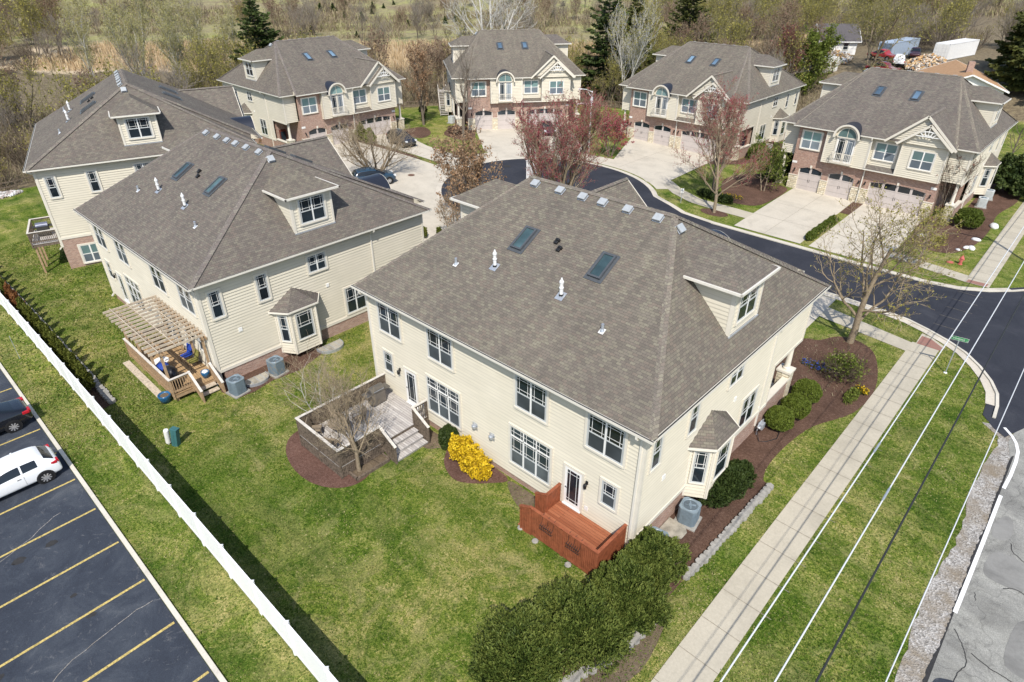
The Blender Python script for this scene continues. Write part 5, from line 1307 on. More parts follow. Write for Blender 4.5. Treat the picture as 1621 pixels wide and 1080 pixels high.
for sd_ in (1, -1):
    text("Provence", .185, pl_, tuple(np.array((0, 0, 2.435)) - su * .07 * sd_), sd_, M['pvc']); text("Ct", .09, pl_, tuple(np.array((0, 0, 2.40)) + su * .38 * sd_), sd_, M['pvc'])
# hydrant
t = thing("fire_hydrant", "faded red fire hydrant on the grass near the far pavement corner", "hydrant", (2.4, 44.4, G(2.4, 44.4)), .5)
M['hyd'] = simple("faded_red", (.50, .13, .11), .6, .3, var=.2)
k = MB(); k.lathe((0, 0, 0), [(.17, 0), (.17, .05), (.12, .06), (.12, .5), (.16, .52), (.16, .56), (.14, .6), (.10, .69), (.04, .74), (.04, .8), (.0, .8)], 16); k.build("barrel", M['hyd'], t, False)
for a in (0, 90, 180):
    k = MB(); r_ = .24 if a == 90 else .2; k.tube([(.08 * cos(radians(a)), .08 * sin(radians(a)), .42), (r_ * cos(radians(a)), r_ * sin(radians(a)), .42)], .075 if a == 90 else .055, 10); k.build("outlet_cap", M['hyd'], t)
k = MB(); k.prism([(.95 + .3 * cos(a) - 1.6, .2 * sin(a) + .2) for a in np.linspace(0, 2 * pi, 9, endpoint=False)], -.03, .06); k.build("valve_lid", M['hyd'], t)
# street lamp
t = thing("street_lamp", "tall pale street lamp beyond the red tree at the head of the circle", "street lamp", (-39.1, 48.6, G(-39.1, 48.6)))
k = MB(); k.tube([(0, 0, 0), (0, 0, 7.4)], [.11, .06], 10); k.build("pole", M['pvc'], t)
for a, L, z in ((200, 1.5, 7.3), (250, 1.9, 5.9)):
    c, s = cos(radians(a)), sin(radians(a)); k = MB(); k.tube([(0, 0, z), (c * L * .5, s * L * .5, z + .22), (c * L, s * L, z + .25)], .035, 6); k.tube([(0, 0, z - .7), (c * L * .45, s * L * .45, z + .18)], .02, 6); ar = k.build("arm", M['pvc'], t)
    k = MB(); k.lathe((c * L, s * L, z + .2), [(.10, -.08), (.2, -.02), (.14, .08), (.02, .1)], 12, 0, 1.4, .8); k.build("lamp_head", M['pvc'], ar)
k = MB(); k.box(-.12, -.1, 6.1, .12, .1, 6.7); k.build("control_box", M['pvc'], t)
# white cabinet near the circle
t = thing("utility_cabinet", "tall white cabinet on the circle, just above the ridge of the central house", "cabinet", (-37.6, 36.2, G(-37.6, 36.2)), .35)
k = MB(); k.box(-.45, -.4, 0, .45, .4, 2.0); k.box(-.5, -.45, 2.0, .5, .45, 2.08); k.build("body", M['white'], t, bevel=.02); k = MB(); k.box(-.38, -.415, .1, -.01, -.40, 1.9); k.box(.01, -.415, .1, .38, -.40, 1.9); k.build("door", M['pvc'], t)
# ------------------------------------------------------------------ fences
def vinyl_fence(x0, x1, y):
    t = thing("white_fence", "long white vinyl privacy fence with capped posts between the lawn and the parking lot", "fence")
    n = int(round((x1 - x0) / 2.44))
    for i in range(n + 1):
        x = x0 + i * (x1 - x0) / n; z = G(x, y); k = MB(); k.box(x - .06, y - .06, z - .3, x + .06, y + .06, z + 1.86); k.lathe((x, y, z + 1.86), [(.10, 0), (.10, .03), (.08, .05), (.02, .09)], 4); k.build("post", M['vinyl'], t)
        if i < n:
            xb = x0 + (i + 1) * (x1 - x0) / n; zb = G(xb, y); k = MB()
            k.beam((x + .066, y, z + 1.75), (xb - .066, y, zb + 1.75), .05, .16); k.beam((x + .066, y, z + .18), (xb - .066, y, zb + .18), .05, .16)
            m_ = 15
            for j in range(m_):
                a = x + .07 + (xb - x - .14) * j / m_; b = x + .07 + (xb - x - .14) * (j + .997) / m_; q = z + (zb - z) * j / m_
                k.box(a, y - .016, q + .2, b, y + .016, q + 1.72)
            k.build("panel", M['vinyl'], t)
vinyl_fence(-63.0, 7.8, -11.35)
def railfence(label, pts):
    t = thing("rail_fence", label, "fence"); L = 0
    for (ax, ay), (bx, by) in zip(pts, pts[1:]):
        n = max(1, int(np.hypot(bx - ax, by - ay) / 2.6))
        for i in range(n):
            p = np.array((ax, ay)) + (np.array((bx, by)) - (ax, ay)) * i / n; q = np.array((ax, ay)) + (np.array((bx, by)) - (ax, ay)) * (i + 1) / n
            zp, zq = G(*p), G(*q); k = MB(); k.box(p[0] - .07, p[1] - .07, zp - .2, p[0] + .07, p[1] + .07, zp + 1.25); k.build("post", M['greywood'], t)
            for h in (.5, 1.0): k = MB(); k.beam((*p, zp + h), (*q, zq + h), .06, .12); k.build("rail", M['greywood'], t)
railfence("dark split rail fence along the wood edge beyond the far left house", [(-79.5, -14), (-78.6, -3), (-80.5, 9), (-83.5, 19)])
railfence("weathered split rail fence in the gap left of the outdoor stair", [(-80.5, 42), (-74.5, 51.5)])
railfence("split rail fence behind the gap right of the street lamp", [(-61, 71.5), (-50, 76), (-43, 79.5)])
# ------------------------------------------------------------------ overhead lines
wire_m = simple("white_insulated_wire", (.62, .63, .64), .5, .3, var=.0); wire_b = simple("black_cable", (.028, .03, .03), .6, .3, var=.0)
UPX, UPY = 8.6, 46.2
t = thing("utility_pole", "timber utility pole at the roadside carrying the overhead wires", "pole", (UPX, UPY, G(UPX, UPY)))
k = MB(); k.tube([(0, 0, -1), (0, 0, 10.6)], [.18, .12], 12); k.build("pole", M['greywood'], t); k = MB(); k.box(-2.6, -.06, 9.35, .3, .06, 9.5); k.build("crossarm", M['greywood'], t)
for i, x in enumerate((-2.25, -1.45)):
    k = MB(); k.lathe((x, 0, 9.5), [(.05, 0), (.05, .1), (.03, .14)], 8); k.build("insulator", M['pvc'], t)
def wire(label, x, h, r, mat, sag=.5, splice=None, x2=None, hb=None):
    pts = []
    for i in range(61):
        u = i / 60; y = -62 + (UPY + 62) * u; pts.append((x + ((x2 or x) - x) * u, y, h - sag * 4 * u * (1 - u) + ((hb or h) - h) * u))
    t = thing("overhead_wire", label, "wire"); k = MB(); k.tube(pts, r, 6); k.build("conductor", mat, t)
    pts2 = [(pts[-1][0] + (pts[-1][0] - pts[-2][0]) * 20 * i, UPY + 55 * i / 20., pts[-1][2] - .4 * 4 * (i / 20.) * (1 - i / 20.)) for i in range(21)]
    pts2 = [(pts[-1][0], q[1], q[2]) for q in pts2]
    k = MB(); k.tube(pts2, r, 6); k.build("conductor", mat, t)
    if splice is not None:
        u = (splice + 62) / (UPY + 62); i = int(u * 60); a, b = np.array(pts[i]), np.array(pts[i + 1]); k = MB(); k.tube([a, a + (b - a) * .05, a + (b - a) * .32, a + (b - a) * .36], [r, r * 1.6, r * 1.6, r], 8); k.build("splice", M['steel'], t)
wire("white overhead wire nearest the central house, with a grey splice", 6.32, 9.95, .018, wire_m, .45, 2.4); wire("second white overhead wire, between the first and the black cable", 7.10, 9.95, .018, wire_m, .45, .6)
wire("thick black twisted cable among the white overhead wires", 7.55, 6.5, .030, wire_b, .35); wire("pale thin overhead wire above the gravel shoulder", 8.72, 9.2, .015, wire_m, .3)
# ------------------------------------------------------------------ vehicles
def paint(name, c, rough=.25): 
    m = NT(name); m.col(c); m.setv("Roughness", rough); m.setv("Specular IOR Level", .5); m.setv("Coat Weight", .6); m.setv("Coat Roughness", .06); return m.mat
M['carglass'] = simple("car_glass", (.012, .016, .02), .06, .6, var=0); M['tyre'] = simple("tyre", (.014, .014, .015), .85, .2, var=.1); M['alloy'] = simple("alloy", (.55, .55, .56), .3, .5, .6, var=.05); M['tail'] = simple("tail_lens", (.42, .012, .02), .15, .6, var=.05); M['headl'] = simple("head_lens", (.62, .64, .66), .1, .7, var=.05)
def car(name, label, loc, rz, body, st, wheels, wr=.32, W_=.88, tail=None, head=None, cat="car", pillars=()):
    """st: stations (x, zbottom, zbelt, ztop, halfwidth belt, halfwidth top, glass_side, glass_top)"""
    t = thing(name, label, cat, loc, rz, None); S = []
    for x, zb, zs, zt, wb, wt, *_ in st:
        hs = [(wb * .90, zb), (wb * .99, zb + .14), (wb, zs - .16), (wb * .965, zs), (wt, zt - .035 if zt - zs > .1 else zt - .012), (wt * .72, zt), (0, zt + .012)]
        S.append([(x, y, z) for y, z in hs] + [(x, -y, z) for y, z in hs[-2::-1]])
    n = len(S[0]); V = [p for r in S for p in r]; F = []; mi = []
    for i in range(len(S) - 1):
        gs, gt = st[i][6], st[i][7]
        for j in range(n - 1):
            F.append((i * n + j, i * n + j + 1, (i + 1) * n + j + 1, (i + 1) * n + j)); jj = min(j, n - 2 - j)
            mi.append(1 if (jj == 3 and gs) or (jj in (4, 5) and gt) else 0)
        F.append((i * n + n - 1, i * n, (i + 1) * n, (i + 1) * n + n - 1)); mi.append(2)
    F.append(tuple(range(n))[::-1]); mi.append(0); F.append(tuple((len(S) - 1) * n + j for j in range(n))); mi.append(0)
    me = bpy.data.meshes.new("body"); me.from_pydata(V, [], F)
    for m_ in (body, M['carglass'], M['black']): me.materials.append(m_)
    me.polygons.foreach_set("material_index", mi); me.polygons.foreach_set("use_smooth", [True] * len(F)); me.update()
    o = bpy.data.objects.new("body", me); COL.objects.link(o); o.parent = t
    sb = o.modifiers.new("s", 'SUBSURF'); sb.levels = 1; sb.render_levels = 2
    for x in wheels:
        for s in (1, -1):
            k = MB(); y0, y1 = (W_ - .17) * s, (W_ + .012) * s
            k.tube([(x, y0, wr), (x, y1 - .02 * s, wr), (x, y1, wr)], [wr, wr, wr * .93], 22); w_ = k.build("wheel", M['tyre'], t, False)
            k = MB(); k.tube([(x, y1, wr), (x, y1 + .008 * s, wr)], wr * .68, 20, 1)
            for q in range(9):
                a = 2 * pi * q / 9; k.obox((x, y1 + .008 * s, wr), V3(cos(a), 0, sin(a)), V3(-sin(a), 0, cos(a)), V3(0, s, 0), .04, wr * .66, -.028, .028, 0, .012, 0)
            k.tube([(x, y1, wr), (x, y1 + .022 * s, wr)], wr * .2, 12, 0); k.build("rim", [M['alloy'], M['black']], w_)
            k = MB(); k.tube([(x, (W_ - .2) * s, wr + .01), (x, (W_ + .002) * s, wr + .01)], wr * 1.16, 24); k.build("wheel_arch", M['black'], t)
    if pillars:
        k = MB()
        for x in pillars:
            i = max(j for j in range(len(st)) if st[j][0] <= x); a, b = st[i], st[i + 1]; f = (x - a[0]) / (b[0] - a[0]); w1 = a[4] + (b[4] - a[4]) * f; w2 = a[5] + (b[5] - a[5]) * f; z1 = a[2] + (b[2] - a[2]) * f; z2 = a[3] + (b[3] - a[3]) * f
            for s in (1, -1): k.beam((x, s * (w1 * .965 - .005), z1 - .05), (x - .03, s * (w2 + .045), z2 - .10), .035, .075, up=(1, 0, 0))
        k.build("pillar", body, t)
        k = MB()
        for s in (1, -1):
            for x in pillars: k.box(x - .02, s * (W_ - .015), .42, x - .012, s * (W_ + .004), .86)
            k.box(pillars[0] + .1, s * (W_ - .03), .80, pillars[0] + .26, s * (W_ + .012), .825)
        k.build("door_seam", M['gutdark'], t)
    for lst, mm, nm in ((tail, M['tail'], "tail_light"), (head, M['headl'], "headlight")):
        if lst:
            for s in (1, -1):
                k = MB(); 
                for (x0, y0, z0, x1, y1, z1) in lst: k.box(x0, y0 * s, z0, x1, y1 * s, z1)
                k.build(nm, mm, t, bevel=.02)
    return t
hatch = [(-2.10, .34, .60, .64, .72, .60, 0, 0), (-2.06, .25, .86, .92, .82, .72, 0, 0), (-1.98, .22, .94, 1.00, .85, .70, 0, 1), (-1.52, .2, .98, 1.36, .88, .63, 0, 0), (-1.30, .2, .98, 1.44, .885, .62, 1, 0), (-.6, .2, .95, 1.475, .89, .64, 1, 0), (.15, .2, .93, 1.45, .89, .64, 1, 1), (1.05, .2, .90, .97, .885, .70, 0, 0), (1.75, .22, .80, .85, .84, .66, 0, 0), (2.10, .28, .62, .66, .70, .5, 0, 0), (2.16, .35, .5, .52, .6, .45, 0, 0)]
sedan = [(-2.42, .38, .66, .70, .70, .6, 0, 0), (-2.35, .26, .95, 1.02, .82, .70, 0, 0), (-1.80, .22, .97, 1.06, .88, .72, 0, 1), (-1.05, .2, .95, 1.37, .90, .60, 1, 0), (-.4, .2, .94, 1.45, .905, .63, 1, 0), (.3, .2, .92, 1.42, .905, .63, 1, 1), (1.15, .2, .90, .97, .90, .70, 0, 0), (1.95, .22, .80, .84, .85, .66, 0, 0), (2.33, .28, .60, .64, .72, .5, 0, 0), (2.4, .35, .5, .52, .6, .45, 0, 0)]
suv = [(-2.25, .40, .80, .86, .76, .62, 0, 0), (-2.2, .3, 1.08, 1.2, .88, .72, 0, 1), (-1.95, .26, 1.10, 1.62, .92, .68, 1, 0), (-1.0, .26, 1.10, 1.72, .93, .70, 1, 0), (.2, .26, 1.08, 1.70, .93, .70, 1, 1), (1.0, .26, 1.05, 1.12, .92, .74, 0, 0), (1.9, .28, .95, 1.0, .88, .7, 0, 0), (2.28, .36, .72, .76, .76, .56, 0, 0)]
pick = [(-2.75, .5, .98, 1.02, .92, .88, 0, 0), (-2.7, .45, 1.02, 1.06, .95, .9, 0, 0), (-.95, .45, 1.02, 1.06, .95, .9, 0, 0), (-.9, .45, 1.04, 1.78, .95, .72, 1, 0), (.0, .45, 1.04, 1.84, .95, .74, 1, 0), (.6, .45, 1.04, 1.80, .95, .72, 1, 1), (1.3, .45, 1.06, 1.14, .95, .82, 0, 0), (2.4, .45, 1.02, 1.08, .93, .8, 0, 0), (2.7, .5, .85, .9, .86, .7, 0, 0)]
LZ = .022
# car forward = +x local; noses point away from the fence
car("parked_car", "white hatchback parked in the lot by the kerb", (-24.45, -16.05, G(-24.4, -16) + LZ), -pi / 2, paint("white_paint", (.80, .81, .82)), hatch, (-1.33, 1.32), .33, .885, pillars=(-.55,), tail=[(-2.06, .58, .78, -1.96, .80, 1.0), (-1.98, .74, .82, -1.72, .845, .96)], head=[(1.75, .55, .62, 2.05, .78, .78)])
car("parked_car", "black sedan parked in the lot by the kerb", (-30.15, -16.15, G(-30.1, -16) + LZ), -pi / 2, paint("black_paint", (.008, .009, .012)), sedan, (-1.42, 1.45), .34, .90, pillars=(-.3,), tail=[(-2.40, .50, .76, -2.28, .78, .98), (-2.32, .72, .78, -2.0, .86, .94)], head=[(1.95, .55, .60, 2.3, .80, .76)])
car("parked_car", "dark grey sedan parked at the garage of the house beside the tall spruce", (-57.9, 34.4, G(-57.9, 34.4) + .04), -.08, paint("graphite_paint", (.022, .025, .032)), suv, (-1.4, 1.4), .35, .91, head=[(1.9, .55, .72, 2.22, .80, .9)], tail=[(-2.24, .6, .9, -2.1, .86, 1.1)])
car("parked_car", "dark blue car whose roof shows over the left neighbour's eave", (-47.9, 22.7, G(-47.9, 22.7) + .04), 1.2, paint("navy_paint", (.02, .05, .085)), suv, (-1.4, 1.4), .35, .91, head=[(1.9, .55, .72, 2.22, .80, .9)], tail=[(-2.24, .6, .9, -2.1, .86, 1.1)])
car("parked_car", "dark red car on a driveway behind the many-stemmed red tree", (-49.3, 52.6, G(-49.3, 52.6) + .04), -.66, paint("wine_paint", (.06, .012, .02)), sedan, (-1.42, 1.45), .34, .90, head=[(1.95, .55, .60, 2.3, .80, .76)], tail=[(-2.40, .50, .76, -2.28, .78, .98)])
# ------------------------------------------------------------------ the yard beyond
def far_house(name, label, loc, rz, w_, d_, h, rh, wall, roofm, chim=False, porch=False):
    t = thing(name, label, "house", loc, rz)
    k = MB(); k.box(-w_ / 2, -d_ / 2, -1, w_ / 2, d_ / 2, h)
    for s in (1, -1): k.face(((s * w_ / 2, -d_ / 2, h), (s * w_ / 2, d_ / 2, h), (s * w_ / 2, 0, h + rh)))
    k.build("wall", wall, t)
    k = MB(); o_ = .5; e = rh * (d_ / 2 + o_) / (d_ / 2) - rh
    for s in (1, -1):
        k.quad((-w_ / 2 - o_, s * (d_ / 2 + o_), h - e + .03), (w_ / 2 + o_, s * (d_ / 2 + o_), h - e + .03), (w_ / 2 + o_, 0, h + rh + .03), (-w_ / 2 - o_, 0, h + rh + .03), 0)
        k.beam((-w_ / 2 - o_, s * (d_ / 2 + o_), h - e - .06), (w_ / 2 + o_, s * (d_ / 2 + o_), h - e - .06), .08, .2, 1)
        for q in (1, -1): k.beam((q * (w_ / 2 + o_), s * (d_ / 2 + o_), h - e - .06), (q * (w_ / 2 + o_), 0, h + rh - .06), .07, .2, 1)
    rf = k.build("roof", [roofm, M['white']], t)
    if chim: k = MB(); k.box(-w_ * .3 - .4, -.4, h, -w_ * .3 + .4, .4, h + rh + 1.3); k.build("chimney", M['brick'], rf)
    for x in (-w_ * .28, w_ * .2): window(t, (x - .5, -d_ / 2, .9), X_, -Y_, 1., 1.3, 1, 'plain', 'dark', off=(0, 0, 0))
    k = MB(); k.box(-.1, -d_ / 2 - .04, 0, .85, -d_ / 2 - .005, 2.05); k.build("door", M['white'], t)
    return t
M['orange_roof'] = shingles("orange_brown_shingle", 1.0)
nt = M['orange_roof'].node_tree
m2 = NT("tan_orange_roof"); m2.setv("Roughness", .9); m2.col(m2.ramp(m2.noise(2.5, 5, .7, m2.coord('Object')), [(.3, (.33, .19, .095)), (.7, (.46, .28, .15))])); M['orange_roof'] = m2.mat
M['dark_roof'] = simple("purple_grey_shingle", (.105, .097, .10), .9, .1, var=.2)
far_house("bungalow", "low house with an orange-brown roof behind the right-hand townhouse", (-12.6, 106.5, G(-12.6, 106) + .4), radians(110), 15, 9, 2.7, 1.8, M['white'], M['orange_roof'], True)
far_house("shed_house", "small white house with a purple-grey roof beyond the junk yard", (-39.3, 127.5, G(-39.3, 127)), radians(40), 7, 5.5, 2.8, 2.4, M['white'], M['dark_roof'])
def container(label, x, y, rz, L, mat, mat2):
    t = thing("shipping_container", label, "container", (x, y, G(x, y)), rz, None); w_, h = 1.22, 2.75; k = MB()
    k.box(-L / 2, -w_, .15, L / 2, w_, h)
    for i in range(int(L / .28)):
        xx = -L / 2 + .2 + i * .28
        for s in (1, -1): k.box(xx, s * w_, .3, xx + .14, s * (w_ + .035), h - .12)
    k.build("body", mat, t)
    k = MB()
    for z0, z1 in ((.12, .3), (h - .12, h + .03)):
        for s in (1, -1): k.box(-L / 2 - .03, s * (w_ - .08), z0, L / 2 + .03, s * (w_ + .05), z1)
    for xx in (-L / 2 - .03, L / 2 - .1):
        for s in (1, -1): k.box(xx, s * (w_ - .09), .1, xx + .13, s * (w_ + .055), h + .04)
    k.build("frame", mat, t)
    for s in (1, -1):
        k = MB(); k.box(-L / 2 - .05, s * .03, .3, -L / 2 - .001, s * (w_ - .1), h - .12)
        for q in (.35, .8): k.tube([(-L / 2 - .09, s * q, .25), (-L / 2 - .09, s * q, h - .1)], .025, 6)
        for z in (.8, 1.4, 2.0): k.box(-L / 2 - .075, s * .1, z, -L / 2 - .05, s * 1.05, z + .07)
        k.build("door", mat2, t)
container("blue-grey shipping container, left of the two in the yard beyond the right-hand townhouse", -28.5, 131.5, radians(84), 12.2, simple("pale_blue_steel", (.36, .43, .52), .5, .3, var=.1), simple("dark_blue_steel", (.16, .21, .28), .5, .3, var=.15))
container("white shipping container, right of the two in the yard", -19.6, 134.5, radians(80), 12.2, simple("white_steel", (.74, .74, .73), .5, .3, var=.06), M['white'])
car("pickup_truck", "dark maroon pickup truck in front of the blue-grey container", (-25.0, 129.6, G(-25, 129.6)), radians(-75), paint("maroon_paint", (.045, .012, .016)), pick, (-1.75, 1.75), .4, .95, cat="truck")
car("pickup_truck", "white pickup truck nearest the townhouse roof in the yard", (-24.6, 118.4, G(-24.6, 118.4)), radians(105), paint("white_truck_paint", (.78, .78, .78)), pick, (-1.75, 1.75), .4, .95, cat="truck", tail=[(-2.76, .75, .8, -2.7, .93, 1.0)])
car("pickup_truck", "red and white pickup truck at the door end of the blue-grey container", (-28.6, 122.6, G(-28.6, 122.6)), radians(160), paint("red_truck_paint", (.33, .03, .03)), pick, (-1.75, 1.75), .4, .95, cat="truck")
car("pickup_truck", "red truck half hidden behind the ridge of the right-hand townhouse", (-25.6, 113.5, G(-25.6, 113.5)), radians(170), paint("dark_red_paint", (.20, .02, .025)), pick, (-1.75, 1.75), .4, .95, cat="truck")
t = thing("camper_van", "white camper parked among shrubs beyond the gap right of the third house", "camper", (-34.6, 109.8, G(-34.6, 109.8)), radians(75))
k = MB(); k.box(-3.4, -1.15, .45, 3.4, 1.15, 2.9); k.build("body", M['white'], t, bevel=.15)
k = MB()
for x in (-2.4, -.6, 1.2): k.box(x, -1.17, 1.5, x + 1.1, -1.152, 2.2)
k.build("window", M['carglass'], t); k = MB(); k.box(-.2, -1.165, .6, .45, -1.152, 2.4) if False else k.box(2.6, -1.165, .6, 3.2, -1.152, 2.4); k.build("door", M['pvc'], t)
for x in (-1.9, 1.9):
    k = MB(); k.tube([(x, -1.17, .4), (x, -.95, .4)], .4, 14); k.build("wheel", M['tyre'], t)
# log pile and junk
def heap(name, label, cat, cx, cy, rx, ry, h, n, mats, kind, seed, size=(.5, .18)):
    rg = random.Random(seed); k = MB()
    for i in range(n):
        a = rg.uniform(0, 2 * pi); r = rg.random() ** .5; x = cx + rx * r * cos(a); y = cy + ry * r * sin(a); z = h * (1 - r ** 1.5) * rg.uniform(.55, 1.)
        d_ = nrm((rg.gauss(0, 1), rg.gauss(0, 1), rg.gauss(0, .45))); L = rg.uniform(.6, 1.3) * size[0]; w_ = rg.uniform(.7, 1.3) * size[1]
        p = V3(x, y, G(x, y) + z + w_); k.tube([p - d_ * L / 2, p + d_ * L / 2], w_, 6, rg.randrange(len(mats)))
    o = k.build(name, mats); tagit(o, label, cat, kind=kind); return o
LW = [simple("split_wood_pale", (.58, .42, .24), .9, .1, var=.2), simple("split_wood_orange", (.46, .27, .12), .9, .1, var=.2), simple("bark_grey", (.28, .25, .22), .95, .1, var=.2), simple("split_wood_white", (.62, .55, .46), .9, .1, var=.2)]
heap("log_pile", "big pile of split logs beside the orange-brown roof", "log pile", -20.2, 119.5, 3.6, 4.2, 1.7, 800, LW, None, 3, (.55, .15))
heap("junk_heap", "heap of pale scrap and split wood in front of the small white house", "scrap heap", -36.6, 117.5, 4, 6, 1.3, 700, LW + [M['white'], M['rock']], None, 7, (.7, .18))
heap("pebble_patch", "patch of pale cobbles on the lawn by the wood edge at far left", "cobbles", -77.6, -5.2, 1.0, 2.4, .10, 420, [M['rock'], M['pvc'], simple("pink_stone", (.45, .38, .35), .9, .1)], 'stuff', 9, (.22, .09))
# low block edgings
rg = random.Random(11)
def edging(label, pts, w_=.36, h=.19, grp="block edgings of the planting beds"):
    t = thing("block_edging", label, "edging", group=None); L = []
    for a, b in zip(pts, pts[1:]):
        d_ = np.array(b) - np.array(a); n = max(1, int(np.linalg.norm(d_) / (w_ * .78))); L += [np.array(a) + d_ * i / n for i in range(n)]
    k = MB()
    for p in L:
        z = G(*p); s = rg.uniform(.9, 1.08); k.lathe((p[0] + rg.uniform(-.03, .03), p[1] + rg.uniform(-.02, .02), z), [(w_ * .52 * s, -.1), (w_ * .54 * s, h * .5), (w_ * .52 * s, h * rg.uniform(.92, 1.06)), (w_ * .1, h * 1.02)], 7)
    k.build("block", M['rock'], t)
edging("curved grey block edging round the mulch bed at the side of the central house", [(2.02, 8.5), (1.95, 6.4), (1.9, 4.6), (1.85, 2.8), (1.72, .9)])
edging("low grey block edging along the bottom of the big evergreen hedge", [(1.85, -1.5), (1.75, -2.9), (1.45, -4.2), (1.0, -5.5), (.2, -6.8)])
edging("pale block edging along the small arborvitae row beside the white fence", [(-58, -10.28), (-45.5, -10.22), (-37.5, -10.25), (-32.7, -10.25), (-28.0, -10.3)], .42, .2)
for i, (x, y, r) in enumerate(((2.2, 51.2, .32), (2.0, 48.6, .28), (2.35, 48.7, .36), (1.6, 47.6, .2), (-1.6, 49.0, .35), (2.7, 56.0, .5))):
    k = MB(); k.lathe((0, 0, 0), [(r * .8, -.1), (r, r * .25), (r * .7, r * .6), (r * .15, r * .72)], 7, 0, 1.3, .8)
    o = k.build("boulder", M['pvc'], None, True, (x, y, G(x, y)), i); tagit(o, "pale boulder in the mulch bed in front of the right-hand townhouse", "boulder", "pale boulders in the right-hand front bed")

# ------------------------------------------------------------------ vegetation
class TW:
    """collects branch tubes as quads"""
    def __init__(s): s.V = []; s.F = []; s.n = 0
    def add(s, P, R, k):
        P = np.asarray(P); m = len(P)
        d = np.gradient(P, axis=0); d /= np.linalg.norm(d, axis=1)[:, None] + 1e-9
        ref = np.array((.3, .2, .93)) if abs(d[0][2]) < .8 else np.array((1., .1, 0))
        r = np.cross(d, ref); r /= np.linalg.norm(r, axis=1)[:, None] + 1e-9; u = np.cross(d, r)
        a = np.arange(k) * 2 * pi / k
        V = P[:, None] + (r[:, None] * np.cos(a)[None, :, None] + u[:, None] * np.sin(a)[None, :, None]) * np.asarray(R)[:, None, None]
        i = (np.arange(m - 1)[:, None] * k + np.arange(k)[None]); j = (np.arange(m - 1)[:, None] * k + (np.arange(k) + 1)[None] % k)
        F = np.stack([i, j, j + k, i + k], -1).reshape(-1, 4) + s.n
        s.V.append(V.reshape(-1, 3)); s.F.append(F); s.n += m * k
    def build(s, name, mat, parent):
        return mesh_np(name, np.concatenate(s.V), np.concatenate(s.F), mat, parent, smooth=True)
def quads(C, A, B, rnd):
    """leaf cards: centre C, half axes A, B"""
    V = np.stack([C - A - B, C + A - B, C + A + B, C - A + B], 1).reshape(-1, 3)
    return V, np.arange(len(C) * 4).reshape(-1, 4), rnd
def rdir(rs, n):
    v = rs.normal(size=(n, 3)); return v / np.linalg.norm(v, axis=1)[:, None]
def bare_tree(name, label, cat, seed, h, r0, barkm, twigm, stems=1, lev=(7, 6, 6, 4), spread=.85, up=.12, start=.25, lenf=(.55, .5, .45, .38), lean=.0, bud=None, nbud=6000, bsize=.05, bspread=.06, twr=.007, fork=.0, width=1.0, group=None):
    rs = np.random.RandomState(seed); t = thing(name, label, cat, group=group); T = TW(); C = TW(); tips = []
    def grow(p, d, L, r, lv):
        n = 6 if lv < 2 else 4; P = [p]; D = d.copy(); jit = .16 if lv else .07
        for i in range(n):
            D = D + rs.normal(size=3) * jit + np.array((0, 0, up * (.6 if lv == 0 else 1.)))
            D /= np.linalg.norm(D); P.append(P[-1] + D * L / n)
        P = np.array(P); rr = r * (1 - np.linspace(0, 1, n + 1) * (.62 if lv < len(lev) else .75))
        (T if lv < 2 else C).add(P, np.maximum(rr, twr), 7 if lv == 0 else 5 if lv == 1 else 3)
        if lv >= len(lev):
            q = rs.rand(3); 
            for a in q: tips.append(P[0] + (P[-1] - P[0]) * a)
            tips.append(P[-1]); return
        nb = lev[lv]; s0 = start if lv == 0 else .22
        for b in range(nb):
            f = s0 + (1 - s0) * ((b + rs.rand()) / nb); f = min(f, .98)
            i = min(int(f * n), n - 1); q = P[i] + (P[i + 1] - P[i]) * (f * n - i); dd = P[i + 1] - P[i]; dd /= np.linalg.norm(dd)
            az = b * 2.4 + rs.rand() * 1.3; e = np.cross(dd, (0, 0, 1.)) if abs(dd[2]) < .95 else np.array((1., 0, 0)); e /= np.linalg.norm(e); g = np.cross(dd, e)
            an = spread * (1.05 - .45 * f) * rs.uniform(.8, 1.2); nd = dd * cos(an) + (e * cos(az) + g * sin(az)) * sin(an)
            nd[:2] *= width; nd /= np.linalg.norm(nd)
            grow(q, nd, L * lenf[lv] * (1.15 - .55 * f if lv == 0 else 1.) * rs.uniform(.75, 1.2), max(twr, r * (1 - .6 * f) * (.55 if lv else .5)), lv + 1)
    for s in range(stems):
        a = s * 2 * pi / stems + rs.rand(); l = lean if stems > 1 else 0
        d = np.array((cos(a) * l, sin(a) * l, 1.)); d /= np.linalg.norm(d)
        grow(np.array((cos(a) * .12 * (stems > 1), sin(a) * .12 * (stems > 1), -.15)), d, h * rs.uniform(.8, 1.) * (.80 if stems == 1 else .85), r0 * (1 if stems == 1 else .62), 0)
    T.build("trunk", barkm, t)
    if C.n: C.build("crown", twigm, t)
    if bud is not None:
        tp = np.array(tips); k = rs.randint(0, len(tp), nbud); c = tp[k] + rs.normal(size=(nbud, 3)) * bspread
        A = rdir(rs, nbud); B = np.cross(A, rdir(rs, nbud)); s = bsize * rs.uniform(.5, 1.3, (nbud, 1))
        V, F, R = quads(c, A * s, B * s * .7, rs.rand(nbud)); mesh_np("foliage", V, F, bud, t, rnd=R)
    return t
def put(o, x, y, rz=0., s=1.):
    o.location = (x, y, G(x, y)); o.rotation_euler = (0, 0, rz); o.scale = (s, s, s) if not hasattr(s, '__len__') else s
    return o
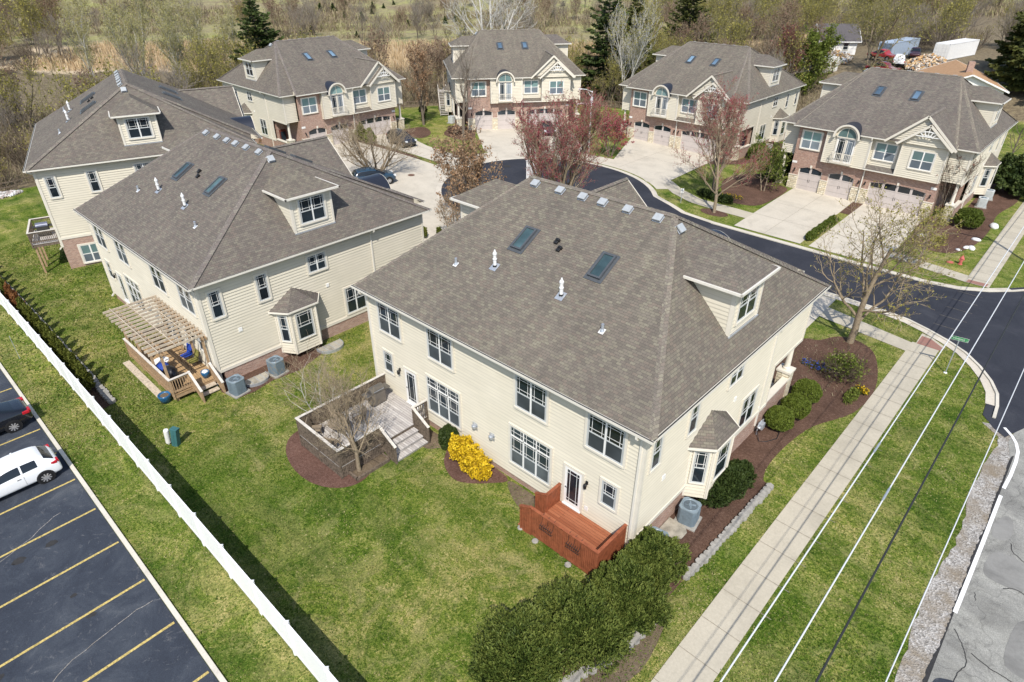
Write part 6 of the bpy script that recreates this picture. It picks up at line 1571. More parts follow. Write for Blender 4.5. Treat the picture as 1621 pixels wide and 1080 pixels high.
def blob(rs, ells, n, ls, aspect=2.2, outward=.5, upward=.3, lump=.16, fill=.25):
    """leaf cards through the outer shell of merged ellipsoids (cx, cy, cz, rx, ry, rz)"""
    w = np.array([e[3] * e[4] + e[4] * e[5] + e[3] * e[5] for e in ells]); w = w / w.sum(); C = []; N = []; RR = []
    ph = rs.rand(8) * 6
    for e, q in zip(ells, w):
        m = int(n * q); d = rdir(rs, m); d[:, 2] = np.where(d[:, 2] < -.55, -d[:, 2], d[:, 2])
        lum = 1 + lump * (np.sin(d[:, 0] * 5 + ph[0]) * np.sin(d[:, 1] * 6 + ph[1]) + .7 * np.sin(d[:, 2] * 8 + ph[2]) * np.sin(d[:, 0] * 9 + ph[3]) + .5 * np.sin(d[:, 1] * 15 + ph[4]) * np.sin(d[:, 2] * 13 + ph[5]))
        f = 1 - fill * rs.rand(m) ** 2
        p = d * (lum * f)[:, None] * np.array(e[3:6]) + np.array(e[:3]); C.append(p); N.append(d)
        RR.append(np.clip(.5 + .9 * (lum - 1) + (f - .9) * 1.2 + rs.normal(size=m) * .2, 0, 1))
    C = np.concatenate(C); N = np.concatenate(N); R = np.concatenate(RR); m = len(C)
    A = rdir(rs, m) + N * outward + np.array((0, 0, upward)); A /= np.linalg.norm(A, axis=1)[:, None]
    B = np.cross(A, rdir(rs, m)); B /= np.linalg.norm(B, axis=1)[:, None] + 1e-6
    s = ls * rs.uniform(.6, 1.3, (m, 1)); ok = C[:, 2] > .02
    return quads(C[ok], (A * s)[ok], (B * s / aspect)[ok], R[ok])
def shrub(name, label, cat, seed, ells, n, ls, mat, stemm=None, loc=(0, 0), rz=0., group=None, **kw):
    rs = np.random.RandomState(seed); t = thing(name, label, cat, (*loc, G(*loc)), rz, group)
    V, F, R = blob(rs, ells, n, ls, **kw); mesh_np("foliage", V, F, mat, t, rnd=R)
    C = TW(); top = max(e[2] + e[5] * .7 for e in ells)
    for e in ells:
        for i in range(5):
            d = rs.normal(size=2) * .5; q = np.linspace(0, 1, 5)[:, None]; b = np.array((e[0] * .7, e[1] * .7, -.05)); en = np.array((e[0] + d[0] * e[3], e[1] + d[1] * e[4], e[2] + .5 * e[5]))
            C.add(b + (en - b) * q + rs.normal(size=(5, 3)) * .03, np.linspace(.035, .01, 5), 4)
    C.build("stem", stemm or M['twig'], t)
    return t
def conifer(name, label, seed, h, r, mat, bark, dens=1.0, droop=.25, gap=.0, base=.08, ls=.42, group=None):
    rs = np.random.RandomState(seed); t = thing(name, label, "tree", group=group); T = TW(); z = np.linspace(-.2, h, 10)
    T.add(np.c_[rs.normal(size=10) * .05, rs.normal(size=10) * .05, z], np.linspace(h * .016, .03, 10), 8)
    Cc, Aa, Bb, RR = [], [], [], []; zz = base * h
    while zz < h * .985:
        f = (zz / h - base) / (1 - base); L0 = r * (1 - f) ** .82 * (1 + .12 * sin(zz * 2.1)); nb = rs.randint(6, 9)
        for b in range(nb):
            if rs.rand() < gap: continue
            a = rs.rand() * 2 * pi; L = L0 * rs.uniform(.65, 1.18) + .12; dr = droop * (1 - f) + .05
            n = max(4, int(L * 11 * dens)); q = rs.rand(n) ** .7; up_ = .25 * f
            P = np.c_[cos(a) * L * q, sin(a) * L * q, zz + L * (up_ * q - dr * q + .22 * q ** 3)]
            if L > .8: qq = np.linspace(0, 1, 5); T.add(np.c_[cos(a) * L * qq, sin(a) * L * qq, zz + L * (up_ * qq - dr * qq + .22 * qq ** 3)], np.linspace(.05, .01, 5), 3)
            sd_ = rs.choice([-1, 1], n); wdt = (.30 * L * (1 - q) + .18) * rs.rand(n)
            P = P + np.c_[-sin(a) * sd_ * wdt, cos(a) * sd_ * wdt, -.25 * wdt + rs.normal(size=n) * .05]
            dv = np.c_[cos(a) - sin(a) * sd_ * .7, sin(a) + cos(a) * sd_ * .7, rs.normal(size=n) * .25 - .12]; dv /= np.linalg.norm(dv, axis=1)[:, None]
            s = ls * rs.uniform(.55, 1.2, (n, 1)) * (.55 + .45 * (1 - f)); bb = np.cross(dv, rdir(rs, n)); bb /= np.linalg.norm(bb, axis=1)[:, None]
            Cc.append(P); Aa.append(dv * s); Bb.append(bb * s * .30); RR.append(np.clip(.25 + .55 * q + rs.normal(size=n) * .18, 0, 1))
        zz += h * .022 * rs.uniform(.7, 1.3) + .08
    T.build("trunk", bark, t); V, F, R = quads(np.concatenate(Cc), np.concatenate(Aa), np.concatenate(Bb), np.concatenate(RR)); mesh_np("crown", V, F, mat, t, rnd=R)
    return t
M['twig'] = simple("brown_twig", (.105, .080, .058), .9, .1, var=.2)
M['bark'] = simple("grey_brown_bark", (.17, .14, .11), .95, .1, var=.3, scale=9, bump=.5, bs=20); M['barktan'] = simple("tan_bark", (.27, .215, .15), .95, .1, var=.25, scale=9)
M['barkpale'] = simple("pale_bark", (.52, .50, .45), .8, .2, var=.25, scale=5); M['twigpale'] = simple('pale_twig', (.42, .39, .26), .9, .1, var=.2); M['twigtan'] = simple("tan_twig", (.34, .27, .18), .9, .1, var=.2); M['twigrey'] = simple("grey_twig", (.27, .235, .195), .9, .1, var=.2); M['twigol'] = simple("olive_twig", (.22, .20, .10), .9, .1, var=.2)
L_ = leafmat
M['bud_y'] = L_("yellow_green_buds", [(.20, .18, .035), (.30, .27, .06), (.36, .32, .10)]); M['bud_pale'] = L_('pale_catkins', [(.30, .28, .09), (.40, .37, .14), (.48, .45, .20)], trans=.4); M['bud_r'] = L_("red_buds", [(.20, .026, .042), (.33, .055, .075), (.39, .125, .14)]); M['bud_rb'] = L_('brown_red_buds', [(.13, .045, .04), (.22, .085, .07), (.27, .13, .10)]); M['leaf_tan'] = L_("dry_tan_leaves", [(.22, .13, .07), (.34, .21, .12), (.43, .29, .18)]); M['bud_br'] = L_("brown_buds", [(.16, .10, .07), (.24, .16, .11)]); M['bud_pk'] = L_("dusky_buds", [(.20, .11, .09), (.28, .16, .13)])
M['spruce'] = L_("spruce_needles", [(.016, .028, .010), (.042, .066, .018), (.080, .105, .028)], trans=.1); M['spruce2'] = L_("olive_needles", [(.028, .036, .010), (.060, .072, .018), (.10, .105, .03)], trans=.1)
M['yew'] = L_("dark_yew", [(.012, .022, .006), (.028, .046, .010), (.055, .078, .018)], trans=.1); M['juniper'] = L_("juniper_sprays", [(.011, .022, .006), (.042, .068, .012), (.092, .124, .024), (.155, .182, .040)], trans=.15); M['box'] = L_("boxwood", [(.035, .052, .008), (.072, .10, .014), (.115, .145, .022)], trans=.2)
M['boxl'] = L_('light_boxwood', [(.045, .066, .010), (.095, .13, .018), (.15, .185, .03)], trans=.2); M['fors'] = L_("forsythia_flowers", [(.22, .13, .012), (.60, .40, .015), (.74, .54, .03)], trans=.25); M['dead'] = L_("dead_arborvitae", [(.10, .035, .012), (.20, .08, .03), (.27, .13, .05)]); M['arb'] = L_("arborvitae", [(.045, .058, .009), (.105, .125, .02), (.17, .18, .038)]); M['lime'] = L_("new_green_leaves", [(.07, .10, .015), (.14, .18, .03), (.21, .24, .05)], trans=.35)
# --- street and garden trees
put(bare_tree("street_tree", "spreading tree with yellow-green buds at the front corner of the central house", "tree", 21, 10.4, .24, M['barktan'], M['twigtan'], lev=(11, 7, 6, 4), spread=.95, up=.10, start=.20, lenf=(.62, .5, .45, .38), twr=.009, bud=M['bud_y'], nbud=3600, bsize=.042, bspread=.07), 0.05, 25.4, .3)
put(bare_tree("street_tree", "small budding street tree leaning beside the far pavement near the hydrant", "tree", 22, 5.4, .14, M['bark'], M['twigol'], lev=(8, 6, 5, 3), spread=1.0, up=.1, start=.3, bud=M['bud_y'], nbud=2200, bsize=.05), 0.0, 40.95, 1.0)
put(bare_tree("street_tree", "red budding street tree in front of the third house's driveway", "tree", 23, 11.2, .17, M['barktan'], M['twigtan'], lev=(16, 7, 6, 4), spread=.72, up=.14, start=.14, lenf=(.50, .5, .45, .38), bud=M['bud_r'], nbud=17000, bsize=.030, bspread=.06, twr=.009), -18.2, 41.4, .0)
put(bare_tree("garden_tree", "large many-stemmed red budding tree beyond the ridge of the central house", "tree", 24, 11.6, .26, M['barktan'], M['twigtan'], stems=7, lean=.34, lev=(8, 6, 5, 4), spread=.62, up=.13, start=.3, lenf=(.45, .5, .45, .38), bud=M['bud_r'], nbud=42000, bsize=.031, bspread=.08, twr=.010), -26.9, 27.2, .0)
put(bare_tree("garden_tree", "tree with dry tan leaves beside the driveway between the two near houses", "tree", 25, 7.8, .16, M['bark'], M['twigtan'], stems=3, lean=.16, lev=(9, 6, 5, 3), spread=.75, up=.12, start=.12, bud=M['leaf_tan'], nbud=6500, bsize=.075, bspread=.09), -32.6, 22.0, .5)
put(bare_tree("garden_tree", "pale twiggy shrub tree in front of the tan-leaved tree, by the driveway", "tree", 45, 4.2, .09, M['barktan'], M['twigtan'], stems=4, lean=.3, lev=(7, 6, 5), spread=.7, up=.12, start=.15, bud=M['leaf_tan'], nbud=900, bsize=.05, bspread=.07), -31.6, 19.2, .5)
put(bare_tree("garden_tree", "low spreading leafless tree with several trunks over the concrete circle", "tree", 26, 6.4, .24, M['barktan'], M['twigtan'], stems=6, lean=.75, lev=(7, 6, 6, 4), spread=.8, up=.08, start=.2, lenf=(.55, .5, .48, .4)), -49.8, 24.3, .3)
put(bare_tree("garden_tree", "tall bare grey tree in the bed left of the centre house's driveway", "tree", 27, 11.4, .24, M['bark'], M['twigrey'], lev=(10, 6, 6, 4), spread=.75, up=.12, start=.3), -54.1, 41.5, .9)
put(bare_tree("garden_tree", "bare tan tree growing out of the planter beside the grey deck", "tree", 28, 5.2, .12, M['barktan'], M['twigtan'], lev=(11, 7, 6, 3), spread=.9, up=.13, start=.28, lenf=(.72, .55, .48, .4), twr=.0055), -12.95, -4.2, .2)
put(bare_tree("garden_tree", "small pale leafless tree on the lawn behind the grey deck", "tree", 29, 4.2, .06, M['barkpale'], M['twigtan'], stems=3, lean=.35, lev=(9, 6, 5), spread=.95, up=.06, start=.15, lenf=(.65, .55, .48), twr=.0055), -17.6, -3.2, .2)
put(bare_tree("garden_tree", "upright brown multi-stemmed bush tree at the porch of the right-hand townhouse", "tree", 30, 6.6, .09, M['bark'], M['twig'], stems=6, lean=.22, lev=(7, 6, 5), spread=.5, up=.14, start=.15, bud=M['bud_pk'], nbud=900, bsize=.05), -1.6, 55.6, .2)
put(bare_tree("garden_tree", "bronze tree with dry leaves in the grass gap behind the low wide tree", "tree", 31, 10.8, .2, M['bark'], M['twig'], lev=(14, 6, 6, 3), spread=.62, up=.14, start=.12, lenf=(.38, .5, .45, .38), bud=M['leaf_tan'], nbud=5200, bsize=.06, bspread=.1), -64.3, 43.4, .2)
put(bare_tree("garden_tree", "tall narrow brown bare tree just behind the red street tree", "tree", 32, 10.6, .16, M['bark'], M['twigtan'], stems=3, lean=.10, lev=(12, 6, 5, 3), spread=.5, up=.16, start=.15, lenf=(.36, .5, .45, .38), bud=M['bud_br'], nbud=2600, bsize=.05), -21.4, 47.2, .2)
put(bare_tree("garden_tree", "airy spring green garden tree between the two right-hand houses", "tree", 33, 5.2, .11, M['barktan'], M['twigol'], stems=2, lean=.2, lev=(8, 6, 5), spread=.9, up=.1, start=.2, bud=M['lime'], nbud=3200, bsize=.07, bspread=.15), -17.6, 51.0, .2)
put(bare_tree("garden_tree", "small dark bare tree on the lawn at the far right behind the right-hand house", "tree", 34, 5.5, .12, M['bark'], M['twig'], lev=(9, 6, 5), spread=.9, up=.08, start=.2), -0.6, 84.0, .2)
put(bare_tree("garden_tree", "reddish twiggy shrub at the foot of the street lamp", "shrub", 35, 5.0, .10, M['bark'], M['twigtan'], stems=6, lean=.5, lev=(7, 6, 5), spread=.6, up=.12, start=.15, bud=M['bud_r'], nbud=5000, bsize=.06), -36.6, 49.6, .2)
put(bare_tree("garden_tree", "red budding tree beyond the third house, beside the bright green one", "tree", 36, 10.2, .16, M['bark'], M['twig'], stems=4, lean=.2, lev=(9, 6, 5), spread=.6, up=.14, start=.12, bud=M['bud_rb'], nbud=6000, bsize=.08, bspread=.1), -36.6, 99, .2)
put(bare_tree("garden_tree", "bright green leafy tree beside the red one beyond the third house", "tree", 37, 9.4, .16, M['bark'], M['twigol'], stems=3, lean=.2, lev=(9, 6, 5), spread=.7, up=.12, start=.12, bud=M['lime'], nbud=7500, bsize=.13, bspread=.22), -33.6, 101.5, .2)
put(bare_tree("garden_tree", "green shrubby tree in front of the camper", "tree", 38, 3.6, .12, M['bark'], M['twigol'], stems=5, lean=.45, lev=(7, 6, 5), spread=.8, up=.08, start=.12, bud=M['lime'], nbud=5000, bsize=.12, bspread=.2), -34.0, 100.5, 1.2)
put(bare_tree("big_tree", "large leaning tan tree with tangled olive branches beside the junk yard", "tree", 39, 13.5, .36, M['barktan'], M['twigol'], stems=2, lean=.4, lev=(10, 7, 6, 3), spread=1.0, up=.06, start=.22, lenf=(.6, .5, .45, .4), twr=.02, bud=M['bud_y'], nbud=2500, bsize=.09, bspread=.15), -27.5, 113, 2.0)
put(bare_tree("sycamore", "great white-barked tree behind the house at the head of the circle", "tree", 40, 20, .60, M['barkpale'], M['barkpale'], stems=3, lean=.4, lev=(7, 6, 5, 3), spread=.75, up=.07, start=.25, lenf=(.6, .5, .45, .4), twr=.022), -97.4, 90.4, .4)
put(bare_tree("birch", "white-stemmed birch with yellow-green twigs left of the third house", "tree", 41, 15.5, .20, M['barkpale'], M['barkpale'], stems=4, lean=.22, lev=(9, 6, 5, 3), spread=.42, up=.12, start=.25, lenf=(.45, .5, .45, .4), twr=.012, bud=M['bud_y'], nbud=5200, bsize=.07, bspread=.15), -53.6, 77.6, .4)
pop = bare_tree("poplar", "", "tree", 42, 16, .20, M['barkpale'], M['twigpale'], stems=2, lean=.12, lev=(12, 6, 5, 3), spread=.5, up=.16, start=.15, lenf=(.38, .5, .45, .4), twr=.013, bud=M['bud_pale'], nbud=4200, bsize=.085, bspread=.25)
PG = "pale poplars standing in a row behind the far left house"
for i, (x, y, s, rz) in enumerate(((-124.6, 28, 1.0, .1), (-124.4, 34.5, .98, 1.3), (-126.3, 40.7, .92, 2.2), (-119.2, 26.5, .86, 3.3), (-117, 33, .8, 4.1), (-130, 22, .95, 5.0), (-128, 47, .8, .7))):
    o = place(pop, i > 0, (x, y, G(x, y)), rz, "pale barked poplar with yellow-green twigs in the row behind the far left house", PG, s)
spr = [put(conifer("spruce", "tall dark spruce behind the far left house, beside the house with the dark car", 51, 16.6, 6.2, M['spruce'], M['bark'], dens=1.5), -105.7, 42.2),
       put(conifer("spruce", "tallest open-branched spruce between the houses behind the birch", 52, 19.5, 6.4, M['spruce'], M['bark'], gap=.25, droop=.3, dens=1.3), -61.3, 82.2),
       put(conifer("spruce", "shorter dense spruce just right of the tallest one behind the birch", 53, 16.5, 5.2, M['spruce2'], M['bark'], gap=.1, dens=1.4), -59.6, 88.0),
       put(conifer("pine", "broad layered pine behind the third house's ridge", 54, 18.5, 6.6, M['spruce2'], M['bark'], gap=.28, droop=.12, dens=1.3), -64.4, 115.2),
       put(conifer("spruce", "huge dark evergreen at the far right edge beside the orange-brown roof", 55, 23, 7.0, M['spruce2'], M['bark'], dens=1.5, ls=.6), -2.6, 111.5),
       put(conifer("spruce", "lower evergreen left of the huge one, behind the orange-brown roof", 56, 13, 4.0, M['spruce2'], M['bark'], dens=1.4, ls=.55), -8.0, 124),
       put(conifer("spruce", "rear evergreen right of the huge one at the frame edge", 57, 19, 6.0, M['spruce2'], M['bark'], dens=1.3, ls=.6), 2.5, 113)]
# --- shrubs
BG = "big evergreen bushes of the corner hedge"
for i, (x, y, rx, ry, h, lab) in enumerate(((.62, .30, .85, .85, 2.05, "dense evergreen bush of the corner hedge nearest the red deck"), (.75, -1.6, 1.05, 1.2, 2.0, "evergreen bush in the middle of the corner hedge"), (.20, -3.8, 1.25, 1.4, 2.0, "evergreen bush of the corner hedge at the frame's bottom edge"), (-.55, -6.3, 1.3, 1.5, 1.9, "last evergreen bush of the corner hedge, cut by the frame"))):
    e = [(0, 0, h * .46, rx, ry, h * .54), (.45, .6, h * .36, rx * .75, ry * .7, h * .42), (-.4, -.7, h * .36, rx * .8, ry * .7, h * .44), (.5, -.7, h * .33, rx * .7, ry * .7, h * .38), (-.6, .5, h * .33, rx * .7, ry * .7, h * .4)]
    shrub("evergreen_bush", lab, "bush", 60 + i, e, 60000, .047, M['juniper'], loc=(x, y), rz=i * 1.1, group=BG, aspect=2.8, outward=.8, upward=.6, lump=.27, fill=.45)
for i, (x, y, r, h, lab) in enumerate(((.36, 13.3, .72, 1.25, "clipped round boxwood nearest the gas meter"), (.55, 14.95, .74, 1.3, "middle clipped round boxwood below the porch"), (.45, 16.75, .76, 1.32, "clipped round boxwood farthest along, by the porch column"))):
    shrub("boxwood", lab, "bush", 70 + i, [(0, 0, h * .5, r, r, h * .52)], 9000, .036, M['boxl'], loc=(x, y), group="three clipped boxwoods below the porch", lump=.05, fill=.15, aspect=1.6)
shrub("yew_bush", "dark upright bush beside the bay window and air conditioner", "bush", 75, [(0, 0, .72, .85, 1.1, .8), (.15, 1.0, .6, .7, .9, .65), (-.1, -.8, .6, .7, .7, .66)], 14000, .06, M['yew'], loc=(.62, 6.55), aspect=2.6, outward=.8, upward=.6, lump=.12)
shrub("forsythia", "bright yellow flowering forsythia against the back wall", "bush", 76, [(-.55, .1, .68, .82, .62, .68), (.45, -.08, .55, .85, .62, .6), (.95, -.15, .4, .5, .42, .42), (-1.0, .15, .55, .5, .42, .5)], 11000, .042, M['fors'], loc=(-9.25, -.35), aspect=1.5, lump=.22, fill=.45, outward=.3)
shrub("yew_ball", "small round dark green bush beside the yellow forsythia", "bush", 77, [(0, 0, .72, .5, .48, .74)], 5000, .05, M['yew'], loc=(-11.0, -.12), lump=.08)
AG = "small arborvitae row beside the white fence"
proto = {}
for nm, mt, sd_ in (("green", M['arb'], 78), ("dead", M['dead'], 79)):
    proto[nm] = shrub("arborvitae", "", "bush", sd_, [(0, 0, .58, .36, .34, .62), (0, 0, 1.08, .20, .19, .50)], 2600, .07, mt, group=AG, aspect=2.6, outward=.5, upward=.9, lump=.15)
xs = [-58.5, -57.2, -55.8, -54.4, -53.0, -51.6, -50.3, -49.0, -47.6, -46.4, -45.2, -44.1, -42.9, -41.7, -40.4, -39.0, -37.7, -36.5, -35.3, -34.0, -32.8, -31.6, -30.4]
for i, x in enumerate(xs):
    dd = x < -44.8 and i not in (8,) or x in (-44.1,)
    k = "dead" if dd else "green"; used = proto[k].get("used", 0)
    o = place(proto[k], used, (x, -10.78, G(x, -10.78)), i * 1.3, ("rust-brown dead" if dd else "green") + " arborvitae in the row along the white fence", AG, (.95, .95, 1.2 + .25 * ((i * 37) % 10) / 10))
    proto[k]["used"] = 1
for k in proto: del proto[k]["used"]
for o in [o for o in scn.objects if o.name.startswith("arborvitae") and "used" in o.keys()]: del o["used"]
shrub("box_hedge", "low clipped hedge strip between the two driveways of the right-hand house", "hedge", 80, [(0, y, .32, .42, .9, .36) for y in (-3.2, -1.9, -.6, .7, 2.0)], 9000, .06, M['box'], loc=(-8.72, 44.6), lump=.08)
shrub("round_bush", "round yellow-green bush in the front bed of the right-hand house", "bush", 81, [(0, 0, .85, 1.15, 1.15, .95)], 7000, .07, M['box'], loc=(.75, 54.2), lump=.06)
shrub("evergreen_shrub", "large dark green shrub behind the pale air conditioners at the right edge", "bush", 82, [(0, 0, 1.9, 2.3, 2.3, 2.0), (.8, 1.6, 1.6, 2.0, 2.0, 1.7), (1.2, -1.2, 1.2, 1.5, 1.5, 1.3), (1.6, 3.8, 1.7, 2.0, 2.2, 1.8)], 22000, .13, M['spruce'], loc=(2.0, 68.8), lump=.2, aspect=1.6)
shrub("round_bush", "green bush against the side wall of the third house", "bush", 83, [(0, 0, .8, 1.2, 1.7, .9)], 7000, .08, M['box'], loc=(-23.6, 62.8), lump=.1)
shrub("evergreen_shrub", "dark leafy shrub beside the porch column of the right-hand house", "bush", 84, [(0, 0, 1.2, 1.3, 1.5, 1.3), (.6, 1.6, 1.3, 1.2, 1.5, 1.3)], 9000, .10, M['yew'], loc=(-18.4, 55.2), lump=.15)
shrub("low_hedge", "low dark twiggy hedge behind the pavement beside the red street tree", "hedge", 85, [(-1.6, .2, .35, .9, .6, .4), (-.4, 0, .4, .9, .6, .45), (.8, -.1, .35, .8, .6, .4)], 5200, .07, M['yew'], loc=(-19.6, 44.9), lump=.2, fill=.6)
shrub("shrub", "brown twiggy shrub mound beside the tall bare grey tree", "bush", 86, [(0, 0, .4, 1.5, 1.0, .5)], 3000, .09, M['bud_br'], M['twig'], loc=(-57.0, 43.2), lump=.3, fill=.8)
for i, (x, y, h) in enumerate(((-63.2, 32.05, 2.0), (-61.4, 32.1, 1.7))):
    shrub("dwarf_conifer", ("taller" if i == 0 else "shorter") + " olive dwarf conifer in the strip between the driveways beside the dark parked car", "bush", 87 + i, [(0, 0, h * .4, .75, .7, h * .45), (0, 0, h * .75, .4, .4, h * .35)], 4000, .09, M['lime'] if i else M['arb'], loc=(x, y))
shrub("ornamental_grass", "round straw-coloured ornamental grass by the porch of the house with the dark car", "bush", 90, [(0, 0, .55, 1.3, 1.3, .6)], 4000, .12, M['leaf_tan'], loc=(-73.2, 24.6), aspect=5, outward=.6)
shrub("weeping_shrub", "narrow dark weeping shrub on the grass left of the outdoor stair", "bush", 91, [(0, 0, 1.6, .55, .55, .5), (0, 0, .9, .25, .25, .8)], 2500, .09, M['twig_leaf'] if 'twig_leaf' in M else M['yew'], loc=(-66.2, 45.0))
for i, (x, y) in enumerate(((-33.6, 17.4), (-32.6, 18.3))): shrub("arborvitae", ("nearer" if i == 0 else "farther") + " tiny clipped arborvitae in the mulch between the two near houses", "bush", 92 + i, [(0, 0, .5, .27, .27, .55)], 1500, .05, M['arb'], loc=(x, y))
shrub("rose_bush", "thorny twiggy bush with cream blooms in the mulch by the street tree", "bush", 95, [(0, 0, .8, 1.15, 1.0, .85)], 1500, .05, M['lime'], M['twig'], loc=(1.15, 20.6), fill=.8, lump=.3)
put(bare_tree("rose_canes", "bare canes rising through the thorny bush by the street tree", "bush", 96, 1.9, .03, M['bark'], M['twig'], stems=9, lean=.75, lev=(6, 5, 4), spread=.8, up=.05, start=.1, twr=.008), 1.15, 20.6)
def flowers(label, x, y, rx, ry, n, cols, seed, h=.3, cat="flowers"):
    rs = np.random.RandomState(seed); a = rs.rand(n) * 2 * pi; r = rs.rand(n) ** .5
    c = np.c_[rx * r * np.cos(a), ry * r * np.sin(a), rs.uniform(.05, h, n)]; A = rdir(rs, n); A[:, 2] *= .5; B = np.cross(A, rdir(rs, n)); s = .045 * rs.uniform(.6, 1.4, (n, 1))
    t = thing("flower_clump", label, cat, (x, y, G(x, y))); g = int(n * .65)
    V, F, R = quads(c[:g], np.c_[A[:g, :2] * .3, np.ones(g)] * s[:g] * 1.6, B[:g] * s[:g] * .4, rs.rand(g)); mesh_np("leaves", V, F, M['lime'] if cols is not M['fors'] else M['box'], t, rnd=R)
    V, F, R = quads(c[g:] + np.array((0, 0, .06)), A[g:] * s[g:], B[g:] * s[g:], rs.rand(n - g)); mesh_np("flowers", V, F, cols, t, rnd=R)
    return t
M['blue'] = L_("blue_flowers", [(.03, .06, .26), (.08, .12, .40)])
flowers("patch of blue spring flowers beside the thorny bush", -.4, 20.8, 1.0, .5, 420, M['blue'], 1, .22); flowers("clump of yellow daffodils near the pavement", 2.55, 19.9, .4, .3, 420, M['fors'], 2); flowers("green leafy spring plants with a few yellow blooms along the bed edge", 2.3, 18.9, .35, .9, 700, M['lime'], 3, .3); flowers("cream blooms on the thorny bush by the street tree", .9, 21.2, .8, .6, 160, L_("cream_blooms", [(.62, .52, .25), (.7, .64, .42)]), 4, 1.3)
flowers("clump of daffodils at the porch corner of the third house", -41.2, 58.6, .7, .5, 600, M['fors'], 5, .4); flowers("small flowers in the bed between the right-hand houses", -19.0, 46.8, 1.2, .5, 300, M['fors'], 6, .25)
# --- woods: individual trees and brush
rs = np.random.RandomState(77)
WP = [bare_tree("wood_tree", "", "tree", 101, 8.5, .15, M['bark'], M['twigrey'], stems=2, lean=.2, lev=(10, 6, 5), spread=.75, up=.12, start=.15, twr=.014),
      bare_tree("wood_tree", "", "tree", 102, 10.5, .17, M['barktan'], M['twigtan'], lev=(13, 6, 5), spread=.7, up=.12, start=.2, twr=.014, bud=M['bud_br'], nbud=1500, bsize=.09, bspread=.2),
      bare_tree("wood_tree", "", "tree", 103, 9.5, .15, M['bark'], M['twigol'], stems=3, lean=.25, lev=(9, 6, 5), spread=.7, up=.12, start=.15, twr=.014, bud=M['bud_y'], nbud=1800, bsize=.09, bspread=.2),
      bare_tree("brush_shrub", "", "shrub", 104, 4.2, .07, M['bark'], M['twig'], stems=7, lean=.6, lev=(8, 6), spread=.8, up=.1, start=.1, twr=.014),
      bare_tree("brush_shrub", "", "shrub", 105, 5.0, .08, M['barktan'], M['twigtan'], stems=6, lean=.5, lev=(8, 6), spread=.8, up=.1, start=.1, twr=.014, bud=M['bud_y'], nbud=500, bsize=.08, bspread=.2)]
WL = ["grey bare tree in the wood beyond the houses", "tan bare tree with brown buds in the wood beyond the houses", "bare tree with yellow-green buds in the wood beyond the houses", "brown leafless brush at the wood edge", "tan brush with first leaves at the wood edge"]
WGp = "leafless trees and brush of the woods round the houses"
used = [0] * 5
def inlawn(x, y): return inpoly(x, y, LAWN)
def addwood(x, y, k, s):
    o = place(WP[k], used[k], (x, y, G(x, y)), rs.rand() * 6.28, WL[k], WGp, (s, s, s * rs.uniform(.85, 1.15))); used[k] = 1
def scatter(n, gen, ks, smin, smax):
    c = 0; tr = 0
    while c < n and tr < n * 40:
        tr += 1; x, y = gen()
        if -42 < x < -13 and 107 < y < 137: continue
        if inlawn(np.array([x]), np.array([y]))[0]: continue
        addwood(x, y, ks[rs.randint(len(ks))], rs.uniform(smin, smax)); c += 1
def cam_xy(d, s): return 8.2 - .682 * d + .731 * s, -16.1 + .731 * d + .682 * s
scatter(74, lambda: (rs.uniform(-112, -80), rs.uniform(-32, 52)), (0, 3, 3, 1, 4, 2), .7, 1.1)
scatter(30, lambda: cam_xy(rs.uniform(105, 132), rs.uniform(-60, -18)), (3, 4, 0, 2), .6, 1.05)
scatter(58, lambda: cam_xy(rs.uniform(88, 138), rs.uniform(-16, 42)), (3, 4, 0, 1, 2), .65, 1.05)
scatter(30, lambda: cam_xy(rs.uniform(112, 150), rs.uniform(28, 60)), (3, 4, 2, 1), .7, 1.1)
scatter(42, lambda: cam_xy(rs.uniform(196, 250), rs.uniform(50, 190)), (0, 1, 2, 2, 3), .9, 1.5)
scatter(46, lambda: (lambda d: cam_xy(d, d * rs.uniform(-.92, -.60)))(rs.uniform(138, 225)), (0, 1, 2, 3), .9, 1.5)
scatter(26, lambda: cam_xy(rs.uniform(215, 285), rs.uniform(-190, 60)), (0, 3, 3, 1), .6, 1.0)
scatter(34, lambda: (rs.uniform(-46, -2), rs.uniform(138, 158)), (3, 4, 3, 0, 2), .7, 1.1)
scatter(20, lambda: (rs.uniform(-96, -80), rs.uniform(-12, 30)), (3, 3, 4), .8, 1.1)
scatter(44, lambda: cam_xy(rs.uniform(156, 205), rs.uniform(25, 120)), (0, 1, 2, 2, 4, 3), .8, 1.25)
scatter(46, lambda: cam_xy(rs.uniform(196, 262), rs.uniform(-95, 35)), (0, 1, 0, 3), .7, 1.15)
scatter(70, lambda: cam_xy(rs.uniform(200, 285), rs.uniform(-230, 190)), (0, 1, 2, 0, 3), .7, 1.15)
hc = conifer("hill_conifer", "", 120, 3.2, 1.2, M['spruce'], M['bark'], dens=.8, ls=.35); HGp = "small evergreens scattered over the far hillside"
hp = []
for i in range(40):
    d, s = (rs.uniform(208, 300), rs.normal() * 40 - 25) if i < 28 else (rs.uniform(208, 300), rs.uniform(-110, 90)); hp.append(cam_xy(d, s))
for i, (x, y) in enumerate(hp): place(hc, i > 0, (x, y, G(x, y)), i, "small dark evergreen on the far hillside meadow", HGp, rs.uniform(.35, .95))
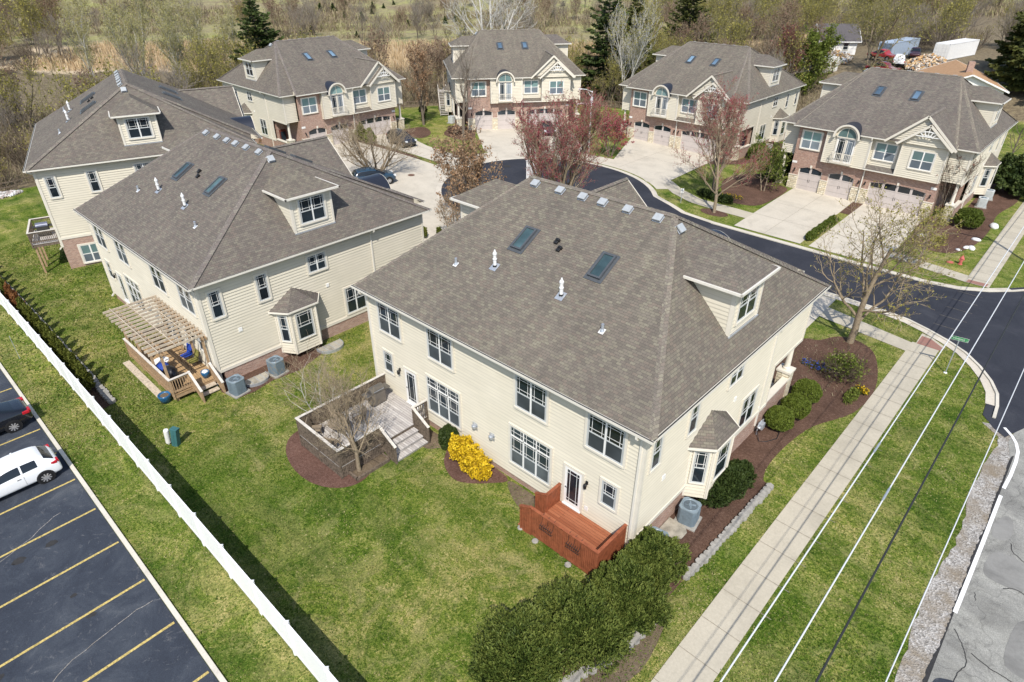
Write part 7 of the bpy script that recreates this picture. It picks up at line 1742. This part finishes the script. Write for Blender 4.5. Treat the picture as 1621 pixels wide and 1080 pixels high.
# undergrowth, reeds and hillside scrub nobody could count
def twigs(name, label, cat, pts, hmin, hmax, w_, mat, lean=.35, clump=1):
    n = len(pts); z = gz(pts[:, 0], pts[:, 1]); h = rs.uniform(hmin, hmax, n); d = np.c_[rs.normal(size=(n, 2)) * lean, np.ones(n)]; d /= np.linalg.norm(d, axis=1)[:, None]
    a = rs.rand(n) * pi; b = np.c_[np.cos(a), np.sin(a), np.zeros(n)] * (w_ * rs.uniform(.5, 1.4, n))[:, None]
    V, F, R = quads(np.c_[pts, z] + d * (h / 2)[:, None], d * (h / 2)[:, None], b, rs.rand(n)); o = mesh_np(name, V, F, mat, rnd=R); tagit(o, label, cat, kind="stuff"); return o
def region(n, gen, keep):
    out = np.zeros((0, 2))
    while len(out) < n: x, y = gen(n); k = keep(x, y); out = np.concatenate([out, np.c_[x, y][k]])
    return out[:n]
def gpatch(x, y, sc, th): return (np.sin(x / sc + 1.3) * np.sin(y / sc * 1.1) + .6 * np.sin(x / sc * 2.3 + y / sc * 1.7) + .5 * np.sin(x / sc * 4.1 - y / sc * 3.3)) > th
M['under'] = L_("undergrowth_twigs", [(.10, .075, .05), (.185, .145, .098), (.27, .22, .15), (.20, .19, .08)], trans=.1); M['reed'] = L_("dry_reeds", [(.36, .25, .14), (.52, .39, .23), (.66, .53, .34)], trans=.2); M['scrub'] = L_("hill_scrub", [(.13, .095, .065), (.22, .17, .115), (.30, .24, .15), (.24, .23, .09)], trans=.1)
def cxy(d0, d1, s0, s1): return lambda n: cam_xy(rs.uniform(d0, d1, n), rs.uniform(s0, s1, n))
notl = lambda x, y: ~inlawn(x, y)
twigs("undergrowth", "tangled brown undergrowth filling the woods behind the houses", "undergrowth", np.concatenate([region(26000, lambda n: (rs.uniform(-120, -79, n), rs.uniform(-40, 56, n)), notl), region(30000, cxy(78, 150, -60, 64), lambda x, y: notl(x, y) & (x < -24) & ~((x > -44) & (x < -13) & (y > 106) & (y < 144)))]), .5, 2.6, .028, M['under'], .55)
twigs("reed_bed", "pale tan reed bed across the marsh", "reeds", region(26000, cxy(148, 197, -110, 78), lambda x, y: (zones(x, y)[1] > .4) & notl(x, y)), 1.0, 2.2, .06, M['reed'], .15)
twigs("hillside_scrub", "brown scrub covering the far hillside", "scrub", np.concatenate([region(60000, cxy(206, 330, -230, 190), lambda x, y: gpatch(x, y, 17., -.15)), region(9000, cxy(200, 330, 30, 190), lambda x, y: notl(x, y))]), .6, 2.4, .075, M['scrub'], .6)
twigs("garden_litter", "low dry plants in the mulch beds", "plants", region(900, lambda n: (rs.uniform(-2.4, 2.6, n), rs.uniform(17, 25.5, n)), lambda x, y: (x + .4 * np.abs(y - 21)) < 2.6), .05, .22, .012, M['under'], .8)

# grass tufts over the near lawns: ragged edges and blade texture
def lawn_keep(x, y):
    k = inlawn(x, y)
    for p in PAVED: k &= ~inpoly(x, y, p)
    for h in 'ABC':
        a, b, c, d = (world(h, *q)[:2] for q in ((-.3, .3), (-17.7, .3), (-17.7, 16.9), (-.3, 16.9))); k &= ~inpoly(x, y, [a, b, c, d])
    for r in ((-4.3, -1.6, -.7, .5), (-16.9, -5.1, -11.9, .5), (-32.3, -8.4, -24.2, -5)): k &= ~((x > r[0]) & (x < r[2]) & (y > r[1]) & (y < r[3]))
    return k
def tufts(n, gen, hmin, hmax, w_):
    P = region(n, gen, lawn_keep); z = gz(P[:, 0], P[:, 1]); m = len(P); h = rs.uniform(hmin, hmax, m)
    d = np.c_[rs.normal(size=(m, 2)) * .6, np.ones(m)]; d /= np.linalg.norm(d, axis=1)[:, None]; a = rs.rand(m) * pi
    b = np.c_[np.cos(a), np.sin(a), np.zeros(m)] * (w_ * rs.uniform(.5, 1.5, m))[:, None]
    big = .5 + .22 * np.sin(P[:, 0] * .55 + np.sin(P[:, 1] * .8)) * np.sin(P[:, 1] * .7 + 1.3 * np.sin(P[:, 0] * .4)) + .16 * np.sin(P[:, 0] * 2.3 + 2 * np.sin(P[:, 1] * 1.9)) * np.sin(P[:, 1] * 2.7)
    return quads(np.c_[P, z] + d * (h / 2)[:, None], d * (h / 2)[:, None], b, np.clip(big + rs.normal(size=m) * .26 + .04, 0, 1))
M['tuft'] = L_("grass_blades", [(.040, .082, .010), (.078, .132, .017), (.135, .178, .034), (.215, .22, .066), (.35, .31, .15)], trans=.2)
Q = [tufts(52000, lambda n: (rs.uniform(-34, 9.3, n), rs.uniform(-13.5, 3, n)), .02, .065, .022), tufts(24000, lambda n: (rs.uniform(1.2, 9.3, n), rs.uniform(-12, 31, n)), .02, .065, .022), tufts(24000, lambda n: (rs.uniform(-62, -24, n), rs.uniform(-13.5, 8, n)), .04, .10, .03)]
off = 0; VV, FF, RR_ = [], [], []
for V, F, R in Q: VV.append(V); FF.append(F + off); RR_.append(R); off += len(V)
o = mesh_np("grass_tufts", np.concatenate(VV), np.concatenate(FF), M['tuft'], rnd=np.concatenate(RR_)); tagit(o, "short spring grass blades over the lawns", "grass", kind="stuff")
